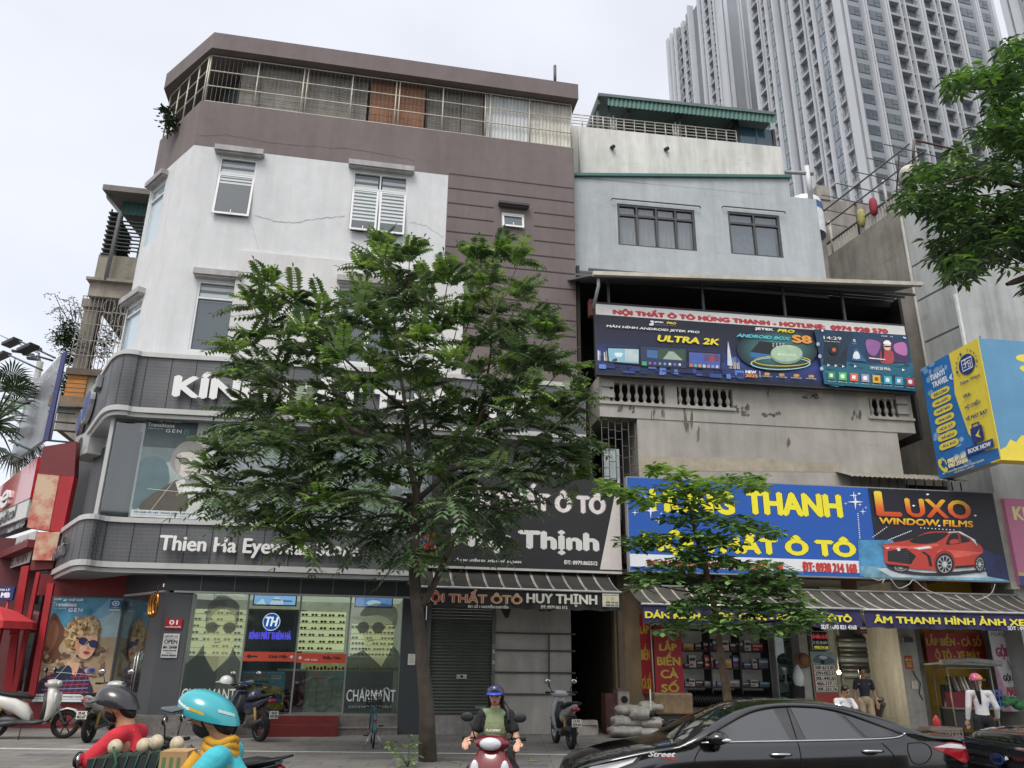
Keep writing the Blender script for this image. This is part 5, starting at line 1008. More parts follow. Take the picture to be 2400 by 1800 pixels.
for x,y in((1395,332),(1733,335),(1664,391),(1968,440),(1790,490)):P.ppx(cv([(x-9,y),(x,y-5),(x+9,y),(x,y+5)]),WH)
zq=lambda y:FR.px(*Y3(1700,y),oK)[1]-q[1]
LUX=grad_mat('orange yellow print','#c2321c','#f2d83a',zq(460),zq(340),stops=[(.45,'#e0682a')]);WFM=grad_mat('orange yellow small print','#c23a22','#f0d23a',zq(500),zq(455))
yt(OUT,'L',1468,318,1606,446,.05);yt(LUX,'L',1472,322,1602,442,.035);yt(LUX,'UXO',1622,356,1948,456,.035,0,1.05);yt(WFM,'WINDOW FILMS',1495,450,1958,498,.016,.1)
CARR=M('#b5392c',.35,var=.04);CARD=M('#8f2a22',.35,var=.04);CARL=M('#d05a48',.35);BK=M('#14151a',.4,var=0);GR=M('#3a3d42',.4)
P.ppx(cv([(1530,690),(1640,712),(1760,722),(2000,706),(2008,716),(1800,738),(1600,722)]),M('#2c3036',.6),3)
def wheel(x,y,rx,ry):
 e=lambda k:[(x+rx*k*math.cos(t*.3142),y+ry*k*math.sin(t*.3142))for t in range(20)]
 P.ppx(cv(e(1)),BK);P.ppx(cv(e(.78)),M('#9a9ca0',.4));P.ppx(cv(e(.7)),M('#202226',.4))
 for k in range(10):t=k*.6283;P.ppx(cv([(x+rx*.08*math.cos(t+1.57),y+ry*.08*math.sin(t+1.57)),(x+rx*.74*math.cos(t),y+ry*.74*math.sin(t)),(x+rx*.74*math.cos(t+.16),y+ry*.74*math.sin(t+.16)),(x-rx*.08*math.cos(t+1.57),y-ry*.08*math.sin(t+1.57))]),M('#c3c5c8',.4))
wheel(1600,695,42,24)
P.ppx(cv([(1515,600),(1520,580),(1640,560),(1720,525),(1790,518),(1880,524),(1950,560),(1995,590),(2005,620),(1985,640),(1975,690),(1860,700),(1780,710),(1700,705),(1640,700),(1530,680),(1518,640)]),CARR,3)
P.ppx(cv([(1640,565),(1720,530),(1800,524),(1835,530),(1775,572),(1690,580)]),BK,2);P.ppx(cv([(1845,532),(1885,530),(1940,560),(1925,572),(1830,585),(1825,570)]),BK,2);P.ppx(cv([(1880,531),(1890,532),(1898,575),(1890,577)]),CARD)
P.ppx(cv([(1520,585),(1640,592),(1770,580),(1780,590),(1660,604),(1530,600)]),CARL,2);P.ppx(cv([(1535,615),(1625,600),(1675,640),(1650,680),(1535,665)]),BK,0)
for k in range(6):P.ppx(cv([(1540,618+k*9),(1640,610+k*11),(1640,613+k*11),(1540,620+k*9)]),GR)
P.ppx(cv([(1660,600),(1740,590),(1755,600),(1690,608)]),M('#d3d8dc',.3),0);P.ppx(cv([(1522,598),(1545,596),(1535,606)]),M('#d3d8dc',.3));P.ppx(cv([(1700,620),(1730,640),(1740,690),(1755,690),(1745,640),(1715,618)]),BK,0);P.ppx(cv([(1530,678),(1640,690),(1640,700),(1535,688)]),BK)
P.ppx(cv([(1790,610),(1980,620),(1990,628),(1860,650),(1800,640)]),CARL,3);P.ppx(cv([(1840,565),(1860,556),(1882,560),(1884,574),(1845,580)]),CARR,3);P.ppx(cv([(1578,603),(1590,598),(1598,608),(1588,616)]),M('#c9ccd0',.3),3)
e=[(1815+52*math.cos(t*.3142),672+62*math.sin(t*.3142))for t in range(20)];P.ppx(cv(e),CARD);wheel(1815,680,46,55);wheel(1988,680,24,42)
P.ppx(cv([(1830,527),(1880,522),(1940,552),(1975,590),(1965,560),(1890,518),(1835,520)]),M('#c9ccd0',.3));P.ppx(cv([(1865,690),(1960,682),(1962,690),(1868,700)]),BK)
P.mb.build('printed_picture',r)
b=MB();u=FR.px(*Y3(2110,500),oK+.02)[0];b.fbox(FR,q[2]+.04,q[1]-.2,q[2]+.3,q[3]+.02,oK-.3,oK-.02,M('#a7a39a',.8,var=.15,streak=.3));
for k in range(6):uu=q[0]+.4+(q[2]-q[0]-.8)*k/5;b.fbox(FR,uu-.03,q[1]-.5,uu+.03,q[3]-.2,-.1,oK-.2,RUST)
b.parts('bracket',r)
o2=1.9
def aw(label,xa,xb,yb,yv0,yv1,txt):
 u0=FR.px(xa[0],xa[1],o2)[0];u1=FR.px(xb[0],xb[1],o2)[0];zf=(FR.px(*xa,o2)[1]+FR.px(*xb,o2)[1])/2;zv=(FR.px(xa[0],yv0,o2)[1]+FR.px(xb[0],yv1,o2)[1])/2
 zb_a=FR.px(1900,1384,.75)[1];r=awning(label,FR,u0,u1,zb_a,.7,zf+.04,o2,zv,'#484641','#c6c1b2',M('#2f2a55',.8,var=.15,scale=4,streak=.12));P=Pic(FR,(u0,zv,u1,zf),o2+.04)
 for(t,x0,y0,x1,y1,m,bo)in txt:P.tpx(t,x0,y0,x1,y1,m,bo)
 P.mb.build('lettering',r);return r
AY=M('#e3d944',.6,var=.04);AWT=M('#d8d8da',.6)
aw('grey striped awning with purple valance about car seats, behind the small tree',(1505,1414.5),(2016,1432),1385,1461,1475,[('DÁN KÍNH - BỌC TRẦN - BỌC GHẾ ÔTÔ',1512,1424.5,1997,1462,AY,.014),('SDT : 093 821 4168',1924,1464,2008,1475.5,AWT,.006)])
aw('grey striped awning with purple valance about car audio, at the right end',(2024,1432),(2470,1440),1385,1474,1480,[('ÂM THANH HÌNH ẢNH XE HƠI',2047,1439,2458,1468,AY,.014),('SDT : 093 821 4168',2361,1468,2452,1478,AWT,.006)])
b=MB();
for k in range(5):P_=[Y2(*p)for p in((790,190),(850,260),(930,230),(960,200))]
def cable(pts,o,m,rr=.012):
 b.tube([FR(*FR.px(x,y,o),o)for x,y in spline(pts,5,False)],rr,m,5)
CBL=M('#b5b3ac',.5);cable([Y2(790,190),Y2(850,260),Y2(930,230),Y2(970,200),Y2(1080,280),Y2(1300,350),Y2(1420,365),Y2(1560,310),Y2(1600,230)],1.0,CBL)
cable([Y2(640,180),Y2(690,200),Y2(740,190),Y2(720,220)],.95,CBL)
single(b,'loose_cable','thin pale cable sagging under the right end of the blue billboard','cable',FR(2,4.6,1))
#  grey building on the right with the travel sign
GREYW=M('#aaaead',.88,var=.1,scale=1.2,streak=.26,bump=.15);WEATH=M('#8d8980',.92,var=.18,scale=1.5,streak=.35,bump=.2);WEATH2=M('#938e86',.92,var=.24,scale=1.5,streak=.4,bump=.25)
GB=thing('grey_building','tall bare grey building at the right end with streaked side wall and roof railing','building',(14.5,18.6,.2))
pc=FR(*FR.px(2250,735,.55),.55);FSd=Frame((pc.x,pc.y),U=(math.sin(rad(17)),-math.cos(rad(17))));FGf=Frame((pc.x,pc.y),yaw=rad(7.8))
def Sx(x,y):return FSd.px(*Y5(x,y))
def fpoly(mb,F,pts,o,m):flat(mb,F,[F.px(*p,o)for p in pts],o,m)
b=MB();zt3=(Sx(420,200)[1]+Sx(85,400)[1])/2;ufar=FSd.px(1945,640)[0];umid=(FSd.px(*Y5(432,170))[0]+FSd.px(*Y5(505,560))[0])/2
b.face([FSd(ufar,.2,0),FSd(umid,.2,0),FSd(umid,zt3,0),FSd(ufar,zt3,0)],WEATH);b.build('side_wall',GB)
b=MB();b.face([FSd(umid,.2,.0),FSd(0,.2,0),FSd(0,zt3+.35,0),FSd(umid,zt3+.35,0)],GREYW);b.face([FGf(0,.2,0),FGf(9,.2,0),FGf(9,zt3+.35,0),FGf(0,zt3+.35,0)],GREYW);b.face([FSd(umid,zt3,0),FSd(umid,zt3+.35,0),FSd(umid,zt3+.35,-6),FSd(umid,zt3,-6)],GREYW);b.build('front_wall',GB)
b=MB()
for(y0,y1)in(((485,470),(545,440)),((550,620),(665,555)),((580,830),(730,745))):
 z=(Sx(*y0)[1]+Sx(*y1)[1])/2;b.fbox(FSd,umid+.05,z-.03,-.02,z+.03,-.02,.004,M('#4d4f50',.9))
for z in(zt3-2.6,zt3-1.2):b.fbox(FGf,.05,z-.015,9,z+.015,-.02,.004,M('#5d5f60',.9))
b.parts('wall_joint',GB);b=MB();u,z=Sx(740,800);b.fbox(FSd,-.06,z-.5,.02,z+1.4,-.02,.06,M('#d5d6d4',.7));b.tube([FSd(umid+.02,4,.06),FSd(umid+.02,zt3,.06)],.05,M('#9b9a95',.7),8);b.build('corner_pipe',GB)
b=MB();of_=FR.inv(FSd(ufar,0))[2];zz=FR.px(*Wp(1400,950),of_-.1)[1];wq0=FR.px(*Wp(1190,1000),of_)[0];b.fbox(FR,wq0,9,wq0+4.6,zz,of_-.6,of_-.1,WEATH2);q=FR.rect(*Wp(1235,872),*Wp(1300,945),of_-.05);b.fbox(FR,q[0],zz-.05,q[2],q[3],of_-.6,of_-.05,WEATH2);b.build('rear_wall',GB)
b=MB();WB_=M('#b9b6ac',.8,var=.15);n=26
for k in range(n):u=ufar+(umid-ufar)*k/n;b.fbox(FSd,u,zt3,u+.07,zt3+.55,-.12,-.04,WB_)
b.parts('baluster',GB)
b=MB();PIPE=M('#5a5853',.7,var=.2,scale=8)
b.tube([FSd(ufar,zt3+.58,-.05),FSd(umid+1.2,zt3+.58,-.05)],.045,PIPE,6)
for h,o in((1.35,.0),(1.5,.6),(1.15,1.0)):b.tube([FSd(ufar+.1,zt3+h,o),FSd(umid+1.4,zt3+h,o)],.03,PIPE,6)
for k in range(7):u=ufar+.2+(umid+1.2-ufar-.2)*k/6;b.tube([FSd(u,zt3+1.42,-1.0),FSd(u,zt3+1.42,1.5)],.02,PIPE,5);
for k in range(4):u=ufar+.3+(umid+.9-ufar-.3)*k/3;b.tube([FSd(u,zt3,-.05),FSd(u,zt3+1.45,-.05)],.05,WB_ if k%2==0 else PIPE,6)
for k in range(3):b.tube([FSd(umid+.9,zt3+1.4+.0,-.6+k*.6),FSd(umid-.6,zt3+.35,-1.6+k*.6)],.03,PIPE,5)
b.tube([FSd(umid+.9,zt3+1.4,0),FSd(umid+.9,zt3+2.2,-.2)],.05,PIPE,6);b.tube([FSd(umid+.9,zt3+2.2,-.2),FSd(umid+.9,zt3+2.2,-2.5)],.04,RUST,6);b.build('roof_frame',GB)
def lantern(p,col,label):
 b=MB();b.lathe([(.04,.36),(.1,.33),(.14,.2),(.15,0),(.14,-.2),(.1,-.33),(.04,-.36)],p,(0,0,1),M(col,.7,var=.2,scale=12),10);single(b,'hanging_lantern',label,'lantern',p)
lantern(FSd(*FSd.px(*Y5(305,175)),0),'#8e2a3c','dark red lantern hanging on the roof railing of the grey building');lantern(FSd(*FSd.px(*Y5(247,230)),.0),'#a39f5c','faded yellow lantern hanging on the roof railing below the red lantern')
b=MB();p=FSd(*FSd.px(*Y5(478,18)),0);b.ell(p,(.34,.34,.34),M('#c9c5ba',.6),16);b.tube([p-Vector((0,0,.3)),p-Vector((0,0,.7))],.06,PIPE,6);single(b,'globe_lamp','round cream globe lamp on the roof edge beside the overhanging leaves','lamp',p-Vector((0,0,.7)))
b=MB();c=FR(*FR.px(*Wp(1166,938),-2.2),-2.2)-Vector((0,0,.42));b.lathe([(0,.42),(.4,.4),(.6,.25),(.66,0),(.66,-1.2)],c,(0,0,1),M('#d6dadd',.4),20);b.lathe([(.665,.02),(.672,-.25)],c,(0,0,1),M('#3c5c8e',.5),20);single(b,'water_tank','white rooftop water tank with a blue band behind the blue grey wall','water tank',c-Vector((0,0,1.2)))
b=MB();c=FR(*FR.px(*Wp(1207,935),-.8),-.8);b.tube([c,c+Vector((0,0,1.3))],.09,M('#c3c5c4',.6),8);b.tube([c+Vector((-.8,0,1.05)),c+Vector((.2,0,1.0))],.07,M('#8e9294',.5),8);single(b,'camera_pole','short pale roof pole with a tubular camera arm beside the water tank','pole',c)
pT=FR(*FR.px(2180,992,.7),.7);FT=Frame((pT.x,pT.y),U=FR.N);FTe=Frame((pT.x,pT.y),U=FR.N);uE=(FTe.px(2293,793)[0]+FTe.px(2346,1080)[0])/2;pT=FTe(uE,0);FT=Frame((pT.x,pT.y),U=FR.N);FTf=Frame((pT.x,pT.y),yaw=rad(7.8))
zT1=FT.px(2293,793)[1];zT0=FT.px(2346,1080)[1];zT1b=FT.px(2160,863)[1];zT0b=FT.px(2199,1121)[1];uT=(FT.px(2160,863)[0]+FT.px(2199,1121)[0])/2;zT1=(zT1+zT1b)/2;zT0=(zT0+zT0b)/2
r=thing('travel_sign','blue and yellow corner sign box of a travel agency high on the right','sign',FT(0,zT0));b=MB();b.prism([FT(uT,zT0,0),FT(0,zT0,0),FTf(5.2,zT0,0),FTf(5.2,zT0,-.35),FT(-.35,zT0,-.35),FT(uT,zT0,-.35)],(0,0,zT1-zT0),M('#9aa0a3',.6));b.build('sign_box',r)
P=Pic(FT,(uT,zT0,0,zT1),.003);cv=lambda l:[Y5(*p)for p in l]
def yt(m,body,x0,y0,x1,y1,bo=0,sh=0):
 P.tpx(body,*Y5(x0,y0),*Y5(x1,y1),m,bo,sh)
YB2=M('#e6d24a',.55,var=.03);BB2=M('#2a70b4',.55,var=.12,scale=1.2);NB=M('#233a7c',.5);CRM=M('#f0e6b4',.5)
P.rect(0,0,1,1,YB2);P.poly([(0,0),(.52,0),(.53,.2),(.5,.35),(.54,.5),(.6,.72),(.74,.86),(.8,.9),(1,.91),(1,1),(0,1)],BB2)
random.seed(5)
for k in range(26):x=random.uniform(0,.5);y=random.choice((random.uniform(0,.25),random.uniform(.6,.95)));P.oval(x,y,random.uniform(.02,.07),random.uniform(.01,.03),M('#7fa8cf',.55,var=.2),9)
P.text('TIANYI',.14,.1,.4,.15,WH,.01);P.text('TRAVEL',.16,.17,.44,.22,WH,.01);P.poly([(.46,.2),(.52,.17),(.5,.21),(.53,.23),(.48,.22)],WH)
def pill(x0,x1,y,h,txt,m=YB2):
 n=7;rx=.06;e=[(x1-rx+rx*math.sin(math.pi*k/n),y-h*math.cos(math.pi*k/n))for k in range(n+1)]+[(x0+rx-rx*math.sin(math.pi*k/n),y+h*math.cos(math.pi*k/n))for k in range(n+1)];P.poly(e,m);P.text(txt,x0+.06,y-h*.62,x1-.05,y+h*.52,NB,.006)
for k,(t,y)in enumerate(zip(('ĐÀI LOAN','HÀN QUỐC','NHẬT BẢN','TRUNG QUỐC','HOA KỲ','THỔ NHĨ KỲ','ẤN ĐỘ'),(.285,.362,.44,.518,.594,.67,.745))):pill(.1,.44,y,.029,t)
e=[(.78+.13*math.cos(t*.25),.165+.085*math.sin(t*.25))for t in range(25)];P.poly(e,NB)
for(x0,y0,x1,y1)in((.7,.115,.87,.125),(.72,.15,.8,.158),(.755,.115,.765,.19),(.7,.205,.86,.213),(.7,.12,.708,.21),(.86,.12,.868,.21),(.72,.18,.75,.186),(.79,.14,.84,.147),(.8,.165,.84,.172),(.8,.19,.84,.197),(.8,.14,.807,.2),(.835,.14,.842,.2)):P.rect(x0,y0,x1,y1,M('#e8edf4',.5,var=0))
for k,ch in enumerate('TIANYI TRAVEL'):
 a=math.pi*(1.12-.104*k*1.05)+.15;cx,cy=.78+.17*math.cos(a),.17-.115*math.sin(a)
 if ch!=' ':P.text(ch,cx-.012,cy-.012,cx+.012,cy+.012,NB,.003)
P.text('New Ways',.64,.285,.95,.325,NB,.004);P.text('VISA',.64,.4,.76,.432,NB,.006);P.text('HỘ CHIẾU',.64,.48,.88,.53,NB,.006);P.text('VÉ MÁY BAY',.62,.58,.96,.62,NB,.006)
P.poly([(.69,.69),(.69,.66),(.81,.66),(.81,.69),(.79,.69),(.79,.672),(.71,.672),(.71,.69)],NB);P.poly([(.66,.7),(.7,.69),(.8,.69),(.84,.7),(.84,.8),(.8,.815),(.7,.815),(.66,.8)],NB,3);P.poly([(.72,.76),(.8,.72),(.77,.76),(.8,.79),(.75,.775)],YB2);P.rect(.53,.83,.96,.895,M('#26427f',.5));P.text('BOOK NOW',.57,.845,.92,.88,WH,.007)
P.text('0985.811.668',.22,.885 if False else .865,.52,.9,CRM,.012);P.text('0967.359.036',.22,.905,.54,.94,CRM,.012);P.poly([(.06,.85),(.1,.84),(.12,.87),(.1,.89),(.14,.93),(.17,.92),(.2,.945),(.17,.965),(.1,.94),(.06,.89)],YB2,3)
P.poly([(.13,.845),(.18,.86),(.2,.9),(.185,.9),(.17,.87),(.13,.855)],YB2,3);P.text('SỐ 1 NGUYỄN KHUYẾN - VĂN QUÁN',.1,.955,.78,.978,CRM,.003);P.text('HÀ ĐÔNG - HÀ NỘI',.3,.982,.62,.998,CRM,.002)
P.mb.build('side_picture',r)
P=Pic(FTf,(0,zT0,5.2,zT1),.003);P.rect(0,0,1,1,M('#5f93b6',.55,var=.1,scale=1));P.poly([(0,1),(0,.93),(.04,.9),(.07,.84),(.1,.86),(.14,.8),(.2,.82),(.26,.76),(.4,.78),(1,.7),(1,1)],YB2)
for t,y in zip(('ĐÀI LOAN','HÀN QUỐC','NHẬT BẢN','TRUNG QUỐC','HOA KỲ','THỔ NHĨ KỲ','ẤN ĐỘ'),(.15,.24,.33,.42,.51,.6,.69)):x0=.2+(y-.15)*.1;pill(x0,x0+.26,y,.035,t)
P.mb.build('front_picture',r)
b=MB();b.fbox(FTf,-.03,zT0-.03,5.2,zT0,-.35,.02,YB2);b.fbox(FTf,-.02,zT0,.0,zT1,-.02,.02,YB2)
for k in range(3):b.tube([FT(uT+.3+k*.8,zT1-.2,-.3),FT(uT+.3+k*.8,zT1+.35,-.6)],.02,PIPE,5)
b.parts('edge_trim',r)
q=FR.rect(2352,1168,2400,1362,1.0);u0=q[0];r=thing('shop_sign','pink shop sign with yellow lettering cut off by the right edge','sign',FR(u0+2,q[1],1.0));b=MB();b.fbox(FR,u0,q[1]-.1,u0+4.5,q[3],.85,1.0,M('#c37896',.55,var=.04));b.build('board',r)
P=Pic(FR,(u0,q[1]-.1,u0+4.5,q[3]),1.003);P.text('Khoẻ & Đẹp',.05,.08,.62,.3,M('#e6d9a0',.5),.025);P.oval(.3,.62,.17,.3,M('#d9b9c4',.5));P.oval(.3,.62,.15,.26,M('#b85f80',.5));P.rect(0,.86,1,.9,M('#c9b07a',.5));P.rect(0,.9,1,1,M('#3c4c86',.5));P.mb.build('lettering',r)
#  car parts shops at street level
PS=thing('parts_shop','open fronted car parts shop with dark interior under the striped awnings','shop',FR(-3,.2,0))
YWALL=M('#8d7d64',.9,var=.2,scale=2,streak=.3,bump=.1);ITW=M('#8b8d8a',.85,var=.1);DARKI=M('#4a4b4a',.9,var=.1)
ux=lambda x,y,o=0:FR.px(*Y1(x,y),o)[0];uy=lambda x,y,o=0:FR.px(*Y2(x,y),o)[0]
zS=4.3
b=MB();u_a=ux(500,800,-.3);u_b=ux(690,800,-.3);b.fbox(FR,u_a-.1,.2,u_b+.3,zS+.3,-.6,-.3,YWALL);b.fbox(FR,u_b+.1,.2,u_b+.3,zS,-4,-.3,YWALL)
u_c=ux(1905,800);u_p0=uy(85,700);u_p1=uy(190,1000);u_q0=uy(812,590);u_q1=uy(950,590);u_q0b=uy(940,1380);u_q1b=uy(1080,1400)
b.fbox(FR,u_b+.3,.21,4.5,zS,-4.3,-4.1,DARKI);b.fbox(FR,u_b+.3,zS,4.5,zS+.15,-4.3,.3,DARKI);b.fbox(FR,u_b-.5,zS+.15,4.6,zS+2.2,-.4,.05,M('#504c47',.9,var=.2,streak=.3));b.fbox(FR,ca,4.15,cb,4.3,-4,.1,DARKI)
b.build('shop_wall',PS)
b=MB();b.fbox(FR,u_c+.0,.2,(u_p0+u_p1)/2+.05,zS,-1.2,.05,M('#a8a69e',.8,streak=.15));uqa=(u_q0+u_q0b)/2;uqb=(u_q1+u_q1b)/2;b.fbox(FR,uqa,.2,uqb,zS,-3.5,.1,M('#a5a39c',.85,var=.08,streak=.3));b.fbox(FR,uqb,.2,uqb+.18,zS,-3,.04,M('#6f6c66',.85,streak=.3));b.parts('pillar',PS)
def sign(name,label,cat,F,box,o,face,th=.03):return board(name,label,cat,F,box,o,th,face)
RDP=M('#a82833',.55,var=.06);YT=M('#d3b84a',.55)
q=FR.rect(*Y1(766,548),*Y1(990,1072),.35);q=(FR.px(*Y1(765,548),.35)[0],q[1],FR.px(*Y1(975,560),.35)[0]+.02,q[3]);r=sign('banner','red upright banner reading LẮP BIỂN CÀ SỐ facing the street','banner',FR,q,.35,RDP,.02);P=Pic(FR,q,.351)
P.rect(.05,.08,.95,.17,M('#b8475a',.5));P.text('NỘI THẤT Ô TÔ',.1,.1,.9,.155,M('#e0d3cf',.5),.004)
for t,y0,y1 in(('LẮP',.22,.38),('BIỂN',.41,.6),('CÀ',.64,.79),('SỐ',.82,.99)):P.text(t,.2 if len(t)<4 else .1,y0,.8 if len(t)<4 else .9,y1,YT,.014)
P.mb.build('lettering',r)
FSb=Frame(FR(q[0]-.05,0,.3),U=FR(q[0]-.05,0,.3)-FR(q[0]-.22,0,-.6));q2=(-.72,q[1]-.05,0,q[3]+.3);r=sign('banner','red upright banner turned sideways beside the facing red banner','banner',FSb,q2,0,RDP,.02);P=Pic(FSb,q2,.003)
for t,y0,y1 in(('LẮP',.1,.25),('BIỂN',.38,.58),('CÀ SỐ',.74,.94)):P.text(t,.2,y0,.85,y1,YT,.012)
P.mb.build('lettering',r)
sq=FR.rect(*Y1(990,620),*Y1(1650,1110),-.9);rs=thing('goods_shelf','black shop shelving full of small boxed car accessories behind the young tree','shelf',FR((sq[0]+sq[2])/2,.2,-.9))
b=MB();b.fbox(FR,sq[0]-.1,.4,sq[2]+.2,sq[3]+.7,-1.45,-1.4,M('#a9aaa4',.8,emit=.05));b.build('back_panel',rs);SHB=M('#1d1e20',.5)
rows=[FR.px(*Y1(1200,y),-.9)[1]for y in(1025,880,745,580)]
for z in rows:b=MB();b.fbox(FR,sq[0]-.1,z-.04,sq[2]+.2,z,-1.4,-.9,SHB);b.build('shelf',rs)
for k in range(4):u=sq[0]-.1+(sq[2]-sq[0]+.25)*k/3;b=MB();b.fbox(FR,u,.4,u+.04,sq[3]+.7,-1.4,-.88,SHB);b.build('upright',rs)
boxsrc={}
def goods(p,w_,d,h,col,lab='small boxed car accessory standing among others on the black shop shelves',grp='boxed goods on the black shelves'):
 key=(col,)
 if key not in boxsrc:
  b=MB();Fz=Frame((0,0),yaw=0);b.fbox(Fz,-.5,0,.5,1,-.5,.5,M(col,.5,var=.1,scale=4));b.fbox(Fz,-.42,.55,.42,.8,.5,.506,M('#cfd0cc' if col not in('#d8d8d4','#c9cac6')else '#3a3f46',.5));b.fbox(Fz,-.42,.15,.1,.3,.5,.506,M('#b43a3a' if col!='#b03a3a' else '#e0ddd6',.5));o=b.build('product_box');boxsrc[key]=o;tag(o,lab,'box',grp)
 else:o=boxsrc[key].copy();COL.objects.link(o)
 o.location=p;o.scale=(w_,d,h);o.rotation_euler=(0,0,math.atan2(FR.U.y,FR.U.x)+random.uniform(-.06,.06))
random.seed(31)
BC=['#d8d8d4','#23262b','#b03a3a','#c9cac6','#2e4d7d','#3a3d42','#8d8f90','#d2a540','#5c7f9a']
for ri,z in enumerate(rows[:3]):
 u=sq[0]+.03
 while u<sq[2]+.05:
  w_=random.uniform(.1,.34);h=random.uniform(.09,.34 if ri else .22)
  if random.random()<.9:goods(FR(u+w_/2,z+.002,-1.05),w_,.2,h,random.choice(BC))
  u+=w_+random.uniform(.01,.05)
b=MB()
for k in range(30):u=sq[0]+.1+(sq[2]-sq[0])*k/30;z0=rows[0]-.1;b.tube([FR(u,z0,-.95),FR(u+.05,z0-.2,-.8),FR(u+.12,z0-.42,-.85)],[.03,.05,.04],M('#1b1c1e',.35),6)
b.build('hanging_mats',rs)
cq=FR.rect(*Y1(1700,600),*Y1(1895,1105),-.4);r=thing('glass_cabinet','tall glass display cabinet between black shelves and the white pillar','cabinet',FR((cq[0]+cq[2])/2,.2,-.4));b=MB()
for u in(cq[0],cq[2]-.03):b.fbox(FR,u,.3,u+.03,cq[3],-.75,-.4,M('#b4b6b4',.4,metal=.5))
for z in(1.0,1.45,1.9,2.35,2.8):b.fbox(FR,cq[0]+.03,z,cq[2]-.03,z+.02,-.74,-.41,M('#c9d2d0',.2))
b.fbox(FR,cq[0],.3,cq[2],cq[3],-.78,-.755,M('#9ea3a0',.6,emit=.06));b.build('cabinet_frame',r);b=MB();b.fbox(FR,cq[0]+.03,.3,cq[2]-.03,cq[3],-.405,-.4,GLS);b.build('glass_door',r)
for z in(1.02,1.47,1.92,2.37):
 for k in range(4):goods(FR(cq[0]+.1+(cq[2]-cq[0]-.2)*k/3,z,-.6),random.uniform(.08,.16),.12,random.uniform(.1,.26),random.choice(BC))
b=MB();c=FR(*FR.px(*Y2(105,822),.12),.12);Rm=Matrix.Rotation(math.atan2(FR.U.y,FR.U.x),3,'Z')@Matrix.Rotation(rad(80),3,'X');b.ell(c,(.24,.2,.03),M('#6a4a34',.8,var=.2),18,Rm);b.ell(c-FR.N*-.04+Vector((0,0,.02)),(.13,.15,.1),M('#7a573d',.8,var=.2),14,Rm);single(b,'straw_hat','brown brimmed hat hanging on the white pillar above a plastic bag','hat',c)
b=MB();c=FR(*FR.px(*Y2(70,950),.14),.14);b.lathe([(.02,.3),(.1,.18),(.15,0),(.12,-.2),(.03,-.26)],c,(0,0,1),M('#c9cfd0',.4,var=.1),12);b.lathe([(.02,.05),(.2,-.1),(.17,-.6),(.12,-.75)],c-FR.U*.02-Vector((0,0,.15))-FR.N*.1,(0,0,1),M('#1c1d1f',.8),10);single(b,'plastic_bag','pale plastic bag over a dark coat hanging under the brown hat','bag',c)
q=FR.rect(*Y2(162,590),*Y2(316,745),.12);r=sign('light_box','black lightbox with red and yellow lettering above the sample plates','sign',FR,q,.12,BLACK,.1);P=Pic(FR,q,.121);P.rect(.02,.02,.98,.98,M('#c9cdd0',.5));P.rect(.06,.04,.94,.96,BLACK);P.text('LẮP BIỂN, CÀ SỐ',.08,.14,.92,.42,M('#b0353f',.5,emit=.4),.006);P.text('Ô TÔ, XE MÁY',.1,.52,.9,.7,WH,.005);P.text('0938.214.168',.14,.78,.9,.92,M('#d3d049',.5,emit=.3),.004);P.mb.build('lettering',r)
q=FR.rect(*Y2(166,752),*Y2(362,1068),.1);q=(q[0],q[1],uy(350,760,.1),q[3]);r=sign('sample_board','board of five white sample number plates below a faded car picture','sign',FR,(q[0],q[1]-.5,q[2],q[3]),.1,M('#6d7f7c',.6,var=.2),.05);P=Pic(FR,q,.101);P.rect(0,0,1,.33,M('#7f9694',.6,var=.15));P.poly([(.05,.25),(.2,.12),(.5,.08),(.9,.18),(.95,.28),(.5,.32)],M('#4d5f62',.4),3);P.poly([(.3,.14),(.5,.1),(.7,.15),(.5,.2)],M('#aebcbc',.3),2);P.rect(0,.34,1,1,M('#8a4a44',.6));P.oval(.45,.26,.09,.06,BLACK)
for k,t in enumerate(('30F-613.85','29H-053.51','30L-445.83','48A-117.11','30K-251.76')):
 y=.345+k*.132;P.rect(.06,y,.96,y+.118,M('#d3d2c6',.5));P.text(t,.1,y+.02,.92,y+.1,BLACK,.006)
P.mb.build('number_plates',r);b=MB();b.fbox(FR,q[0]+.02,q[1]-.49,q[2]-.02,q[1]-.02,.1,.105,M('#a8423c',.6));b.build('red_panel',r)
rq=FR.rect(*Y2(400,640),*Y2(830,960),-1.6);r=thing('film_rack','dark rack of long dark window film rolls inside the second bay','rack',FR((rq[0]+rq[2])/2,1,-1.6));b=MB();
for u in(rq[0]-.1,rq[2]+.3):b.fbox(FR,u,.3,u+.06,rq[3]+.4,-1.7,-1.6,M('#7c8083',.5))
b.fbox(FR,rq[0]-.3,.3,rq[2]+.5,zS,-2.0,-1.95,M('#8f9492',.8,var=.1));b.build('rack_frame',r)
for k in range(8):z=rq[1]+(rq[3]-rq[1])*(k+.5)/8;b=MB();b.tube([FR(rq[0]-.15,z,-1.55),FR(rq[2]+.2+random.uniform(-.2,.3),z,-1.5)],.075,M('#34383a' if k%3 else '#6d7376',.35),10);b.build('film_roll',r)
goods(FR(rq[0]+.7,rq[3]+.1,-1.5),.5,.3,.22,'#3a3d42');goods(FR(rq[0]+1.3,rq[3]+.1,-1.5),.4,.3,.3,'#8d8f90')
b=MB();b.fbox(FR,rq[0]-.2,.9,rq[2]+.3,.95,-1.4,-.9,M('#6e6c66',.6));
for k in range(14):b.box(FR(rq[0]+random.uniform(.6,2),.98+.02*(k%5),-1.1)+Vector((0,0,.02)),(.35,.25,.03),M(random.choice(['#8f9092','#5a5d60','#b0b0aa']),.6),random.uniform(0,1))
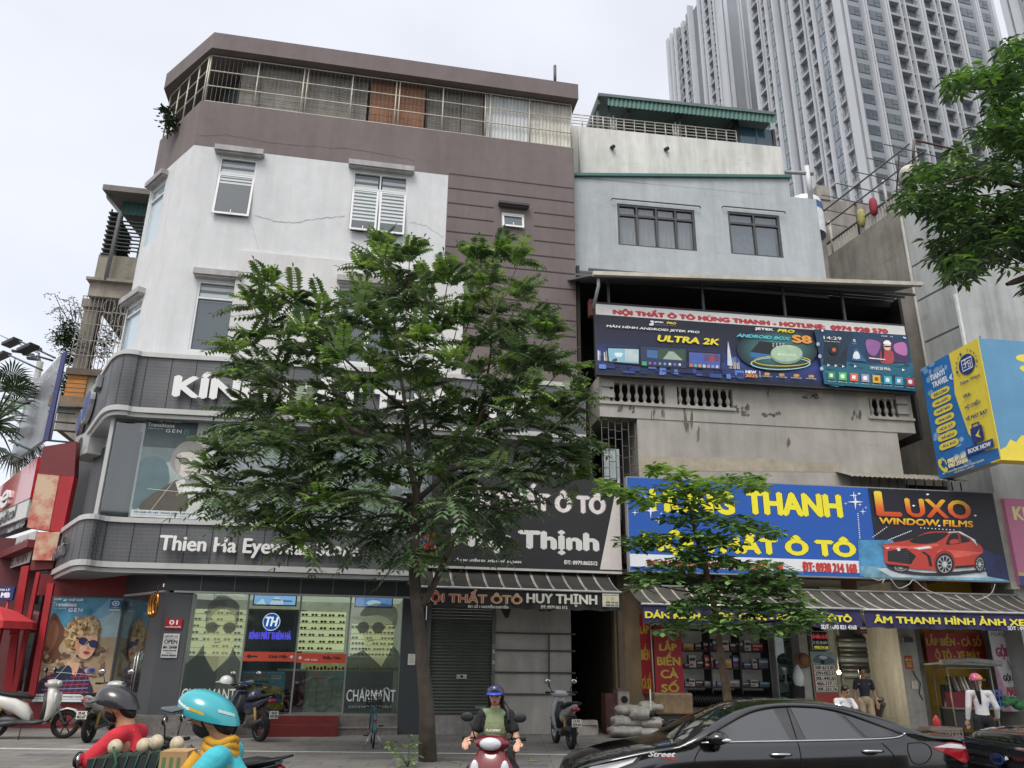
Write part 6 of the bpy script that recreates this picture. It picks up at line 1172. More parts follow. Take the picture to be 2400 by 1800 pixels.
for u in(rq[0]-.1,rq[2]+.2):b.fbox(FR,u,.2,u+.05,.9,-1.35,-.95,M('#55565a',.6))
b.box(FR(rq[0]+1.5,1.2,-1.2),(.6,.4,.35),M('#9c9e9a',.6),.2);single(b,'work_table','cluttered grey work table behind the standing man','table',FR(rq[0]+.8,.2,-1.1))
b=MB();q=FR.rect(*Y2(897,785),*Y2(972,888),.14);r=sign('paper_notice','red paper notice with yellow lettering on the grey pillar','notice',FR,q,.11,RDP,.006);P=Pic(FR,q,.112);P.text('BIỂN SỐ',.12,.15,.88,.4,YT,.005);
for k in range(4):P.rect(.15,.5+k*.11,.85,.55+k*.11,YT)
P.mb.build('lettering',r)
b=MB();q=FR.rect(*Y2(880,640),*Y2(958,682),.16);b.fbox(FR,q[0],q[1],q[2],q[3],.1,.2,M('#45464a',.6));q=FR.rect(*Y2(955,980),*Y2(1005,1045),.16);b.fbox(FR,q[0],q[1],q[2],q[3],.1,.16,M('#b9b7ae',.6));
b.tube([FR(*FR.px(*Y2(x,y),.13),.13)for x,y in((960,900),(985,950),(1020,1000),(1010,1080),(1040,1130))],.012,BLACK,5);single(b,'switch_box','grey switch boxes and dangling wire on the white pillar','switch box',FR(q[0],q[1],.1))
bp_=FR(*FR.px(*Y2(385,915),-.3),-.3);b=MB();b.ell(bp_,(.05,.05,.06),M('#ffdf9a',.4,var=0,emit=6));b.tube([bp_+Vector((0,0,.05)),bp_+Vector((0,0,1.2))],.008,BLACK,5);single(b,'light_bulb','lit warm light bulb hanging beside the sample number plates','light bulb',bp_);ld=bpy.data.lights.new('bulb','POINT');ld.energy=60;ld.color=(1,.85,.6);ld.shadow_soft_size=.08;lo=bpy.data.objects.new('bulb_light',ld);COL.objects.link(lo);lo.location=bp_-Vector((0,.12,0))
yw0=uy(1030,700);b=MB();b.fbox(FR,yw0,.2,5,zS,-1.0,-.8,M('#b08f34',.8,var=.12,streak=.2));b.build('yellow_wall',PS)
q=FR.rect(*Y2(1042,600),*Y2(1540,848),-.6);r=sign('shop_sign','red sign with yellow letters LẮP BIỂN - CÀ SỐ on the yellow wall','sign',FR,q,-.6,RDP,.04);P=Pic(FR,q,-.598);P.text('LẮP BIỂN - CÀ SỐ',.03,.06,.95,.44,YT,.012);P.text('Ô TÔ - XE MÁY',.14,.54,.9,.88,YT,.012);P.mb.build('lettering',r)
q=FR.rect(*Y2(1545,590),*Y2(1900,1220),.0);r=sign('banner','white hair washing banner with pink and dark lettering at the right edge','banner',FR,q,0,M('#c5c3c4',.6,var=.06),.02);P=Pic(FR,q,.002);PK=M('#9c3a58',.55);P.poly([(0,.3),(.1,.5),(.25,.8),(.3,1),(0,1)],M('#b98aa0',.6));P.text('Hương Giang',.08,.01,.95,.09,M('#4a4048',.5));P.text('GỘI ĐẦU',.14,.15,.98,.36,PK,.02);P.text('Nam',.42,.36,.72,.5,M('#2a2a35',.5),0,.3);P.text('GỘI ĐẦU',.22,.52,.8,.65,M('#3c3a40',.5),.012);P.text('MASSAGE',.26,.7,.9,.81,PK,.01);P.oval(.62,.9,.16,.1,M('#b98d76',.6));P.oval(.6,.88,.08,.05,M('#d8b7a0',.6));P.mb.build('lettering',r)
for k,(x,y0)in enumerate(((1190,1010),(1222,1015),(1250,1012))):
 b=MB();p=FR(*FR.px(*Y2(x,y0),.3+k*.05),.3+k*.05);b.tube([p,Vector((p.x+.05,p.y-.1,.2))],.075,M(('#2a2c30','#3a3d42','#222428')[k],.3),12);single(b,'film_tube',('left','middle','right')[k]+' one of three upright dark film tubes before the yellow wall','tube',Vector((p.x,p.y,.2)),'dark film tubes by the yellow wall')
tq=FR.rect(*Y2(1225,880),*Y2(1680,1310),.7);r=thing('street_trolley','metal framed street trolley stall loaded with goods behind the woman in white','trolley',FR((tq[0]+tq[2])/2,.2,.5));b=MB();FRM_=M('#9a968a',.5,metal=.3)
tm=uy(1560,900,.7);zt_=FR.px(*Y2(1340,1190),.7)[1]
for u in(tq[0],tm):
 for o in(.1,.7):b.tube([FR(u,.2,o),FR(u,tq[3],o)],.018,FRM_,6)
for o in(.1,.7):b.tube([FR(tq[0],tq[3],o),FR(tm,tq[3],o)],.018,FRM_,6)
b.build('frame',r);b=MB();b.fbox(FR,tq[0],zt_-.04,tq[2],zt_,.05,.75,M('#6d6a60',.6));b.fbox(FR,tq[0],.4,tq[2]-.5,zt_-.04,.15,.7,M('#2d2e30',.8));b.build('table_board',r)
b=MB();b.prism([FR(tq[0]-.3,tq[3]+.05,.1),FR(tm+.2,tq[3]+.02,.1),FR(tm+.2,tq[3]+.06,.9),FR(tq[0]-.3,tq[3]+.1,.9)],(0,0,.05),M('#7d8b84',.7,var=.2));b.tube([FR(tq[0]-.3,tq[3]+.14,.9),FR((tq[0]+tm)/2,tq[3]+.2,.85),FR(tm+.2,tq[3]+.12,.9)],.07,M('#8f8d86',.8,var=.2),8);b.build('tarpaulin_cover',r)
random.seed(3)
for k in range(9):b=MB();u=tq[0]+.12+k*.1;b.tube([FR(u,zt_+.4,.6),FR(u+.1,zt_+.75,.3)],.03,M(random.choice(['#c9c9c4','#3a3c40','#8f9296','#55585c']),.5),6);b.build('umbrella_roll',r)
b=MB();b.fbox(FR,tq[0]+.05,zt_+.003,tq[0]+.9,zt_+.38,.2,.6,M('#6e2029',.7,var=.15));b.build('red_box',r)
def crate(name,label,F,u0,z0,u1,z1,o0,o1,col):
 b=MB();m=M(col,.5,var=.12,scale=5);t=.02
 for(a,c,p,q_)in((u0,u1,o1-t,o1),(u0,u1,o0,o0+t),(u0,u0+t,o0+t,o1-t),(u1-t,u1,o0+t,o1-t)):
  b.fbox(F,a,z0,c,z0+.05,p,q_,m);b.fbox(F,a,z1-.06,c,z1,p,q_,m);n=max(2,int(max(c-a,q_-p)/.09))
  for k in range(n+1):
   if c-a>.1:x=a+(c-a-.025)*k/n;b.fbox(F,x,z0+.05,x+.025,z1-.06,p+.002,q_-.002,m)
   else:y=p+(q_-p-.025)*k/n;b.fbox(F,a+.002,z0+.05,c-.002,z1-.06,y,y+.025,m)
  for k in(1,2):z=z0+(z1-z0)*k/3;b.fbox(F,a+.001,z-.012,c-.001,z+.012,p+.001,q_-.001,m)
 b.fbox(F,u0+t,z0,u1-t,z0+.02,o0+t,o1-t,m);return single(b,name,label,'crate',F((u0+u1)/2,z0,(o0+o1)/2))
q=FR.rect(*Y2(1540,1050),*Y2(1650,1185),.7);crate('plastic_crate','blue plastic crate on the trolley table right of the woman in white',FR,q[0],zt_+.003,q[2]+.1,q[3],.2,.7,'#3d5c9a')
q=FR.rect(*Y2(1100,1345),*Y2(1372,1500),1.6);crate('plastic_crate','worn brown grey plastic crate on the pavement behind the car tail',FR,q[0],.2,q[2],q[3],1.1,1.6,'#6e6460')
b=MB();c=FR(uy(1730,1190,.6),zt_+.12,.6)
for k in range(8):b.ell(c+FR.U*random.uniform(-.25,.3)+Vector((0,0,random.uniform(-.1,.08))),(random.uniform(.12,.2),.15,random.uniform(.07,.13)),M('#2f6a3e',.7,var=.3,scale=10),10)
single(b,'green_bag','crumpled green bag on the right of the blue plastic crate','bag',c-Vector((0,0,.12)))
b=MB();c=FR(uy(1148,1320,.9),.2,.9);b.lathe([(0,0),(.09,0),(.09,.42),(.05,.5),(.03,.54),(.0,.56)],c,(0,0,1),M('#a8242a',.35),14);b.box(c+Vector((.03,0,.56)),(.12,.03,.04),BLACK);single(b,'fire_extinguisher','small red fire extinguisher standing by the dark film tubes','extinguisher',c)
q=FR.rect(*Y1(492,1050),*Y1(585,1200),.2);r=thing('speaker_box','pale wooden cabinet with a round hole beside the stacked white sacks','cabinet',FR((q[0]+q[2])/2,.2,0));b=MB();b.fbox(FR,q[0],.2,q[2],q[3],-.3,.2,M('#9b958a',.7,var=.12));b.fbox(FR,q[0]-.04,q[3],q[2]+.04,q[3]+.03,-.33,.24,M('#6e5a4c',.7));b.fbox(FR,q[0]-.3,.2,q[0]-.01,q[3]-.1,-.4,.1,M('#5b3a34',.8,var=.2));b.build('cabinet_body',r);b=MB();u,z=FR.px(*Y1(542,1127),.2);disc(b,FR,u,z,.09,.09,.204,BLACK);b.build('speaker_hole',r)
SACK=M('#93918b',.8,var=.22,scale=9,bump=.7);random.seed(9)
for k,(x,y,w_,h,o)in enumerate(((580,1375,110,42,.9),(740,1390,60,36,1.0),(590,1300,105,48,.8),(745,1310,70,45,.9),(575,1215,75,42,.7),(660,1235,60,50,.95),(735,1185,55,42,.8))):
 u,z=FR.px(*Y1(x,y),o);s=.30136*o*0+.0128*w_*.30136;b=MB();vs=[];fs=[];ru=w_*.0042;rz=max(h*.0034,.1)
 for i in range(13):
  for j in range(18):
   t=-math.pi/2+math.pi*i/12;ph=2*math.pi*j/18;sg=lambda v,e:math.copysign(abs(v)**e,v);n_=1+.16*mnoise.noise(Vector((math.cos(ph)*2+k*3,math.sin(ph)*2,t*3)))+.09*mnoise.noise(Vector((math.cos(ph)*6,math.sin(ph)*6+k*5,t*9)))
   vs.append(FR(u+ru*1.1*sg(math.sin(t),.7)*n_,max(z,.2+rz)+rz*sg(math.cos(t),.6)*math.sin(ph)*n_,o+.28*sg(math.cos(t),.6)*math.cos(ph)*n_))
 for i in range(12):
  for j in range(18):fs.append((i*18+j,i*18+(j+1)%18,(i+1)*18+(j+1)%18,(i+1)*18+j))
 b.mesh(vs,fs,SACK,True);e=FR(u+ru*.9,max(z,.2+rz),o+.2);b.ell(e,(.1,.06,.08),BLACK if k in(0,2,3,5)else SACK,10)
 single(b,'white_sack',('bottom left','bottom right','middle left','middle right','upper left','dark mouthed upper middle','topmost right')[k]+' woven sack in the pile beside the red banners','sack',FR(u,.2 if k<2 else z-rz,o),'white sacks piled by the red banners')
b=MB();q=FR.rect(*Y1(775,1072),*Y1(1085,1245),1.0);vs=[];WRAP=M('#7a664c',.3,var=.25,scale=7,bump=.6,coat=.3)
b.fbox(FR,q[0],q[1],q[2],q[3],.6,1.0,WRAP);o_=single(b,'wrapped_parcel','large brown parcel wrapped in glossy plastic on a dark stand','parcel',FR((q[0]+q[2])/2,q[1],.8));md=o_.modifiers.new('Bevel','BEVEL');md.width=.05;md.segments=3
b=MB();b.fbox(FR,q[0]+.1,.2,q[2]-.1,q[1]-.002,.65,.95,M('#2d2c2b',.8));single(b,'dark_stand','dark low stand carrying the wrapped brown parcel','stand',FR((q[0]+q[2])/2,.2,.8))
b=MB();p0=FR(*FR.px(*Y1(742,1045),1.1),1.1);b.tube([p0,Vector((p0.x,p0.y,.2))],.02,M('#b4b4b0',.4),8);b.tube([FR(*FR.px(*Y1(745,540),.9),.9),FR(*FR.px(*Y1(775,1075),.9),.9)],.016,M('#b9b7b2',.5),6);single(b,'metal_pole','thin pale metal poles leaning beside the red banners','pole',Vector((p0.x,p0.y,.2)))
for k in range(5):pass
#  high rise towers far behind
TW=M('#bcc0c5',.7,var=.04,scale=.3);TG=M('#8e949a',.7,var=.05,scale=.3);TGD=M('#7c8289',.7,var=.05,scale=.3);TPANE=M('#59626b',.12,var=.3,scale=.25,spec=.8);TPANE2=M('#8a959d',.12,var=.3,scale=.25,spec=.8);TDARK=M('#51575d',.8,var=.2,scale=.3);TSL=M('#a3a7aa',.8,var=.05,scale=.3);TBK=M('#8a8c8e',.8,var=.08,scale=.3)  # pane and dark recess tones lightened to stand in for distance haze
tower_windows=[]
def facade(root,F,cols,z0,z1,fh,o_right=0):
 """cols: (kind, u0, u1); fins, window columns and balcony columns of one tower face"""
 fin=MB();wl=MB();sl=MB();rec=MB();nf=int((z1-z0)/fh)
 for kind,u0,u1 in cols:
  if u0>u1:u0,u1=u1,u0
  if kind=='fin':fin.fbox(F,u0,z0,u1,z1+1.5,-1,.55,TW)
  elif kind=='thin':fin.fbox(F,u0,z0,u1,z1,-1,.3,TW)
  elif kind=='grey':wl.fbox(F,u0,z0,u1,z1+.5,-1.5,0,TG)
  elif kind=='groove':wl.fbox(F,u0,z0,u1,z1-2,-4,-2.5,TGD)
  elif kind=='dark':rec.fbox(F,u0,z0,u1,z1,-1.2,-.5,TDARK);[sl.fbox(F,u0,z0+k*fh-.2,u1,z0+k*fh+.25,-.5,-.1,TSL)for k in range(nf)]
  elif kind=='win':
   wl.fbox(F,u0,z0,u1,z1+.5,-1.5,0,TG)
   for k in range(nf):tower_windows.append((root,F,u0+(u1-u0)*.16,z0+k*fh+.75,u1-(u1-u0)*.16,z0+k*fh+fh-.55))
  elif kind=='bal':
   rec.fbox(F,u0,z0,u1,z1,-1.9,-1.6,TBK)
   for k in range(nf):
    z=z0+k*fh;sl.fbox(F,u0,z-.25,u1,z+.3,-1.6,.1,TSL);rec.fbox(F,u0+.25,z+.3,u0+(u1-u0)*.62,z+2.5,-1.6,-1.55,TPANE)
    sl.fbox(F,u0+.02,z+1.25,u1-.02,z+1.31,0,.05,TDARK)
    for j in range(4):uu=u0+(u1-u0)*(j+.5)/4;sl.fbox(F,uu-.03,z+.3,uu+.03,z+1.25,.01,.04,TDARK)
 fin.build('fins',root);wl.build('wall',root);sl.build('balcony_slabs',root);rec.build('balcony_recess',root)
def tpx(F,y,spec,x0,k):return[(kd,F.px(x0+a*k,y)[0],F.px(x0+c*k,y)[0])for kd,a,c in spec]
FHT=3.3
pt=aty(1975,210,113);T1=Frame((pt.x,pt.y),yaw=rad(14.8));T1L=Frame((pt.x,pt.y),U=T1.N)
tw1=thing('apartment_tower','tall grey apartment tower with white vertical fins, the nearest and widest of the towers','tower',(pt.x,pt.y,0))
zt_1=152
sp=[('fin',0,26),('grey',26,36),('fin',36,66),('dark',66,76),('fin',76,112),('grey',112,120),('win',120,262),('fin',262,276),('grey',276,284),('fin',284,296),('win',296,462),('fin',462,478),('grey',478,486),('fin',486,500),('bal',500,608),('thin',608,618),('dark',618,652),('thin',652,662),('bal',662,782),('fin',782,798),('grey',798,806),('fin',806,824),('bal',824,930),('thin',930,940),('dark',940,976),('thin',976,986),('bal',986,1098),('fin',1098,1112),('grey',1112,1122),('fin',1122,1140),('win',1140,1298),('fin',1298,1310),('grey',1310,1316),('fin',1316,1328),('win',1328,1440),('fin',1440,1466)]
facade(tw1,T1,tpx(T1,0,sp,1950,.2531),12,zt_1,FHT)
sp=[('fin',766,786),('bal',786,852),('thin',850,856),('dark',856,872),('thin',872,878),('bal',878,922),('fin',922,934),('win',934,992),('fin',992,1008),('groove',1008,1078),('fin',1078,1094),('win',1094,1152),('fin',1152,1168),('bal',1168,1248),('thin',1248,1256),('dark',1256,1280),('thin',1280,1288),('bal',1288,1350),('fin',1350,1366),('win',1366,1456),('fin',1456,1476),('bal',1476,1532),('grey',1532,1562),('fin',1562,1572)]
facade(tw1,T1L,[c for c in tpx(T1L,0,sp,1560,.2532)],12,zt_1,FHT)
c1_=T1L.px(1560+766*.2532,0)[0];w1_=T1.px(1950+1466*.2531,0)[0];b=MB();b.prism([T1(0.6,0,-.9),T1(w1_-.3,0,-.9),T1(w1_-.3,0,c1_+.5),T1(.9,0,c1_+.5)],(0,0,zt_1),TGD);b.build('core',tw1)
pt=aty(1692,5,150);T2=Frame((pt.x,pt.y),yaw=rad(14.8));T2L=Frame((pt.x,pt.y),U=T2.N)
tw2=thing('apartment_tower','grey apartment tower with a plain blank front, left of and behind the widest tower','tower',(pt.x,pt.y,0));zt_2=T2L.px(1628,13)[1]+1
sp=[('fin',490,506),('grey',506,520),('fin',520,552),('grey',552,652),('fin',652,662),('fin',670,684),('grey',684,860)]
facade(tw2,T2,tpx(T2,0,sp,1560,.2532),20,zt_2+14,FHT)
sp=[('fin',300,316),('win',316,344),('fin',344,354),('bal',354,398),('thin',398,402),('dark',402,412),('thin',412,416),('bal',416,446),('fin',446,460),('grey',460,472),('fin',472,492)]
facade(tw2,T2L,tpx(T2L,0,sp,1560,.2532),20,zt_2+14,FHT)
sp=[('fin',45,66),('grey',66,84),('fin',84,98),('win',98,122),('fin',122,132),('win',132,158),('bal',158,190),('thin',190,194),('dark',194,204),('thin',204,208),('bal',208,232),('win',232,268),('fin',268,280),('groove',280,306)]
facade(tw2,T2L,tpx(T2L,200,sp,1560+0,.2532),20,zt_2,FHT)
ua_=T2L.px(1560+45*.2532,200)[0];ub__=T2.px(1560+860*.2532,0)[0];um_2=T2L.px(1560+300*.2532,0)[0]
b=MB();b.prism([T2(.6,0,-.9),T2(ub__,0,-.9),T2(ub__,0,um_2),T2(.9,0,um_2)],(0,0,zt_2+14),TGD);b.prism([T2(.9,0,um_2),T2(ub__,0,um_2),T2(ub__,0,ua_),T2(.9,0,ua_)],(0,0,zt_2),TGD);b.build('core',tw2)
pt=aty(2349,0,92);T3=Frame((pt.x,pt.y),U=T1.N);tw3=thing('apartment_tower','tower with cream fins just entering the picture at the top right corner','tower',(pt.x,pt.y,0))
sp=[('fin',0,.9),('grey',.9,1.3),('fin',1.3,2.2),('win',2.2,6),('win',6,9.8),('fin',9.8,10.6),('bal',10.6,15),('fin',15,15.8)]
facade(tw3,T3,sp,10,125,FHT);b=MB();b.prism([T3(.3,0,-1),T3(15.8,0,-1),T3(15.8,0,-20),T3(.3,0,-20)],(0,0,125),TGD);b.build('core',tw3)
from bpy_extras.object_utils import world_to_camera_view
bpy.context.view_layer.update()
def tower_glazing(root,wins):
 sc_=[]
 for wn in wins:
  F=wn[1];p=F((wn[2]+wn[4])/2,(wn[3]+wn[5])/2);v=world_to_camera_view(sc,cam,p);vis=-.02<v.x<1.02 and .6<v.y<1.05
  sc_.append((0 if vis else 1,v.z,wn))
 sc_.sort(key=lambda t:t[:2]);rest=MB();src={}
 def one(mb,F,u0,z0,u1,z1):
  if F is not None:P_=lambda u,z,o:F(u,z,o)
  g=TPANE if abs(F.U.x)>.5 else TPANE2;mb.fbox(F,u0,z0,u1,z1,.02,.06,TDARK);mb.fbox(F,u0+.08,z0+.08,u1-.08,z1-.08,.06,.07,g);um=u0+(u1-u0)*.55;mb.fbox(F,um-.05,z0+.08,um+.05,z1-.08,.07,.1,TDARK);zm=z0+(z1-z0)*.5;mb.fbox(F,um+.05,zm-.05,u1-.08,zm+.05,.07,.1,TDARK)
 for i,(_,_,wn)in enumerate(sc_):
  _,F,u0,z0,u1,z1=wn
  if i<98:
   key=(id(F),round(u1-u0,2));base=F(u0,z0)
   if key not in src:
    m=MB();one(m,F,u0,z0,u1,z1);o=m.build('window',root);src[key]=(o,base);o['_']=0;del o['_']
   else:o0,b0=src[key];o=o0.copy();COL.objects.link(o);o.parent=root;o.location=o0.location+(base-b0)
  else:one(rest,F,u0,z0,u1,z1)
 o=rest.build('window_rest',root)
 if o:o['kind']='stuff';o.name='far_windows'
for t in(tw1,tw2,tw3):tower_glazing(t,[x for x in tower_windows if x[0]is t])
#  old balcony house at the left
def Z1(x,y):return(x*.3316,400+y*.3316)
def Z2(x,y):return(x*.3315,750+y*.3315)
def Z3(x,y):return(x*.3315,1250+y*.3315)
def Zb(x,y):return(x*.2833,780+y*.2833)
p0=aty(250,700,25.2);FO=Frame((p0.x,p0.y),yaw=rad(10.5))
OH=thing('balcony_house','narrow old house with caged balcony and orange brick pier behind the white corner building','house',FO(0,.2));OCON=M('#8f897e',.9,var=.15,scale=2,streak=.35,bump=.2);OGR=M('#6e6c68',.7,var=.15)
orect=lambda a,b,o=0:FO.rect(*Z1(*a),*Z1(*b),o)
b=MB();q=orect((700,590),(940,800));xr=q[2]+3;b.fbox(FO,q[0],q[1],xr,q[3],-6,0,OCON);q2=orect((645,800),(900,915));b.fbox(FO,q2[0],q2[1],xr,q[1]-.1,-6,.12,OCON);b.fbox(FO,q2[0]-.1,q[1]-.1,xr,q[1],-.4,.3,OCON);b.fbox(FO,q2[0]+.6,.2,xr,q2[1],-6,-2.5,M('#4c4946',.9));b.build('wall',OH)
b=MB();qr=orect((742,116),(1060,150),.4);b.prism([FO(qr[0],qr[3],.6),FO(xr,qr[3],.6),FO(xr,qr[3],-5),FO(qr[0]+.8,qr[3],-5)],(0,0,-.22),OGR);b.build('roof',OH)
qg=orect((880,165),(1050,325),-.1);corrugated(FO,qg[0],xr,qg[1],qr[3]-.22,-.1,M('#2f5a55',.5,var=.1),.16,.02,'green_sheet',OH)
b=MB();ql=orect((850,345),(1000,592),-.15);b.fbox(FO,ql[0]-.1,q[3],xr,qg[1]+.1,-3,-2.9,M('#26302f',.8));
for k in range(9):z=ql[1]+(ql[3]-ql[1])*(k+.5)/9;b.fbox(FO,ql[0],z,xr,z+.03,-.2,-.12,M('#4d5a58',.5))
for k in range(3):u=ql[0]+(xr-ql[0])*k*.2;b.fbox(FO,u,q[3],u+.06,qg[1],-.25,-.2,M('#3d5450',.5))
b.build('louvre_window',OH)
b=MB();qb=orect((740,325),(855,590),.15)
for k in range(10):z=q[3]+(qg[1]+.1-q[3])*k/10;b.fbox(FO,q[0]+.05,z,ql[0]-.05,z+.05,-2.0,.05,M('#3c3c3b',.7))
for o in(-1.9,-.9,0):b.fbox(FO,q[0]+.1,q[3],q[0]+.15,qg[1]+.1,o-.05,o,M('#3c3c3b',.7))
b.build('side_slats',OH)
b=MB();P_=[FO(*FO.px(*Z1(*t),.25),.25)for t in((762,150),(765,190),(852,300),(745,775))];b.tube(P_,.07,M('#77797a',.6),8);b.build('downpipe',OH)
qc=orect((725,900),(890,1410),.0);zc0=FO.px(*Z1(690,1425),0)[1];zc1=q2[1];b=MB();GRL=M('#8a8680',.6,var=.2)
uc=q2[0]-.15
for k in range(26):u=uc+(xr-uc)*k/26*.75;b.tube([FO(u,zc0,.05),FO(u,zc1,.05)],.014,GRL,5,cap=False)
for t in(0,.2,.4,.62,.8,1):z=zc0+(zc1-zc0)*t;b.tube([FO(uc,z,.05),FO(xr,z,.05)],.02,GRL,5)
for k in range(5):
 for t in(.12,.3,.5,.7,.88):
  cu,cz=uc+.9+k*.55,zc0+(zc1-zc0)*t;b.tube([FO(cu+.2*math.cos(a*.5236),cz+.26*math.sin(a*.5236),.06)for a in range(13)],.014,GRL,5)
for o in(-.8,-1.6):b.tube([FO(uc,zc0,o),FO(uc,zc1,o)],.02,GRL,5)
b.build('balcony_cage',OH)
b=MB();qp=orect((610,960),(690,1000),-.3);up_=(FO.px(*Z1(655,960),-.3)[0]+FO.px(*Z1(565,1425),-.3)[0])/2;b.fbox(FO,up_-.22,zc0,up_+.22,zc1-.3,-.7,-.25,OCON);b.fbox(FO,up_-.32,zc1-.3,up_+.35,zc1,-.8,-.15,OCON);b.fbox(FO,xr-2.6,zc0+2,xr,zc0+2.1,-2.6,-2.4,M('#c9cbcc',.5));b.parts('balcony_pillar',OH)
zl1=FO.px(*Z1(470,1600),.2)[1];ul_=FO.px(*Z1(480,1440),.2)[0];BRK=M('#a9743c',.85,var=.15,scale=6)
b=MB();b.fbox(FO,ul_-.05,zc0-.22,xr,zc0,-3,.3,M('#5d544b',.9,var=.15));b.fbox(FO,ul_-.35,zl1-.35,xr,zl1,-3,.35,M('#7a6a58',.9,var=.2));b.fbox(FO,ul_-.1,zl1-1.1,xr,zl1-.35,-3,.1,OCON);b.prism([FO(ul_+.1,zl1-1.1,.1),FO(ul_+2.2,zl1-1.1,.1),FO(ul_+2.2,zl1-2.6,.1)],FO.N*-2.5,OCON);b.build('balcony_ledge',OH)
b=MB();hh=(zc0-.22-zl1)/5
for k in range(5):b.fbox(FO,ul_,zl1+k*hh+.03,ul_+.62,zl1+(k+1)*hh,-.5,.2,BRK);b.fbox(FO,ul_+.02,zl1+k*hh,ul_+.6,zl1+k*hh+.03,-.48,.18,OCON)
b.build('brick_pier',OH)
b=MB();b.fbox(FO,ul_+.62,zl1,xr,zc0-.22,-1,-.6,VOID);b.fbox(FO,ul_+.62,zl1,ul_+.85,zc0-.22,-.5,.15,OCON);b.fbox(FO,ul_+1.9,zl1,xr,zc0-.22,-.5,.15,OCON);b.build('parapet',OH)
for k in range(2):b=MB();zh2=(zc0-.22-zl1)/.8;b.lathe([(r_*1.3,h*zh2)for r_,h in prof],FO(ul_+1.15+k*.5,zl1,-.1),(0,0,1),M('#a98a70',.9,var=.15),10);b.build('baluster',OH)
def leaf_cloud(mb,centres,n,size,mats,rnd,droop=.2):
 for c,r in centres:
  for k in range(n):
   d=Vector((rnd.gauss(0,1),rnd.gauss(0,1),rnd.gauss(0,1))).normalized()*r*rnd.uniform(.3,1);p=Vector(c)+d
   a=rnd.uniform(0,6.283);t=Vector((math.cos(a),math.sin(a),rnd.uniform(-.7,.4))).normalized();s=t.cross(Vector((rnd.uniform(-.3,.3),rnd.uniform(-.3,.3),1))).normalized();L=size*rnd.uniform(.6,1.3);W_=L*.26
   mb.face([p,p+t*L*.5+s*W_,p+t*L,p+t*L*.5-s*W_],rnd.choice(mats))
LG=[M(c,.5,var=.15,scale=3,spec=.4)for c in('#2d4a22','#3d5c2a','#51702f','#26401f')]
rnd=random.Random(4)
r=thing('balcony_shrub','leafy shrub and thin creepers growing from the old balcony on the left','shrub',FO(*FO.px(170,830),-.4));b=MB();cs=[(FO(*FO.px(*Z1(x,y),-.5),-.5),s)for x,y,s in((520,1180,.55),(470,1240,.5),(560,1250,.5),(500,1130,.4),(440,1190,.35),(560,1340,.4),(700,1260,.5),(760,1180,.5),(480,1330,.25),(470,1480,.3),(450,1560,.3))]
leaf_cloud(b,cs,260,.13,LG,rnd);b.fixn=False;b.build('foliage',r);b=MB()
for k in range(26):
 x,y=rnd.uniform(420,620),rnd.uniform(1040,1250);P_=[FO(*FO.px(*Z1(x,y),-.4),-.4)];dx=rnd.uniform(-60,-10);
 for j in range(4):x+=dx*rnd.uniform(.3,1);y+=rnd.uniform(-110,20)*(1 if j<2 else-.3);P_.append(FO(*FO.px(*Z1(x,y),-.4),-.4))
 b.tube(P_,.012,M('#4b4233',.8),4);leaf_cloud(b,[(p,.15)for p in P_[1:]],5,.09,LG,rnd)
b.fixn=False;b.build('twigs',r)
r=thing('rooftop_shrub','small dark bush growing through the terrace cage at the splayed top corner','shrub',FC(.2,ZR,.2));b=MB();cs=[(FC(*FC.px(x,y,.2),.2),s)for x,y,s in((393,280,.3),(400,300,.3),(391,262,.22),(405,285,.2),(386,256,.15))];leaf_cloud(b,cs,90,.13,[LG[0],LG[3]],rnd);P_=[FC(*FC.px(x,y,.2),.2)for x,y in((392,325),(395,290),(384,258),(360,255))];b.tube(P_,.02,M('#4b4233',.8),5);b.fixn=False;b.build('foliage',r)
#  red phone shop at the far left
pR=aty(165,1200,21.4);FD=Frame((pR.x,pR.y),U=(.66,-.75));FDf=Frame((pR.x,pR.y),yaw=rad(8))
RS=thing('red_shop','red clad phone shop at the far left edge with stained red panels','shop',FD(-2,.2));REDG=M('#b3222c',.18,var=.05,scale=2,coat=.6);REDM=M('#a8242c',.5,var=.12,scale=2,streak=.15);MAR=M('#6d2a2e',.6,var=.1)
def rust_red():
 m=bpy.data.materials.new('stained red panel');m.use_nodes=True;t=m.node_tree;N=t.nodes;b=N['Principled BSDF'];b.inputs['Roughness'].default_value=.6;tcn=N.new('ShaderNodeTexCoord');n=N.new('ShaderNodeTexNoise');n.inputs['Scale'].default_value=1.1;n.inputs['Detail'].default_value=7;n.inputs['Roughness'].default_value=.65;r_=N.new('ShaderNodeValToRGB')
 r_.color_ramp.elements[0].position=.42;r_.color_ramp.elements[0].color=hexc('#b52a2c');r_.color_ramp.elements[1].position=.56;r_.color_ramp.elements[1].color=hexc('#c4ab90');t.links.new(tcn.outputs['Object'],n.inputs['Vector']);t.links.new(n.outputs['Fac'],r_.inputs[0]);t.links.new(r_.outputs[0],b.inputs['Base Color']);return m
RUSTR=rust_red()
def quadpx(F,pts,o,d,m,name,root,mb=None):
 P_=[F(*F.px(*p,o),o)for p in pts];b=mb or MB();b.prism(P_,F.N*-d,m)
 return b.build(name,root)if mb is None else None
quadpx(FDf,[Z2(305,895),Z2(540,858),Z2(525,1108),Z2(270,1085)],.2,.3,MAR,'maroon_panel',RS)
quadpx(FDf,[Z2(268,1086),Z2(420,1100),Z2(345,1490),Z2(188,1465)],.22,.3,RUSTR,'stained_panel',RS);quadpx(FDf,[Z2(422,1101),Z2(524,1108),Z2(440,1500),Z2(347,1490)],.2,.3,REDM,'red_panel',RS)
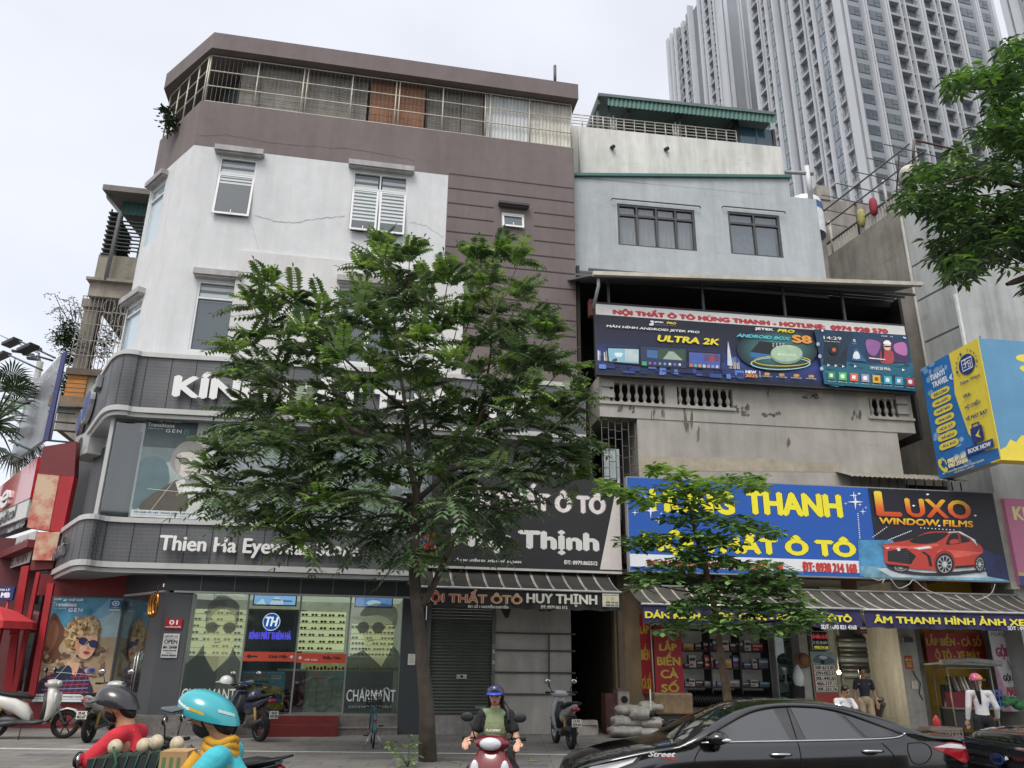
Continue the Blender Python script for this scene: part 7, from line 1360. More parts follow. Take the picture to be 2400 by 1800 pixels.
quadpx(FDf,[Z3(262,-10),Z3(425,-10),Z3(380,190),Z3(225,188)],.2,.3,RUSTR,'stained_panel',RS)
quadpx(FDf,[Z3(225,189),Z3(385,190),Z3(372,250),Z3(205,262)],.05,.5,MAR,'soffit',RS)
for k,pts in enumerate(([(150,235),(205,225),(125,720),(65,720)],[(75,722),(125,722),(80,1120),(15,1120)],[(255,275),(282,270),(110,1130),(75,1130)],[(335,350),(380,352),(240,1160),(195,1160)])):quadpx(FDf,[Z3(*p)for p in pts],.1+.1*k,.1,REDM,'red_post',RS)
quadpx(FC,[Z2(520,945),Z2(760,945),Z2(700,1440),Z2(430,1540)],-.35,.1,DARKPAN,'corner_cladding',UP)
b=MB();quadpx(FDf,[Z3(285,265),Z3(345,255),Z3(215,1130),Z3(110,1130)],-.1,.05,glass('phone shop glazing','#8f9a98',.6),'',None,b);b.build('glass_door',RS)
b=MB();b.fbox(FDf,-9,.2,.3,5.2,-3,-2.8,M('#5e3034',.8));b.fbox(FD,-9,4.6,-.3,4.8,-1,.8,MAR);b.fbox(FD,-9,.2,0,4.6,-1.2,-1,M('#7c3036',.7));b.build('wall',RS)
r=thing('shop_sign','glossy red slanted shop sign with white and black strips below at the far left','sign',FD(-3,5,.6));oD=.6
quadpx(FD,[Z2(-260,1385),Z2(268,966),Z2(212,1256),Z2(-260,1480)],oD,.35,REDG,'red_face',r);quadpx(FD,[Z2(-260,1482),Z2(210,1262),Z2(180,1395),Z2(-260,1560)],oD-.02,.33,M('#c9cac8',.5),'white_strip',r);quadpx(FD,[Z2(-260,1562),Z2(178,1398),Z2(160,1465),Z2(-260,1610)],oD-.15,.3,M('#3c3e40',.5),'black_strip',r)
def slant_text(F,o,body,x0,y0,x1,y1,h,m,root,bold=.01,thick=0):
 a=F.px(x0,y0,o);c=F.px(x1,y1,o);z=(a[1]+c[1])/2;b=MB();lettering(b,F,body,(a[0],z-h/2,c[0],z+h/2),o,m,bold,thick=thick);b.build('lettering',root)
slant_text(FD,oD+.08,'ne',*Z2(-60,1330),*Z2(60,1240),.55,LETW,r,.03,.08);slant_text(FD,oD,'Tmedical',*Z2(-60,1440),*Z2(108,1360),.36,M('#1c1d1f',.5),r,.02);slant_text(FD,oD-.14,'Hotline: 1800 8123',*Z2(55,1490),*Z2(176,1430),.16,WH,r,.006)
r=thing('banner','sagging grey white cloth banner under the red shop sign at the far left','banner',FD(-3,3.5,.5));quadpx(FD,[Z3(-200,130),Z3(262,-20),Z3(205,205),Z3(-200,330)],.5,.02,M('#b9b7b5',.75,var=.1),'cloth',r);slant_text(FD,.505,'Xả Sốc',*Z3(100,95),*Z3(215,40),.3,M('#8f6a6a',.6),r,.01);slant_text(FD,.505,'NGHE NHÌN',*Z3(20,225),*Z3(195,150),.3,M('#8f6a6a',.6),r,.01)
r=thing('sign','small dark blue agency sign on a red post at the far left','sign',FDf(-2,3,.6));q=FDf.rect(*Z3(-90,372),*Z3(84,474),.7);b=MB();b.fbox(FDf,q[0],q[1],q[2],q[3],.6,.7,M('#26336e',.5));b.build('board',r);P=Pic(FDf,q,.702);P.text('ĐẠI LÝ',.45,.15,.85,.35,WH,.004);P.text('MB',.58,.45,.88,.8,WH,.012);P.mb.build('lettering',r);b=MB();b.tube([FDf(q[2]-.1,.2,.65),FDf(q[2]-.1,q[1],.65)],.03,REDM,6);b.build('post',r)
r=thing('sun_umbrella','red sun umbrella of the phone shop cut by the left edge','umbrella',FDf(-2.4,.2,1));c=FDf(*FDf.px(*Z3(-30,510),1.0),1.0);b=MB();b.lathe([(.02,.0),(.5,-.12),(1.0,-.38),(1.02,-.55)],c,(0,0,1),M('#b53035',.7,var=.1),8,False);b.build('canopy',r);b=MB();b.tube([c,Vector((c.x,c.y,.2))],.025,M('#c9c9c7',.5),6);b.build('pole',r)
r=thing('billboard','worn silver grey billboard with faded white lettering on the roof of the red shop','billboard',FD(-3,6.5,.2));oS2=.1
quadpx(FD,[Zb(232,478),Zb(512,170),Zb(352,890),Zb(70,1092)],oS2,.12,M('#a4a6ac',.35,var=.12,scale=.8,streak=.15,metal=.3),'face',r);quadpx(FDf,[Zb(512,170),Zb(548,150),Zb(395,890),Zb(352,890)],.12,.1,M('#3d4270',.6,var=.1),'edge',r)
a_=FD.px(*Zb(325,405),oS2);c_=FD.px(*Zb(485,265),oS2);z_=(a_[1]+c_[1])/2;b=MB();lettering(b,FD,'SAMSUNG',(a_[0],z_-.22,c_[0],z_+.22),oS2,M('#d9dade',.5),.015);b.build('lettering',r)
b=MB()
for y in(20,270,395,545,620,680,760):b.tube([FD(*FD.px(*Zb(-150,y-70),-1.2),-1.2),FD(*FD.px(*Zb(330-y*.2,y+150),-.1),-.1)],.035,M('#8f9496',.5),6)
for t in((430,700,520,330),(415,890,500,480)):b.tube([FDf(*FDf.px(*Zb(t[0],t[1]),-.3),-.3),FDf(*FDf.px(*Zb(t[2],t[3]),-.3),-.3)],.03,M('#8f9496',.5),6)
for y in(600,650,730,800,890):b.tube([FDf(*FDf.px(*Zb(400,y),-.3),-.3),FDf(*FDf.px(*Zb(620,y+20),-1),-1)],.03,M('#55686a',.6),6)
b.tube([FD(*FD.px(*Zb(75,890),.9),.9),FD(*FD.px(*Zb(280,980),.3),.3)],.04,M('#2d4a46',.5),6);b.tube([FD(*FD.px(*Zb(-20,960),.9),.9),FD(*FD.px(*Zb(200,1050),.3),.3)],.04,M('#2d4a46',.5),6);b.build('steel_frame',r)
LMP=M('#3a3d40',.5,var=.1)
for lab,ps,head in(('topmost',((455,208),(165,70),(60,95)),(105,80)),('middle',((440,232),(300,190),(240,150)),(240,130)),('lowest',((350,310),(75,185),(0,195)),(20,190))):
 r=thing('floodlight',lab+' dark floodlight arm reaching over the silver billboard at the left','floodlight',FD(*FD.px(*Zb(*ps[0]),.3),.3),0,'floodlights over the billboard');b=MB();b.tube([FD(*FD.px(*Zb(*p),.3+.5*k),.3+.5*k)for k,p in enumerate(ps[:2])],.035,LMP,6);b.build('arm',r);b=MB();c=FD(*FD.px(*Zb(*head),.85),.85);Fh=Frame((c.x,c.y),yaw=rad(-20));b.hexa([Fh(-.35,c.z-.14,.2),Fh(.25,c.z+.02,.2),Fh(.25,c.z+.02,-.2),Fh(-.35,c.z-.14,-.2),Fh(-.35,c.z-.02,.2),Fh(.25,c.z+.14,.2),Fh(.25,c.z+.14,-.2),Fh(-.35,c.z-.02,-.2)],LMP);b.build('lamp_head',r)
r=thing('street_lamp','grey lamp post with a cluster of solar lamps behind the silver billboard','street lamp',FD(*FD.px(*Zb(320,330),-.6),-.6));c=FD(*FD.px(*Zb(335,240),-.6),-.6);b=MB();b.tube([Vector((c.x,c.y,.2)),c],.13,M('#9a9c98',.6),10);b.build('post',r)
for dx,dy in((-190,-85),(-100,-60),(-60,-25),(-40,-110)):b=MB();e=FD(*FD.px(*Zb(335+dx,240+dy),-.6),-.6);b.tube([c,(c+e)/2+Vector((0,0,.1)),e],.035,LMP,6);b.box(e,(.5,.25,.08),LMP,rad(20));b.build('lamp_arm',r)
pp=aty(5,1010,27.5);r=thing('palm_tree','tall fan palm at the left edge behind the silver billboard','palm',(pp.x-.4,pp.y,.2));b=MB();top=Vector((pp.x-.4,pp.y,pp.z+.3));b.tube([(pp.x-.4,pp.y,.2),(pp.x-.3,pp.y,4),top],[.3,.26,.22],M('#6b5f50',.95,var=.25,scale=4,bump=.3),10);b.build('trunk',r);b=MB();rnd=random.Random(2);PG=[M(c,.5,var=.15)for c in('#3a5632','#4b6a3a','#2c4528')]
for k in range(34):
 a=rnd.uniform(0,6.283);el=rnd.uniform(-.7,1.2);d=Vector((math.cos(a)*math.cos(el),math.sin(a)*math.cos(el),math.sin(el)));L=rnd.uniform(1.1,1.7);tip=top+d*L;b.tube([top,top+d*L*.6+Vector((0,0,.1)),tip],[.035,.03,.02],PG[0],5)
 s=d.cross(Vector((0,0,1))).normalized();u_=s.cross(d)
 for j in range(17):
  t=-1.25+2.5*j/16;f=(d*math.cos(t)+s*math.sin(t)).normalized();l_=rnd.uniform(.85,1.1)*(1.15-.2*abs(t));e=tip+f*l_-Vector((0,0,.28*l_));w_=f.cross(u_).normalized()*.035;m_=rnd.choice(PG);b.face([tip,tip+f*l_*.55+w_,e,tip+f*l_*.55-w_],m_)
b.fixn=False;b.build('crown',r)
#  vehicles
def lerp(tab,x):
 if x<=tab[0][0]:return tab[0][1]
 for(a,p),(b,q)in zip(tab,tab[1:]):
  if x<=b:t=(x-a)/(b-a);return p+(q-p)*t
 return tab[-1][1]
def smooth_tab(tab):return spline(tab,6,False)
RUBBER=M('#17181a',.85,var=.1);CHROME=M('#c9cccf',.12,metal=1,var=0);BPLAST=M('#1b1c1e',.6,var=.05);CGLASS=M('#15181b',.03,var=0,spec=1.0,coat=.5);REDL=M('#8e1620',.12,var=.1,coat=.6);CLEARL=M('#c9ccce',.1,var=.1,coat=.5)
def wheel_parts(root,c,axis,R,W,rim,parent=None,spokes=10,moto=False):
 ax=Vector(axis).normalized();b=MB();n=24
 b.lathe([(R*.72,-W*.4),(R*.9,-W*.5),(R*.98,-W*.36),(R,0),(R*.98,W*.36),(R*.9,W*.5),(R*.72,W*.4)],c,ax,RUBBER,n);t=b.build('tyre',None,True);t.parent=parent or root
 wp=t;b=MB();b.lathe([(R*.72,-W*.4),(R*.66,-W*.3),(R*.66,W*.3),(R*.72,W*.4)],c,ax,rim,n);b.lathe([(.0,-W*.3),(R*.16,-W*.3),(R*.16,W*.34),(0,W*.34)],c,ax,rim,12)
 u=ax.orthogonal().normalized();v=ax.cross(u)
 for k in range(spokes):
  a=2*math.pi*k/spokes;d=u*math.cos(a)+v*math.sin(a);b.tube([Vector(c)+d*R*.12,Vector(c)+d*R*.7],R*(.05 if spokes<14 else .012),rim,5)
 r=b.build('rim',None,True);r.parent=wp;return wp
def car(name,label,cat,pos,yaw,paint,top,belt,wid,cab,glassx,L,wheels,R,pillar_in=.30):
 """loft a body from side profile (top, belt), plan width and cabin range; x runs from nose to tail"""
 root=thing(name,label,cat,pos,yaw);top=smooth_tab(top);belt=smooth_tab(belt);N_=72;NR=15
 def section(x):
  w_=lerp(wid,x);zt_=lerp(top,x);zb=min(lerp(belt,x),zt_-.04);incab=max(0,min(1,(zt_-zb-.05)/.25));zr=zt_-.05;yr=w_*(1-pillar_in*incab*min(1,(zt_-zb)/.45))-.02
  sill=.26;pts=[(w_*.86,sill-.04),(w_*.97,sill+.08),(w_,sill+.26),(w_*.995,(sill+.26+zb)/2+.03),(w_*.965,zb-.05),(w_*.94,zb),(w_*.94+(yr-w_*.94)*.5,zb+(zr-zb)*.5),(yr,zr),(yr*.9,zt_-.018),(yr*.6,zt_+.004),(yr*.3,zt_+.014),(0,zt_+.018)]
  return pts
 ST=[L*i/N_ for i in range(N_+1)];S=[section(x)for x in ST];body=MB();ws=MB();n=len(S[0])
 for side in(1,-1):
  vs=[(x,side*y,z)for x,s in zip(ST,S)for y,z in s];fb=[];fg=[]
  for i in range(N_):
   for k in range(n-1):
    xm=(ST[i]+ST[i+1])/2;f=(i*n+k,i*n+k+1,(i+1)*n+k+1,(i+1)*n+k);g=k>=8 and any(a<xm<c for a,c in glassx);(fg if g else fb).append(f)
  body.mesh(vs,fb,paint,True);ws.mesh(vs,fg,CGLASS,True)
 for i in(0,N_):P_=[(ST[i],y,z)for y,z in S[i]]+[(ST[i],-y,z)for y,z in S[i][::-1][1:]];body.face(P_,BPLAST)
 body.build('body',root,True);ws.build('windscreen',root,True)
 def hy(x,z):
  s=section(x)
  for(y0,z0),(y1,z1)in zip(s[:8],s[1:8]):
   if z0<=z<=z1:return y0+(y1-y0)*(z-z0)/max(z1-z0,1e-6)
  return s[7][0]if z>s[7][1]else s[0][0]
 def patch(nm,poly,m,off=.006,sides=(1,-1),parent=None,grid=10):
  xs=[p[0]for p in poly];x0,x1=min(xs),max(xs)
  for sd in sides:
   b=MB();cols=[]
   for i in range(grid+1):
    x=x0+(x1-x0)*i/grid+(1e-4 if i==0 else-1e-4 if i==grid else 0);zz=[]
    for(a,za),(c,zc)in zip(poly,poly[1:]+poly[:1]):
     if(a-x)*(c-x)<0:zz.append(za+(zc-za)*(x-a)/(c-a))
    if len(zz)>=2:cols.append((x,min(zz),max(zz)))
   for(xa,a0,a1),(xb,b0,b1)in zip(cols,cols[1:]):
    for k in range(6):
     t0,t1=k/6,(k+1)/6;q=[(xa,a0+(a1-a0)*t0),(xb,b0+(b1-b0)*t0),(xb,b0+(b1-b0)*t1),(xa,a0+(a1-a0)*t1)];b.mesh([(x,sd*(hy(x,z)+off),z)for x,z in q],[(0,1,2,3)],m,True)
   b.build(nm,parent or root,True)
 def line(nm,pts,r_,m,sides=(1,-1),off=.003):
  for sd in sides:b=MB();b.tube([(x,sd*(hy(x,z)+off),z)for x,z in spline(pts,5,False)],r_,m,5);b.build(nm,root,True)
 for x in wheels:
  for sd in(1,-1):
   wheel_parts(root,(x,sd*(lerp(wid,x)-.1),R),(0,1,0),R,.2,M('#8f9296',.3,metal=.8));b=MB();b.lathe([(R*1.16,-.02),(R*1.16,.012),(R*.5,.012)],(x,sd*(lerp(wid,x)+.004),R+.02),(0,sd,0),M('#0e0f10',.9,var=0),28);b.build('wheel_arch',root,True)
 return root,patch,line,hy
PAINTB=M('#0b0c0e',.16,var=.04,spec=.6,coat=1);DUSTB=M('#14130f',.3,var=.1,coat=.6)
CY=rad(2.5);fr_=aty(1318,1778,10.95);rr_=aty(2208,1752,11.15);CL=(rr_.x-fr_.x)/math.cos(CY)
ks=CL/4.62
root,patch,line,hy=car('black_sedan','glossy black sedan parked at the kerb in front of the parts shop','car',(fr_.x,fr_.y-.0,0),CY,PAINTB,[(0,.62),(.05,.72),(.3,.83),(.8,.94),(1.18,1.0),(1.3,1.05),(1.65,1.24),(2.0,1.40),(2.3,1.465),(2.65,1.485),(3.0,1.47),(3.35,1.41),(3.7,1.295),(4.0,1.175),(4.15,1.135),(4.4,1.12),(4.54,1.08),(4.6,.95),(4.62,.7)],[(0,.6),(.5,.78),(1.2,.96),(2.4,1.02),(3.5,1.07),(4.3,1.09),(4.62,.95)],[(0,.5),(.06,.64),(.2,.76),(.5,.85),(1,.885),(3.7,.885),(4.2,.84),(4.5,.76),(4.62,.62)],None,[(1.28,1.98),(3.42,4.02)],4.62,(.93,3.63),.315)
root.scale=(ks,1,1.0)
SGL=M('#23272b',.05,var=0,spec=1.0,coat=.8)
patch('side_window',[(1.5,1.04),(1.6,1.09),(1.9,1.25),(2.15,1.35),(2.45,1.405),(2.47,1.06)],SGL);patch('side_window',[(2.6,1.065),(2.58,1.41),(2.9,1.4),(3.1,1.36),(3.3,1.085)],SGL);patch('side_window',[(3.35,1.09),(3.17,1.335),(3.4,1.26),(3.66,1.115)],CGLASS)
line('chrome_strip',[(1.46,1.025),(2.5,1.05),(3.3,1.075),(3.68,1.1),(3.8,1.15)],.013,CHROME);line('window_frame',[(1.4,1.03),(1.75,1.2),(2.1,1.36),(2.45,1.425),(2.9,1.42),(3.25,1.345),(3.78,1.13)],.014,BPLAST)
GAP=M('#020202',1,var=0);line('door_gap',[(1.44,.96),(1.36,.8),(1.38,.4)],.006,GAP);line('door_gap',[(2.54,1.4),(2.56,.7),(2.54,.36)],.006,GAP);line('door_gap',[(3.5,1.04),(3.62,.85),(3.42,.6),(3.3,.4)],.006,GAP);line('fuel_flap',[(3.8,1.04),(4.0,1.04),(4.06,.94),(3.96,.83),(3.82,.83),(3.78,.95),(3.8,1.04)],.005,GAP,(-1,))
line('hood_gap',[(.1,.7),(.5,.83),(1.1,.94),(1.36,.97)],.005,GAP)
for x,z in((2.32,.905),(3.36,.95)):
 for sd in(1,-1):b=MB();b.tube([(x-.1,sd*(hy(x,z)+.012),z),(x-.08,sd*(hy(x,z)+.03),z+.004),(x+.09,sd*(hy(x,z)+.03),z+.006),(x+.13,sd*(hy(x,z)+.012),z+.004)],.016,CHROME,6);b.ell((x-.02,sd*(hy(x,z)-.002),z-.015),(.1,.012,.04),BPLAST,12);b.build('door_handle',root,True)
for sd in(1,-1):
 b=MB();b.ell((1.6,sd*1.0,1.09),(.125,.13,.078),PAINTB,16);b.ell((1.66,sd*1.1,1.075),(.07,.03,.02),CLEARL,8);b.tube([(1.6,sd*.9,.97),(1.62,sd*.96,1.0)],.025,BPLAST,6);b.build('mirror',root,True)
patch('headlight',[(.12,.66),(.2,.74),(.75,.87),(.72,.82),(.4,.70)],CLEARL,.01);patch('headlight_rim',[(.06,.64),(.16,.74),(.8,.895),(.74,.8),(.36,.66)],BPLAST,.006);patch('tail_light',[(4.06,1.0),(4.3,1.055),(4.58,1.02),(4.59,.86),(4.45,.82),(4.25,.92)],REDL,.008);patch('tail_light_lens',[(4.1,1.0),(4.3,1.04),(4.55,1.01),(4.56,.97),(4.3,.99)],CLEARL,.011)
for x0,x1 in((1.35,1.7),(1.5,1.95)):b=MB();b.tube([(x0-.12,-.55+x0*.3-.3,1.035),(x1-.2,.1-.3+x0*.2,lerp([(1.2,1.05),(1.8,1.33)],x1-.2)+.0)],.012,BPLAST,5);b.build('wiper',root,True)
b=MB();Fd=Frame((0,0),yaw=0);Fd.N=Vector((0,-1,0));lettering(b,Frame((0,-(hy(.95,.86)+.006)),yaw=0),'Street',(.86,.875,1.16,.93),0,M('#d6d6d6',.5),.004,.4);lettering(b,Frame((0,-(hy(.95,.83)+.006)),yaw=0),'COROLLA',(1.0,.845,1.18,.868),0,M('#b5342f',.5),.003);lettering(b,Frame((0,-(hy(1.2,.66)+.006)),yaw=0),'VVT-i',(1.16,.655,1.28,.69),0,CHROME,.004,.2);b.build('decal',root,True)
b=MB();b.box((-.01,0,.45),(.06,1.0,.22),BPLAST);b.box((-.04,0,.42),(.02,.5,.11),M('#d8d8d2',.5));b.build('grille',root,True)
fp=aty(2350,1752,10.4)
root,patch,line,hy=car('dark_pickup','black pickup with a chrome barred grille nosing in at the right edge','car',(fp.x,fp.y,0),rad(4),PAINTB,[(0,.95),(.04,1.08),(.15,1.15),(.6,1.2),(1.3,1.24),(1.45,1.28),(1.9,1.6),(2.3,1.78),(3.2,1.8),(3.9,1.74),(4.05,1.3),(4.1,1.25),(5.2,1.25),(5.25,1.1)],[(0,.9),(.6,1.1),(1.4,1.16),(5.25,1.18)],[(0,.72),(.1,.84),(.4,.92),(1,.95),(5.25,.93)],None,[(1.5,2.2),(3.93,4.03)],5.25,(.95,4.1),.38)
patch('side_window',[(1.75,1.2),(2.2,1.62),(2.65,1.68),(2.65,1.22)],CGLASS);patch('side_window',[(2.75,1.22),(2.75,1.68),(3.6,1.66),(3.75,1.25)],CGLASS)
Fg=Frame((-.02,0),U=(0,-1));Fg.N=Vector((-1,0,0));b=MB();b.fbox(Fg,-.68,.62,.68,1.06,0,.03,BPLAST);GM=M('#26282a',.4)
for k in range(5):
 for j in range(22):u=-.64+j*.06+(.03 if k%2 else 0);b.fbox(Fg,u,.66+k*.075,u+.04,.7+k*.075,.03,.04,GM)
b.build('grille',root,True);b=MB()
for z in(1.0,.88,.76):b.fbox(Fg,-.7,z,.7,z+.035,.04,.055,CHROME)
b.build('grille_bar',root,True);b=MB();e=lambda k:[Fg(.15*k*math.cos(t*.2618),.87+.075*k*math.sin(t*.2618),.056)for t in range(24)];b.prism(e(1),Fg.N*.02,CHROME);b.prism([p+Fg.N*.021 for p in e(.86)],Fg.N*.004,M('#2a3a66',.3));lettering(b,Fg,'Ford',(-.09,.845,.09,.905),.083,CHROME,.003,.3);b.build('badge',root,True)
for sd in(1,-1):b=MB();b.ell((.06,sd*.76,.95),(.1,.13,.1),CLEARL,14);b.build('headlight',root,True)
b=MB();b.box((-.03,0,.5),(.12,1.7,.2),M('#26282a',.5));b.build('bumper',root,True);b=MB();lettering(b,Frame((0,0),U=(0,-1)),'RANGER',(-.42,1.08,.42,1.1),.03,M('#3a3c3f',.4),.004,0,1.5);b.build('lettering',root,True)
def loft(mb,secs,m,n=14,cap=True,p=.8):
 vs=[];fs=[];sg=lambda v:math.copysign(abs(v)**p,v)
 for(x,y,z,ry,rz,tilt)in secs:
  for k in range(n):t=2*math.pi*k/n;a=sg(math.cos(t))*ry;c=sg(math.sin(t))*rz;vs.append((x-c*math.sin(tilt),y+a,z+c*math.cos(tilt)))
 for i in range(len(secs)-1):
  for k in range(n):fs.append((i*n+k,i*n+(k+1)%n,(i+1)*n+(k+1)%n,(i+1)*n+k))
 mb.mesh(vs,fs,m,True)
 if cap:l=(len(secs)-1)*n;mb.mesh(vs,[tuple(range(n-1,-1,-1)),tuple(l+k for k in range(n))],m,False)
def motorbike(name,label,pos,yaw,col,plate=None,moped=False,col2=None,head=True,rack=False,scale=1):
 r=thing(name,label,'motorbike',pos,yaw);r.scale=(scale,)*3;pm=M(col,.22,var=.04,coat=.8);p2=M(col2 or '#2a2b2d',.5,var=.06);R=.29 if moped else .26;xr,xf=-.62,.64;SEAT=M('#141416',.7,var=.1,bump=.1)
 for nm,x in(('rear',xr),('front',xf)):wheel_parts(r,(x,0,R),(0,1,0),R,.1,M('#3a3c3f',.4,metal=.6)if not moped else M('#8d9093',.3,metal=.8),spokes=7 if not moped else 18)
 def part(nm,fn,*a):
  b=MB();fn(b);return b.build(nm,r,True)
 part('rear_body',lambda b:loft(b,[(-.98,0,.80,.06,.04,.2),(-.85,0,.76,.13,.09,.1),(-.6,0,.68,.17,.13,.05),(-.3,0,.6,.17,.15,0),(-.1,0,.48,.14,.16,0),(.02,0,.36,.12,.1,0)]if not moped else[(-.98,0,.82,.05,.035,.2),(-.8,0,.77,.09,.06,.15),(-.5,0,.68,.11,.1,0),(-.1,0,.58,.1,.13,-.2),(.15,0,.55,.07,.1,-.4)],pm))
 part('seat',lambda b:loft(b,[(-.92,0,.84,.09,.03,.15),(-.7,0,.84,.14,.05,0),(-.4,0,.79,.14,.05,.05),(-.15,0,.77,.11,.05,.1),(-.02,0,.74,.06,.03,.2)],SEAT))
 if not moped:part('floor_panel',lambda b:loft(b,[(-.2,0,.3,.16,.06,0),(.1,0,.29,.17,.05,0),(.38,0,.34,.17,.06,-.4)],p2))
 W_=1 if not moped else .72
 part('leg_shield',lambda b:[loft(b,[(.3,0,.28,.15*W_,.07,-1.3),(.36,0,.45,.22*W_,.1,-1.25),(.37,0,.62,.25*W_,.11,-1.2),(.34,0,.78,.24*W_,.1,-1.2),(.3,0,.9,.16*W_,.08,-1.2),(.26,0,1.0,.08,.05,-1.2)],pm),loft(b,[(.22,0,.34,.13*W_,.05,-1.3),(.25,0,.6,.18*W_,.06,-1.2),(.21,0,.84,.1*W_,.05,-1.2)],p2)])
 part('front_fender',lambda b:[loft(b,[(xf+.3*math.cos(a)*R/.28,0,R+.31*math.sin(a)*R/.28,.075,.02,a-1.57)for a in(2.6,2.1,1.6,1.1,.6)],pm)])
 part('fork',lambda b:[b.tube([(.33,s*.07,.8),(xf,s*.07,R)],.022,M('#8b8d90',.3,metal=.8),6)for s in(-1,1)])
 part('handlebar',lambda b:[b.tube([(.14,s*.27,1.03),(.2,s*.17,1.04),(.26,0,1.0)],.016,BPLAST,6)for s in(-1,1)]+[b.tube([(.14,s*.26,1.03),(.12,s*.35,1.03)],.02,RUBBER,8)for s in(-1,1)]+[b.tube([(.2,s*.2,1.03),(.24,s*.31,1.01)],.008,CHROME,5)for s in(-1,1)])
 part('head_cover',lambda b:b.ell((.28,0,1.0),(.14,.2,.085),pm,14));part('headlight',lambda b:b.ell((.41 if moped or not head else .4,0,1.0),(.05,.12,.065),CLEARL,12))
 [part('front_lamp',lambda b:b.ell((.42,s*.16,.7),(.035,.055,.15),CLEARL,10))for s in(-1,1)if not moped]
 for s in(-1,1):h=part('mirror',lambda b:[b.tube([(.2,s*.2,1.04),(.2,s*.24,1.16),(.2,s*.27,1.22)],.008,BPLAST,5),b.ell((.2,s*.29,1.25),(.02,.075,.05),BPLAST,12),b.ell((.186,s*.29,1.25),(.012,.068,.044),CHROME,12)])
 part('tail_light',lambda b:b.ell((-.97,0,.76),(.05,.1,.045),REDL,12));part('rear_fender',lambda b:loft(b,[(-.8,0,.62,.07,.02,.9),(-.95,0,.55,.06,.02,1.0),(-1.02,0,.42,.05,.015,1.3)],BPLAST));part('engine',lambda b:[b.ell((-.4,0,.32),(.3,.13,.11),M('#3a3b3d',.5,metal=.3),12),b.tube([(xr,-.12,R),(-.2,-.12,.3)],.04,M('#4a4c4f',.5),8)]);part('exhaust',lambda b:b.tube([(-.2,.13,.26),(-.5,.15,.28),(-.95,.16,.42)],[.025,.055,.05],M('#3a3b3d',.35,metal=.6),10));part('shock_absorber',lambda b:[b.tube([(-.62,s*.11,R),(-.5,s*.11,.62)],.028,M('#b08a35' if moped else '#555',.4)if False else M('#9a7a34',.4),8)for s in(-1,1)]);part('side_stand',lambda b:b.tube([(-.1,-.12,.24),(-.05,-.3,.01)],.012,BPLAST,5));part('grab_rail',lambda b:[b.tube([(-.65,s*.15,.82),(-.95,s*.13,.87),(-1.08,0,.9)],.014,M('#2b2c2e',.4)if not rack else BPLAST,6)for s in(-1,1)])
 if plate:
  b=MB();Fq=Frame((-1.06,0),U=(0,-1));Fq.N=Vector((-1,0,0));b.fbox(Fq,-.095,.44,.095,.58,0,.006,M('#d2d2ca',.5));lettering(b,Fq,plate[0],(-.06,.52,.06,.565),.006,BLACK,.003);lettering(b,Fq,plate[1],(-.08,.455,.08,.505),.006,BLACK,.003);b.build('number_plate',r,True)
 return r
def on(x,y,z=.2):return atz(x,y,z)
def dirn(a,b):return math.atan2(b.y-a.y,b.x-a.x)
f0=on(147,1731);yw=rad(13);motorbike('motor_scooter','white scooter parked side on at the left edge before the curly haired poster',(f0.x-.64*1.12*math.cos(yw),f0.y-.64*1.12*math.sin(yw),.2),yw,'#cfcdc6',col2='#3b3a3a',scale=1.12)
r0=on(207,1740);yw=rad(93);motorbike('motor_scooter','pale grey scooter seen from behind with plate 29 AE 463.67 at left',(r0.x+.62*math.cos(yw),r0.y+.62*math.sin(yw),.2),yw,'#b3b5b0',('29 AE','463.67'),col2='#55504a',scale=1.1)
r0=on(604,1738);yw=rad(136);motorbike('motorbike','dark blue motorbike with plate 197.58 parked before the shop entrance',(r0.x+.62*math.cos(yw),r0.y+.62*math.sin(yw),.2),yw,'#1c2238',('29 S7','197.58'),True,scale=1.1)
b_c=Vector((r0.x,r0.y,.2));dv=Vector((math.cos(yw),math.sin(yw),0))
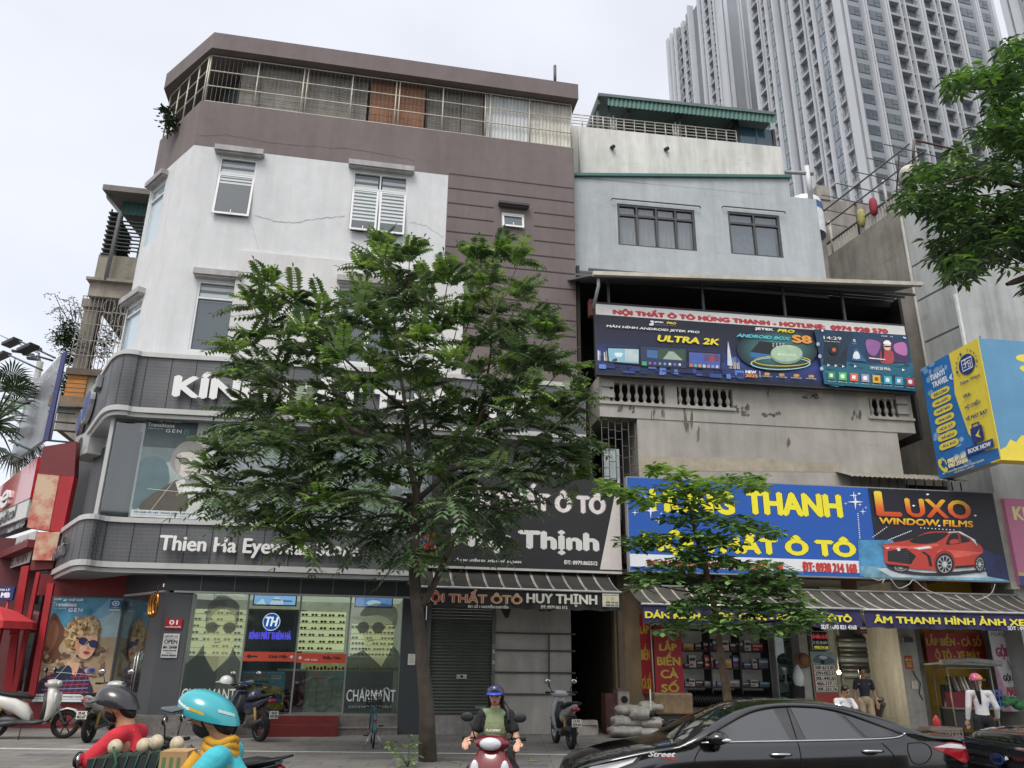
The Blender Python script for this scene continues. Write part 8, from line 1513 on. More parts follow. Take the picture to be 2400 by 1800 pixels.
def helmet_mb(b,c,col,Rm,s=1,visor=None,stripe=None):
 hm=M(col,.25,var=.03,coat=.6);vs=[];fs=[];n=20;K=9
 for i in range(K+1):
  ph=i/K*1.9
  for j in range(n):t=2*math.pi*j/n;flare=1+.07*max(0,ph-1.45)*2;vs.append(Vector(c)+Rm@(Vector((.145*math.sin(ph)*math.cos(t)*flare,.125*math.sin(ph)*math.sin(t)*flare,.128*math.cos(ph)+.02*(math.cos(t)if ph>1.5 else 0)))*s))
 for i in range(K):
  for j in range(n):fs.append((i*n+j,(i+1)*n+j,(i+1)*n+(j+1)%n,i*n+(j+1)%n))
 b.mesh(vs,fs,hm,True)
 if visor:
  vm=M(visor,.4,var=.05);P_=[]
  for j in range(9):t=-1.0+2*j/8;P_.append((Vector((.142*math.cos(t),.122*math.sin(t),.012)),Vector((.142*math.cos(t)+.09*math.cos(t*.8),.13*math.sin(t),-.012))))
  for(a,c_),(d,e)in zip(P_,P_[1:]):q=[Vector(c)+Rm@(k*s)for k in(a,c_,e,d)];b.mesh(q+[k-Vector((0,0,.008))for k in q],[(0,1,2,3),(7,6,5,4),(1,5,6,2)],vm,True)
 if stripe:
  sm=M(stripe,.4,var=0)
  for sd in(1,-1):
   for(t0,ph0,t1,ph1,m_)in((.5,1.1,1.2,1.4,sm),(1.2,1.35,1.7,1.5,M('#d8b53a',.4)),(2.2,1.3,2.9,1.5,M('#b9c9c9',.4))):
    V_=lambda t,ph:Vector(c)+Rm@(Vector((.147*math.sin(ph)*math.cos(t*sd),.127*math.sin(ph)*math.sin(t*sd),.13*math.cos(ph)))*s)
    for k in range(5):a=t0+(t1-t0)*k/5;d=t0+(t1-t0)*(k+1)/5;pa=ph0+(ph1-ph0)*k/5;b.mesh([V_(a,pa),V_(d,pa+.02),V_(d,pa+.16),V_(a,pa+.14)],[(0,1,2,3)],m_,True)
def loose_helmet(p,yaw,col,label,visor=None):b=MB();helmet_mb(b,p,col,Matrix.Rotation(yaw,3,'Z'),1.05,visor);single(b,'helmet',label,'helmet',p)
hp=aty(530,1597,b_c.y+.9);loose_helmet(hp,rad(180),'#c9cccb','white helmet resting on the handlebar behind the turquoise helmeted rider','#c9cccb');hp=aty(597,1632,b_c.y+.35);loose_helmet(hp,rad(20),'#26355e','dark blue helmet resting on the seat of the dark blue motorbike')
r0=aty(655,1775,9.3);yw=rad(184);motorbike('motorbike','black motorbike showing its red tail light and grab rail behind the turquoise rider',(r0.x+.98*math.cos(yw),r0.y,0),yw,'#121214',None,True,rack=True,scale=1.02)
r0=on(1338,1756);f0=on(1287,1735);yw=dirn(r0,f0);motorbike('motorbike','silver grey motorbike with plate 229.44 parked by the dark passage',(r0.x+.62*math.cos(yw),r0.y+.62*math.sin(yw),.2),yw,'#a9abad',('17 F3','229.44'),True,scale=1.04)
r0=FL(FL.px(1388,1700,-3)[0],.2,-3);motorbike('motorbike','dim motorbike standing inside the dark passage',(r0.x,r0.y+.9,.2),rad(100),'#26282b',('30 K','112.40'))
b=MB();c=on(1365,1722);b.box(c+Vector((0,0,.12)),(.7,.4,.24),CONC,.3);b.box(c+Vector((.1,-.05,.29)),(.5,.3,.1),CONC,.2);single(b,'concrete_block','broken concrete block step by the dark passage beside the silver motorbike','concrete block',c)
WS=aty(1150,1727,9.55);WYAW=rad(-97);rs_=motorbike('motor_scooter','dark red scooter facing the camera, ridden by the woman in the blue helmet',(WS.x-.4*math.cos(WYAW),WS.y-.4*math.sin(WYAW),-.0),WYAW,'#6d0f1c',None,col2='#241f20',scale=1.04)
r=thing('bicycle','old teal bicycle with swept handlebar and basket standing before the right shop window','bicycle',on(874,1754),rad(101));TEALB=M('#3f6a68',.4,var=.15)
for x in(0,1.02):wheel_parts(r,(x,0,.31),(0,1,0),.32,.04,M('#8f9193',.3,metal=.8),spokes=20)
def bp(nm,fn):b=MB();fn(b);return b.build(nm,r,True)
bp('frame',lambda b:[b.tube(p,.016,TEALB,6)for p in([(0,0,.31),(.42,0,.3),(.33,0,.78)],[(0,.05,.31),(.35,.02,.7)],[(0,-.05,.31),(.35,-.02,.7)],[(.42,0,.3),(.62,0,.5),(.8,0,.8)],[(.8,.05,.85),(.86,.06,.6),(1.02,.06,.31)],[(.8,-.05,.85),(.86,-.06,.6),(1.02,-.06,.31)])])
bp('saddle',lambda b:loft(b,[(.15,0,.84,.11,.03,0),(.3,0,.85,.08,.03,0),(.45,0,.84,.025,.02,0)],BPLAST));bp('handlebar',lambda b:[b.tube([(.8,0,.8),(.78,0,1.0)],.014,CHROME,6),b.tube([(.78+.0,0,1.0),(.82,.12,1.02),(.78,.24,1.14),(.6,.3,1.08)],.012,CHROME,6),b.tube([(.78,0,1.0),(.82,-.12,1.02),(.78,-.24,1.14),(.6,-.3,1.08)],.012,CHROME,6)])
bp('basket',lambda b:[b.tube([(.88+dx,y,z)for dx,y in((0,-.17),(0,.17),(.24,.17),(.24,-.17),(0,-.17))],.008,BPLAST,4)for z in(.72,.79,.86,.93)]+[b.tube([(.88+dx,y,.72),(.88+dx,y,.95)],.006,BPLAST,4)for dx in(0,.12,.24)for y in(-.17,-.08,0,.08,.17)]);bp('rear_reflector',lambda b:b.ell((-.3,0,.55),(.02,.035,.035),REDL,10));bp('mudguard',lambda b:loft(b,[(.33*math.cos(a),0,.31+.35*math.sin(a),.03,.006,a-1.57)for a in(.9,1.4,1.9,2.4,2.9,3.2)],TEALB));bp('stand',lambda b:[b.tube([(0,s*.05,.31),(-.06,s*.2,.0)],.008,CHROME,5)for s in(-1,1)]);bp('pedals',lambda b:[b.tube([(.42,s*.08,.3),(.42+.12*s,s*.1,.3-.1*s)],.01,CHROME,5)for s in(-1,1)]+[b.box((.42+.12*s,s*.15,.3-.1*s),(.09,.1,.025),BPLAST)for s in(-1,1)])
#  people
def remesh(mb,name,vox,parent,sm=4,zones=()):
 me=bpy.data.meshes.new(name);me.from_pydata(mb.v,[],mb.f);bm=bmesh.new();bm.from_mesh(me);bmesh.ops.remove_doubles(bm,verts=bm.verts,dist=1e-5);bmesh.ops.recalc_face_normals(bm,faces=bm.faces);bm.to_mesh(me);bm.free()
 o=bpy.data.objects.new('t',me);COL.objects.link(o);md=o.modifiers.new('r','REMESH');md.mode='VOXEL';md.voxel_size=vox;ms_=o.modifiers.new('s','SMOOTH');ms_.factor=.5;ms_.iterations=sm
 dg=bpy.context.evaluated_depsgraph_get();nm=bpy.data.meshes.new_from_object(o.evaluated_get(dg));bpy.data.objects.remove(o)
 nm.materials.clear();[nm.materials.append(m)for m in mb.mats];i0=0
 for z in zones:nm.materials.append(z[2])
 for p in nm.polygons:
  p.use_smooth=True;p.material_index=0;c=p.center
  for k,(zc,zr,_)in enumerate(zones):
   if sum(((c[i]-zc[i])/zr[i])**2 for i in range(3))<1:p.material_index=len(mb.mats)+k
 r=bpy.data.objects.new(name,nm);COL.objects.link(r);r.parent=parent;return r
def cap(b,p,r,q,s,m,ends=True,sq=1.0):
 p,q=Vector(p),Vector(q);d=(q-p).normalized();a=d.orthogonal().normalized();n=14
 prof_=[(r*math.sin(t),-r*math.cos(t))for t in(0.02,.5,1.0)]if ends else[(.001,0)];L=(q-p).length
 prof_+=[(r,0),(s,L)]+([(s*math.cos(t),L+s*math.sin(t))for t in(.5,1.0,1.55)]if ends else[(.001,L)]);b.lathe(prof_,p,d,m,n)
def limb(b,pts,rs,m,ends=True):
 for(p,q),(r,s)in zip(zip(pts,pts[1:]),zip(rs,rs[1:])):cap(b,p,r,q,s,m,ends)
def hand(b,w_,d,m,curl=(0,0,-1),s=1.0):
 w_,d,c=Vector(w_),Vector(d).normalized(),Vector(curl).normalized();side=d.cross(c).normalized();cap(b,w_,.026*s,w_+d*.07*s,.032*s,m)
 for k,L in enumerate((.062,.072,.068,.052)):
  p=w_+d*.085*s+side*(.03-.02*k)*s;k1=p+d*L*.55*s+c*.012*s;limb(b,[p,k1,k1+d*L*.25*s+c*L*.5*s],[.0105*s,.0095*s,.008*s],m)
 p=w_+d*.03*s+side*.03*s;limb(b,[p,p+side*.025*s+d*.03*s,p+side*.02*s+d*.06*s+c*.015*s],[.013*s,.011*s,.009*s],m)
def person(label,pos,yaw,J,skin,shirt,trousers,hair=None,sc_=1,short=True,face=None,vox=.009,collar=None,sleeve2=None,shoes='#1d1d1f',shorts=False,mask=None):
 r=thing('person',label,'person',pos,yaw);r.scale=(sc_,)*3;SK=M(skin,.5,var=.05,key='skin'+skin);b=MB();V=lambda k:Vector(J[k]);hd,nk,ch,pv=V('head'),V('neck'),V('chest'),V('pelvis');fd=Vector(J.get('face',(1,0,0))).normalized();up=(hd-nk).normalized();sd=up.cross(fd).normalized()
 b.ell(hd+up*.02,(.088,.076,.105),SK,18,Matrix((fd,sd,up)).transposed(),12);b.ell(hd-up*.05+fd*.025,(.062,.056,.062),SK,14,Matrix((fd,sd,up)).transposed());b.ell(hd+fd*.092-up*.012,(.017,.013,.024),SK,8,Matrix((fd,sd,up)).transposed());b.ell(hd+fd*.08-up*.058,(.014,.022,.012),SK,8,Matrix((fd,sd,up)).transposed())
 for s in(-1,1):b.ell(hd+sd*s*.077-fd*.01-up*.005,(.02,.01,.03),SK,8,Matrix((fd,sd,up)).transposed())
 cap(b,hd-up*.06-fd*.015,.054,nk,.062,SK);limb(b,[nk,ch,pv],[.06,.1,.11],SK);sh=[]
 for s,n in((1,'l'),(-1,'r')):
  S,E,W_,K,A=V('sh'+n),V('el'+n),V('wr'+n),V('kn'+n),V('an'+n);H_=pv+(S-ch).normalized()*.0+sd*0+Vector(J['hip'+n]);sh.append((S,E,W_,H_,K,A));limb(b,[ch+(S-ch)*.5,S,E,W_],[.06,.052,.042,.029],SK);d=V('ha'+n)-W_;hand(b,W_,d,SK,J.get('curl'+n,(0,0,-1)));limb(b,[H_,K,A],[.085,.06,.042],SK);t=Vector(J.get('toe',(1,0,0))).normalized();limb(b,[A-t*.04-Vector((0,0,.04)),A+t*.16-Vector((0,0,.055))],[.04,.03],SK)
 P=lambda x,y,z:hd+fd*x+sd*y+up*z;zn=[]
 if face:
  BR=M('#2a1f1c',.6,var=0);LIP=M('#a5534f',.45,var=0);EY=M('#e0dcd6',.3,var=0);PU=M('#1a1412',.2,var=0);rr_=lambda a:(a,a,a)
  for s in(-1,1):zn+=[(P(.083,s*.033,.038),(.03,.024,.007)if abs(fd.x)>.5 else(.024,.03,.007),BR),(P(.08,s*.032,.014),(.03,.017,.0085),PU)]
  zn.append((P(.085,0,-.058),(.03,.024,.011),LIP))
 remesh(b,'body',vox,r,3,zn)
 T=M(shirt,.8,var=.1,scale=8,bump=.7,bscale=11,key='cloth'+shirt);b=MB();limb(b,[nk-(nk-ch)*.25,ch,(ch+pv)/2],[.085,.135,.125],T);limb(b,[(ch+pv)/2,pv],[.125,.135],T,False);b.ell(ch+Vector(J['face']if 'face' in J and abs(J['face'][2])<.2 else(1,0,0))*.02-Vector((0,0,.02)),(.115,.15,.17),T,14)
 for(S,E,W_,H_,K,A)in sh:e=S+(E-S)*.6 if short else W_-(W_-E)*.12;cap(b,nk-(nk-ch)*.35,.07,S,.064,T);limb(b,[S,e]if short else[S,E,e],[.065,.064]if short else[.066,.057,.045],T);b.lathe([(.001,0),(.064 if short else .045,0),(.067 if short else .047,.02),(.001,.02)],e,(E-S)if short else(W_-E),T,14)
 z2=[(tuple(S+(E-S)*.28+(S-nk)*.1),(.14,.115,.15),M(sleeve2,.8,bump=.5,bscale=11,key='cl'+sleeve2))for(S,E,*_)in sh]if sleeve2 else[]
 if collar:z2.append((tuple(nk-up*.03),(.12,.12,.06),M(collar,.8,var=.1,bump=.2,key='cl'+collar)))
 remesh(b,'shirt',.012,r,4,z2)
 T=M(trousers,.8,var=.1,scale=8,bump=.7,bscale=11,key='cloth'+trousers);b=MB();cap(b,pv+up*.04,.14,pv-Vector((0,0,.02)),.14,T)
 for(S,E,W_,H_,K,A)in sh:limb(b,[pv+(H_-pv)*.7,H_,K+(H_-K)*(.15 if shorts else 0)]+([]if shorts else[A+(K-A)*.1]),[.11,.105,.085]+([]if shorts else[.06]),T)
 remesh(b,'shorts' if shorts else 'trousers',.012,r,4)
 b=MB();t=Vector(J.get('toe',(1,0,0))).normalized()
 for(*_,A)in sh:limb(b,[A-t*.05-Vector((0,0,.045)),A+t*.17-Vector((0,0,.06))],[.048,.036],M(shoes,.6))
 remesh(b,'shoes',.012,r,2);R3=Matrix((fd,sd,up)).transposed()
 if hair:
  HM=M(hair,.45,var=.15,scale=30,key='hair'+hair);b=MB();b.ell(hd+up*.045-fd*.018,(.098,.088,.092),HM,16,R3);b.ell(hd-fd*.055,(.05,.078,.09),HM,14,R3)
  for p,q,w0,w1 in J.get('hairlocks',()):cap(b,Vector(p),w0,Vector(q),w1,HM)
  remesh(b,'hair',.01,r,2,[])
 if mask:b=MB();b.ell(hd+fd*.045-up*.05,(.058,.069,.052),M(mask,.7,key='mask'+mask),14,R3);b.tube([P(.02,-.078,-.04),P(-.03,-.08,.0)],.006,M(mask,.7,key='mask'+mask),4);b.build('face_mask',r,True)
 return r,P,R3
def ride(dx=0,lean=.06):return dict(head=(.12+lean,0,1.54),neck=(.05+lean,0,1.42),chest=(.02+lean,0,1.25),pelvis=(-.1,0,.86),hipl=(.05,.11,-.02),hipr=(.05,-.11,-.02),shl=(.03+lean,.185,1.37),shr=(.03+lean,-.185,1.37),ell=(.22+lean,.27,1.12),elr=(.22+lean,-.27,1.12),wrl=(.4,.32,1.06),wrr=(.4,-.32,1.06),hal=(.5,.33,1.04),har=(.5,-.33,1.04),knl=(.36,.2,.74),knr=(.36,-.2,.74),anl=(.28,.17,.34),anr=(.28,-.17,.34))
J=ride(0,.0);J.update(face=(1,0,-.03),head=(.06,0,1.53),neck=(.01,0,1.405),chest=(.01,0,1.22),shl=(0,.16,1.335),shr=(0,-.16,1.335),ell=(.04,.25,1.08),elr=(.04,-.25,1.08),wrl=(.26,.3,1.06),wrr=(.26,-.3,1.07),hal=(.35,.29,1.04),har=(.35,-.29,1.05),knr=(.3,-.24,.74),knl=(.34,.3,.7),anl=(.3,.32,.28),hairlocks=[((.06,.078,1.55),(.03,.074,1.43),.026,.022),((.06,-.078,1.55),(.03,-.074,1.43),.026,.02),((.0,.08,1.46),(.05,.15,1.37),.035,.032),((.05,.15,1.37),(.09,.16,1.28),.032,.015)])
wp_=WS+Vector((0,.45,0));c_=aty(1163,1628,WS.y+.42);wr,P,R3=person('woman in a sage green T-shirt and dark blue helmet riding the red scooter',(c_.x-.0,c_.y+.0,c_.z-1.55),WYAW,J,'#c99a80','#7d8a66','#141519',hair='#17110f',face=True,vox=.007,sleeve2='#18181a',shorts=True)
b=MB();helmet_mb(b,P(-.01,0,.045),'#1f2748',R3,.83,'#3346b8');b.tube([P(.02,-.08,.03),P(.05,-.05,-.08),P(.055,0,-.1),P(.05,.05,-.08),P(.02,.08,.03)],.006,BLACK,5);b.build('helmet',wr,True)
b=MB();Fw=Frame((.165,.0),U=(0,1));Fw.N=Vector((1,0,0));lettering(b,Fw,'PLAYSPIRIT',(-.085,1.165,.085,1.19),.01,M('#d8d8cf',.6),.002);b.build('shirt_print',wr,True)
RP=aty(282,1644,5.8);J=ride(0,.12);J.update(face=(1,-.05,-.1),ell=(.36,.26,1.14),elr=(.34,-.26,1.12),wrl=(.58,.28,1.0),wrr=(.58,-.28,1.0),hal=(.68,.28,.98),har=(.68,-.28,.98))
rr,P,R3=person('rider in a red polo shirt, black face mask and dark cap helmet heading left',(RP.x+.24,RP.y,RP.z-1.58),rad(183),J,'#b98a6c','#bb2231','#23262c',hair='#141212',mask='#141416',collar='#bb2231',face=True);b=MB();helmet_mb(b,P(-.01,0,.05),'#2b2b2e',R3@Matrix.Rotation(-.16,3,'Y'),.9,'#4a4a4d');b.tube([P(.0,.078,.03),P(.03,.05,-.09),P(.03,-.05,-.09),P(.0,-.078,.03)],.007,BLACK,5);b.build('helmet',rr,True)
b=MB();nk_=Vector(J['neck']);b.tube([nk_+Vector((.075*math.cos(t),.08*math.sin(t),-.03-.02*math.cos(t)))for t in[i*.5236 for i in range(13)]],.006,M('#d8cfcf',.7),5);b.build('collar_stripe',rr,True)
motorbike('motorbike','black motorbike ridden by the red shirted rider at the lower left',(RP.x+.12,RP.y,RP.z-1.58),rad(183),'#1b1b1d',None,True,head=False)
TP=aty(497,1668,4.45);J=ride(0,.04);J['face']=(1,-.08,-.05)
tr2,P,R3=person('rider in a turquoise jacket and turquoise helmet with a yellow neck scarf',(TP.x+.16,TP.y,TP.z-1.58),rad(186),J,'#b58768','#3fb2bd','#22252b',hair='#141212',mask='#151518',short=False,vox=.008,face=True)
b=MB();helmet_mb(b,P(-.01,0,.05),'#35a3ad',R3@Matrix.Rotation(-.2,3,'Y'),.97,'#4a5052','#dfe3df');b.tube([P(.01,.08,.03),P(.03,.05,-.09),P(.03,-.05,-.09),P(.01,-.08,.03)],.009,BLACK,5);b.build('helmet',tr2,True)
b=MB();nk_=Vector(J['neck']);SCF=M('#c9962c',.85,var=.12,scale=14,bump=.3)
for k in range(3):b.tube([nk_+Vector((.072*math.cos(t)+.0,.082*math.sin(t),.025-.03*k+.012*math.sin(t*3+k)))for t in[i*.449 for i in range(15)]],.02+.005*k,SCF,7)
b.tube([nk_+Vector((.09,.03,-.04)),nk_+Vector((.15,.04,-.14)),nk_+Vector((.14,.03,-.24))],[.04,.045,.02],SCF,8);b.build('scarf',tr2,True)
b=MB();b.ell(P(.1,-.03,-.05),(.012,.02,.022),M('#a8262c',.6),8);b.tube([P(.06,.07,.0),P(.1,.045,.005),P(.1,-.045,.005),P(.06,-.07,.0)],.003,CHROME,4);b.build('spectacles',tr2,True)
motorbike('motorbike','dark motorbike ridden by the turquoise jacketed rider in the foreground',(TP.x+.1,TP.y,TP.z-1.58),rad(186),'#26282b',None,True,head=False)
cp=aty(345,1775,5.25);r=thing('cargo_board','dark carrier board with green netting tied behind the red shirted rider','cargo',(cp.x,cp.y,cp.z));Fc_=Frame((cp.x,cp.y),yaw=rad(5));b=MB();b.hexa([Fc_(-.3,cp.z-.14,.12),Fc_(.22,cp.z-.06,.12),Fc_(.22,cp.z-.06,-.2),Fc_(-.3,cp.z-.14,-.2),Fc_(-.3,cp.z-.0,.12),Fc_(.22,cp.z+.04,.12),Fc_(.22,cp.z+.04,-.2),Fc_(-.3,cp.z-.0,-.2)],M('#24292a',.6,var=.2));b.build('board',r)
b=MB();NET=M('#27523a',.8,var=.2)
for k in range(9):u=-.28+k*.06;b.tube([Fc_(u,cp.z-.12,.125),Fc_(u+.03,cp.z+.01+.015*k*.3,.125),Fc_(u+.05,cp.z+.03+.01*k*.5,0),Fc_(u+.02,cp.z+.0,-.2)],.005,NET,4)
b.tube([Fc_(-.16,cp.z+.07,.13),Fc_(-.12,cp.z-.02,.15),Fc_(-.16,cp.z-.12,.14)],.008,NET,6);b.build('netting',r);random.seed(6)
for k,(x,y)in enumerate(((270,1751),(337,1748),(367,1740),(415,1744))):p=aty(x,y,5.2);b=MB();b.ell(p,(.042,.042,.045),M('#b9ad93',.6,var=.25,scale=25),14);single(b,'round_gourd',('leftmost','second','third and highest','rightmost')[k]+' of the cream round gourds on the carrier board','gourd',p,'cream gourds on the carrier')
p=aty(415,1802,5.0);b=MB();b.box(p,(.15,.2,.2),M('#b08d62',.8,var=.1),rad(5));Fx=Frame((p.x,p.y),yaw=rad(5));[b.fbox(Fx,-.06+k*.04,p.z-.02,-.04+k*.04,p.z+.07,.1,.101,M('#5e7a55',.8))for k in range(3)];single(b,'cardboard_box','brown cardboard box with green print strapped before the turquoise rider','box',p-Vector((0,0,.11)))
st=dict(head=(.02,0,1.6),neck=(0,0,1.44),chest=(0,0,1.25),pelvis=(0,0,.92),hipl=(0,.1,-.04),hipr=(0,-.1,-.04),shl=(0,.19,1.38),shr=(0,-.19,1.38),ell=(-.02,.25,1.12),elr=(-.02,-.25,1.12),wrl=(.06,.27,.88),wrr=(.06,-.27,.88),hal=(.08,.27,.8),har=(.08,-.27,.8),knl=(.02,.12,.5),knr=(.02,-.12,.5),anl=(0,.13,.1),anr=(0,-.13,.1))
p=aty(2020,1574,21.6);person('man in a navy polo shirt and khaki trousers standing in the shop bay',(p.x,p.y,.2),rad(-95),dict(st),'#8a6550','#161b2b','#94856c',hair='#141212',face=True,sc_=(p.z-.2)/1.63)
J=dict(st);J.update(head=(.1,0,1.18),neck=(.03,0,1.04),chest=(-.02,0,.86),pelvis=(-.1,0,.5),shl=(0,.19,.98),shr=(0,-.19,.98),ell=(.12,.25,.75),elr=(.12,-.25,.75),wrl=(.3,.08,.78),wrr=(.3,-.08,.78),hal=(.37,.03,.8),har=(.37,-.03,.8),knl=(.34,.18,.52),knr=(.34,-.18,.52),anl=(.34,.18,.1),anr=(.34,-.18,.1),face=(1,.2,-.5))
p=aty(1975,1620,18.8);sm_,P,R3=person('seated man in a white T-shirt looking down at his phone',(p.x,p.y,p.z-1.18),rad(-75),J,'#b08468','#c9cac8','#3a3d42',hair='#16120f',face=True)
q=sm_.matrix_basis@Vector((.42,0,.82));b=MB();b.box(q,(.08,.15,.012),BLACK,rad(-75));single(b,'mobile_phone','dark mobile phone held by the seated man in white','phone',q);q=Vector((p.x-.03,p.y+.08,.2));b=MB();hz=p.z-1.18+.38-.2;b.box(q+Vector((0,0,hz)),(.36,.36,.04),M('#a8423c',.5));[b.tube([q+Vector((x,y,0)),q+Vector((x*.85,y*.85,hz))],.02,M('#a8423c',.5),6)for x in(-.17,.17)for y in(-.17,.17)];single(b,'plastic_stool','red plastic stool under the seated man in white','stool',q)
p=aty(2290,1598,15.6);J=dict(st);J.update(face=(.35,-.95,-.1),elr=(-.04,-.27,1.12),wrr=(.1,-.3,.92),har=(.17,-.26,.88),hairlocks=[((-.06,.05,1.6),(-.12,.06,1.42),.045,.05),((-.12,.06,1.42),(-.13,.05,1.2),.05,.025)])
ww,P,R3=person('woman in a white jacket with long dark hair and a bright cap, turned away',(p.x,p.y,.2),rad(80),J,'#b98d74','#d3d3d6','#17181b',hair='#15110f',short=False,sc_=(p.z-.2)/1.6)
b=MB();helmet_mb(b,P(-.005,0,.06),'#c9557c',R3,.86,'#3f9fc0');b.lathe([(.118,0),(.12,.02),(.1,.06)],P(0,0,.045),R3@Vector((0,0,1)),M('#d98a4a',.6),18);b.build('cap',ww,True)
#  trees
def bark(name):return M('#5a5148',.95,var=.3,scale=5,streak=.3,bump=.5,bscale=22,key=name)
BARK=bark('bark')
def leafm(c):
 m=M(c,.4,var=.14,scale=2,spec=.5,key='leaf'+c);t=m.node_tree;b=t.nodes['Principled BSDF'];tr=t.nodes.new('ShaderNodeBsdfTranslucent');mx=t.nodes.new('ShaderNodeMixShader');mx.inputs[0].default_value=.26;k=hexc(c);tr.inputs[0].default_value=(k[0]*1.4,k[1]*1.35,k[2]*.9,1);o=t.nodes['Material Output'];t.links.new(b.outputs[0],mx.inputs[1]);t.links.new(tr.outputs[0],mx.inputs[2]);t.links.new(mx.outputs[0],o.inputs[0]);return m
LEAF=[leafm(c)for c in('#4e6648','#5c7652','#728a60','#435a3e','#6a7a5e')];YOUNG=[leafm(c)for c in('#7a9a4c','#8eac58','#668642')]
rnd=random.Random(11)
def inside(p,poly):
 c=False
 for(x0,y0),(x1,y1)in zip(poly,poly[1:]+poly[:1]):
  if(y0>p[1])!=(y1>p[1])and p[0]<(x1-x0)*(p[1]-y0)/(y1-y0)+x0:c=not c
 return c
def frond(mb,p,d,L,mats,droop=.35,pairs=9,lw=.105):
 d=d.normalized();s=d.cross(Vector((0,0,1)));s=s.normalized()if s.length>.1 else Vector((1,0,0));P_=[]
 for k in range(pairs+1):t=k/pairs;P_.append(p+d*L*t-Vector((0,0,droop*L*t*t)))
 for a,b in zip(P_[::3],P_[3::3]):mb.face([a+s*.006,b+s*.004,b-s*.004,a-s*.006],BARK)
 for k in range(1,pairs+1):
  q=P_[k];t=(P_[k]-P_[k-1]).normalized();l_=lw*(.75+.5*math.sin(math.pi*min(1,k/pairs*.9+.05)))*rnd.uniform(.85,1.1);m=rnd.choice(mats)
  for sg in(-1,1):
   f=(s*sg+t*.35-Vector((0,0,.32))).normalized();w_=t*.29*l_;e=q+f*l_;mid=q+f*l_*.48+Vector((0,0,.006));mb.face([q,mid-w_,e+t*.02,mid+w_*.8],m)
 q=P_[-1];mb.face([q,q+d*lw*.5+s*.02,q+d*lw-Vector((0,0,.05)),q+d*lw*.5-s*.02],rnd.choice(mats))
TY=15.4;b0=on(1003,1784)
mt=thing('street_tree','large street tree with feathery compound leaves and a slim trunk before the eyewear shop','tree',(b0.x,b0.y,.2))
tp=lambda x,y,dy=0:aty(*W4p(x,y),TY+dy)
lim=[([(b0.x,b0.y,.15),aty(1000,1650,TY),aty(985,1500,TY),aty(975,1400,TY),aty(970,1330,TY),tp(1085,1450)],[.25,.19,.17,.165,.15,.13]),([aty(985,1420,TY),aty(1010,1385,TY),aty(1035,1330,TY),tp(1300,1420,-.2)],[.12,.1,.075,.05]),([tp(1085,1450),tp(1090,1250),tp(1060,1120),tp(960,1020,-.2),tp(780,950,-.3),tp(660,820,-.4),tp(560,800,-.5),tp(380,700,-.6),tp(150,640,-.7)],[.13,.11,.095,.08,.07,.055,.04,.025,.012]),([tp(1060,1120),tp(1040,850,.3),tp(1000,600,.4),tp(970,300,.5),tp(960,80,.5)],[.085,.065,.05,.03,.012]),([tp(1090,1250),tp(1150,1050,.4),tp(1120,830,.6),tp(1050,560,.9)],[.085,.06,.05,.02]),([tp(1085,1300),tp(1250,1150,.2),tp(1400,900,.3),tp(1450,600,.4),tp(1480,200,.4)],[.09,.07,.05,.035,.012]),([tp(1250,1150),tp(1500,1060,-.5),tp(1750,950,-.8),tp(1950,780,-.9)],[.06,.045,.03,.012]),([tp(1085,1400),tp(1300,1300,-.8),tp(1550,1335,-1),tp(1680,1310,-1.1),tp(1800,1240,-1.1)],[.05,.035,.03,.025,.012]),([tp(1080,1300),tp(850,1250,-.8),tp(700,1280,-1.1),tp(450,1250,-1.3),tp(150,1380,-1.4)],[.06,.045,.035,.025,.012]),([tp(1040,850,.3),tp(850,700,-.6),tp(600,480,-.8),tp(450,300,-.8)],[.05,.04,.025,.01])]
b=MB();[b.tube(spl,[r_*.7 for r_ in rs],BARK,10)for spl,rs in lim];o=b.build('trunk',mt);b=MB();Ft=Frame((b0.x,b0.y),yaw=rad(-3));q=Ft.px(991,1655,.2);flat(b,Ft,[(q[0]-.02,q[1]+.22),(q[0]+.05,q[1]+.1),(q[0]+.07,q[1]-.1),(q[0]-.06,q[1]-.12),(q[0]-.01,q[1]-.02)],.15,M('#c9c4bb',.8));b.build('paint_mark',mt)
OUTL=[(850,0),(1000,20),(1110,110),(1130,230),(1180,170),(1300,190),(1340,120),(1470,75),(1590,150),(1600,300),(1720,310),(1760,560),(1680,690),(1780,650),(1890,700),(1900,800),(1830,950),(1890,1010),(1900,1150),(1890,1190),(1850,1230),(1800,1190),(1600,1200),(1560,1350),(1520,1490),(1400,1430),(1250,1430),(1160,1580),(900,1540),(800,1420),(640,1430),(540,1560),(450,1540),(470,1430),(300,1360),(110,1370),(80,1330),(130,1280),(80,1180),(150,1050),(200,930),(180,850),(260,780),(210,700),(180,600),(190,540),(270,530),(350,480),(290,350),(350,220),(530,230),(660,360),(690,450),(760,430),(780,300),(800,130)]
ctr=[];tries=0
while len(ctr)<142 and tries<16000:
 tries+=1;p=(rnd.uniform(0,2000),rnd.uniform(10,1640))
 if inside(p,OUTL)and all((p[0]-c[0])**2+(p[1]-c[1])**2>98**2 for c in ctr)and not(700<p[0]<770 and 250<p[1]<430)and not(850<p[0]<1240 and 760<p[1]<850):ctr.append(p)
b=MB()
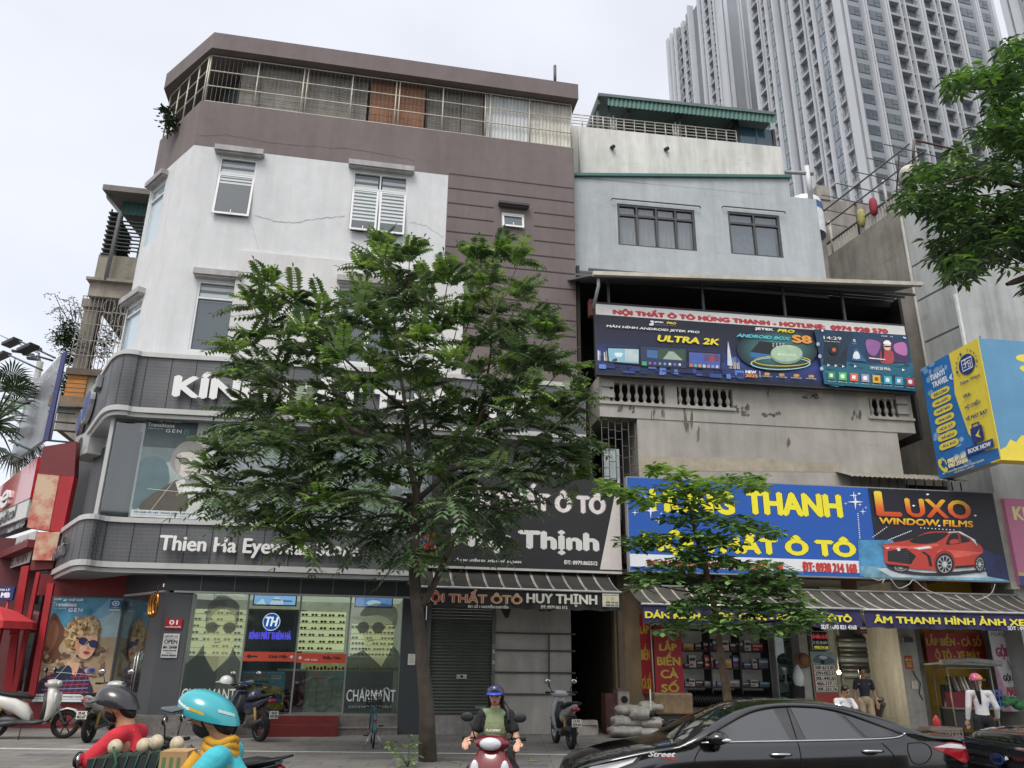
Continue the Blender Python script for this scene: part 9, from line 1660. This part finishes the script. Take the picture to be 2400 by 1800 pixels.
for(x,y)in ctr:
 mx=(x-1000)/1000;my=(y-850)/850;dep=math.sqrt(max(.05,1-min(1,mx*mx*.8+my*my*.8)));dy=rnd.uniform(-2.3,1.6)*dep;c=tp(x,y,dy);ctrv=tp(1050,1100,0);outw=(c-ctrv);outw.normalize();young=rnd.random()<(.75 if y<760 else .3);n=rnd.randint(11,15)
 for k in range(n):
  a=k*2.4+rnd.uniform(-.3,.3);el=rnd.uniform(-.35,.75)if not young else rnd.uniform(.0,1.1);d=Vector((math.cos(a)*math.cos(el),math.sin(a)*math.cos(el),math.sin(el)))+outw*.35;yl=young and(k>n*.4);L=rnd.uniform(.5,.85)*(.75 if yl else 1)
  frond(b,c+Vector((0,0,rnd.uniform(-.12,.15))),d,L,YOUNG if yl else LEAF,rnd.uniform(.15,.6),rnd.randint(8,10),.165 if not yl else .14)
 b.tube([c-outw*.5-Vector((0,0,.25)),c],[.014,.008],BARK,5,False)
b.fixn=False;b.build('crown',mt)
for k,(x,y)in enumerate(((1155,1480),(1165,1525))):pass
f_=MB();c=tp(1155,1500,-2.0)
for k in range(16):a=rnd.uniform(0,6.28);q=c+Vector((rnd.uniform(-.1,.1),rnd.uniform(-.05,.05),rnd.uniform(-.14,.14)));f_.face([q,q+Vector((.05*math.cos(a),0,.05*math.sin(a))),q+Vector((.04*math.cos(a+.9),.02,.07*math.sin(a+.9)))],M('#a8392a',.6))
f_.fixn=False;f_.build('red_flowers',mt)
def leafy(mb,c,n,L,W_,mats,up,droop=.3,aim=None):
 for k in range(n):
  a=k*2.4+rnd.uniform(-.4,.4);el=rnd.uniform(-.2,.6)+up;d=Vector((math.cos(a)*math.cos(el),math.sin(a)*math.cos(el),math.sin(el)));s=d.cross(Vector((0,0,1))).normalized();l_=L*rnd.uniform(.7,1.15);dr=Vector((0,0,-droop*l_));m=rnd.choice(mats);p=c+d*.03;n_=Vector((0,0,.012))
  mb.face([p,p+d*l_*.35+s*l_*W_*.75+dr*.1,p+d*l_*.7+s*l_*W_+dr*.5,p+d*l_+dr,p+d*l_*.7+dr*.5-n_,p+d*l_*.35+dr*.1-n_],m);mb.face([p,p+d*l_*.35-s*l_*W_*.75+dr*.1,p+d*l_*.7-s*l_*W_+dr*.5,p+d*l_+dr,p+d*l_*.7+dr*.5-n_,p+d*l_*.35+dr*.1-n_],m)
SY=14.4;sp_=lambda x,y,dy=0:aty(*Y3(x,y),SY+dy);g0=aty(1708,1640,SY)
yt_=thing('young_tree','young broad leaved tree with layered branches before the blue billboard','tree',(g0.x+.05,SY,.2));b=MB();b.tube([(g0.x+.06,SY,.1),aty(1705,1634,SY),aty(1690,1540,SY),aty(1678,1440,SY),sp_(660,780),sp_(600,560),sp_(560,400),sp_(520,260)],[.085,.075,.065,.055,.05,.04,.03,.015],M('#6b5a48',.9,var=.3,scale=8,bump=.4),9)
YT=[(430,215),(520,260),(650,290),(800,270),(870,275),(150,300),(250,330),(330,370),(450,320),(560,380),(700,350),(580,310),(880,500),(950,520),(700,470),(620,440),(330,560),(270,575),(420,550),(480,470),(520,620),(650,560),(800,480),(350,720),(330,770),(450,690),(550,670),(650,680),(750,660),(850,690),(950,700),(1010,740),(620,800),(700,790),(830,790),(950,790),(1040,810),(480,900),(560,880),(650,880),(760,880),(850,880),(900,910),(1000,900),(1090,890),(1180,925),(470,1000),(560,980),(700,960),(850,980),(950,1010),(1040,990),(1090,960),(720,1010),(500,740),(560,540),(640,620),(750,560),(880,820),(1120,940)]
for(x,y)in YT[::3]:
 c=sp_(x,y);yy=min(1000,y+60);xx=520+(yy-260)*.29 if yy>260 else 520;b.tube([sp_(xx,yy),(sp_(xx,yy)+c)/2+Vector((0,0,-.03)),c],[.02,.015,.006],BARK,5,False)
b.build('trunk',yt_);b=MB();LG2=[leafm(c)for c in('#5c7f4c','#72965a','#4c6b40','#86a864')];YG2=[leafm(c)for c in('#8fae50','#7c9f48')]
for(x,y)in YT:
 for j in range(12):
  c=sp_(x+rnd.uniform(-65,65),y+rnd.uniform(-30,34),rnd.uniform(-.8,.6));leafy(b,c,rnd.randint(6,9),.2,.25,YG2 if y<380 and rnd.random()<.7 else LG2,.05,.35)
b.fixn=False;b.build('crown',yt_)
OY=12.0;op=lambda x,y,dy=0:aty(*Wp(x,y),OY+dy);tr0=aty(2560,1500,OY)
ot=thing('overhanging_tree','dark green tree reaching in from the upper right edge before the towers','tree',(tr0.x+.6,OY,.2));b=MB();b.tube([(tr0.x+.6,OY,.1),(tr0.x+.5,OY,3),op(2560,900),op(2500,500)],[.25,.22,.16,.08],BARK,10)
for P_ in([op(2560,900),op(2212,880,-.3),op(1980,830,-.5),op(1720,900,-.6)],[op(2520,600),op(2250,540,.2),op(2080,420,.3),op(1920,420,.3)],[op(2560,900),op(2200,1000,-.3),op(1950,1080,-.5),op(1800,1230,-.5)],[op(2500,500),op(2300,300),op(2100,270)],[op(1950,1080,-.5),op(1900,1200,-.5),op(1890,1290,-.5)],[op(2250,1300,-.3),op(2160,1330,-.3),op(2130,1340,-.3)],[op(2560,900),op(2400,1150,-.3),op(2250,1300,-.3)]):b.tube(P_,[.07,.05,.03,.012][:len(P_)],BARK,6,False)
b.build('trunk',ot);b=MB();DG=[leafm(c)for c in('#405a3a','#4e6a42','#62804e','#364e31')];BG=[leafm(c)for c in('#6a9440','#587f38')]
REG=[([(1870,400),(1960,270),(2080,220),(2400,160),(2500,480),(2000,420),(1900,460)],34),([(1980,590),(2080,480),(2500,470),(2500,640),(2060,630)],26),([(1600,1000),(1650,850),(1850,740),(1950,660),(2500,600),(2500,1150),(1800,1100),(1700,1030)],105),([(1740,1160),(1800,1110),(2500,1100),(2500,1260),(2000,1250),(1760,1290)],42),([(2050,1370),(2200,1310),(2400,1300),(2400,1380)],5),([(1850,1250),(1950,1270),(1960,1310),(1860,1330)],4)]
for poly,n in REG:
 xs=[p[0]for p in poly];ys=[p[1]for p in poly];k=0
 while k<n:
  p=(rnd.uniform(min(xs),max(xs)),rnd.uniform(min(ys),max(ys)))
  if not inside(p,poly):continue
  k+=1
  for j in range(6):c=op(p[0]+rnd.uniform(-45,45),p[1]+rnd.uniform(-35,35),rnd.uniform(-1.0,.9));leafy(b,c,rnd.randint(6,8),.22,.15,BG if(p[1]<760 and rnd.random()<.25)or rnd.random()<.1 else DG,-.05,.45)
b.fixn=False;b.build('crown',ot)
c0=on(955,1798);r=thing('seedling','small green seedling growing at the foot of the big tree trunk','plant',c0);b=MB()
for(x,y)in((920,1738),(925,1762),(940,1775),(958,1748),(968,1730),(974,1742),(945,1790),(965,1785),(975,1770),(912,1748)):e=aty(x,y,c0.y+rnd.uniform(-.2,.2));b.tube([c0,(c0+e)/2+Vector((0,0,.06)),e],.006,LEAF[1],4,False);leafy(b,e,8,.11,.22,YG2+LG2,.1,.3)
b.fixn=False;b.build('foliage',r)
for k,(x,y,rt)in enumerate(((1252,1785,.3),(1070,1788,1.2))):c=on(x,y);b=MB();b.face([c+Vector((.12*math.cos(rt+t),.05*math.sin(rt+t),.008+.012*(t%2)))for t in(0,1,2,3,4,5)],YOUNG[1]);single(b,'fallen_leaf',('larger yellow fallen leaf on the pavement right of the red scooter','small yellow fallen leaf on the pavement left of the red scooter')[k],'leaf',c)
#  unseen buildings and palms added behind the camera to fill reflections
for k,(x,wd,h,col,lab)in enumerate(((-34,22,11,'#8f8a80','beige three storey building added unseen behind the camera for reflections, left'),(-8,26,13,'#7d8488','grey four storey building added unseen behind the camera for reflections, middle'),(22,28,10,'#9a8672','brown low building added unseen behind the camera for reflections, right'))):
 r=thing('reflection_building',lab,'building',(x,-30,0));Fo=Frame((x,-30),U=(-1,0));b=MB();b.fbox(Fo,-wd/2,0,wd/2,h,-9,0,M(col,.85,var=.1,streak=.2));b.build('wall',r);src=None
 for f in range(int(h/3.3)):
  for j in range(int(wd/3.4)):
   u=-wd/2+1.2+j*3.4
   if src is None:b=MB();b.fbox(Fo,u,.9,u+1.7,2.7,-.05,.03,DFR);b.fbox(Fo,u+.1,1,u+1.6,2.6,.03,.04,PANE);src=b.build('window',r);u0,f0_=u,f
   else:c=src.copy();COL.objects.link(c);c.parent=r;c.location=Fo.U*(u-u0)+Vector((0,0,3.3*(f-f0_)))
pt_=bpy.data.objects['palm_tree']  # palm copied out of view, put in only for reflections
for k,(x,y,lab)in enumerate(((4,-13,'fan palm added unseen behind the camera for reflections, nearest'),(9.5,-15,'fan palm added unseen behind the camera for reflections, right'),(-5,-16,'fan palm added unseen behind the camera for reflections, left'))):c=copy_tree(pt_,(x,y,0),k*1.1,None,lab);c.scale=(1,1,.42)
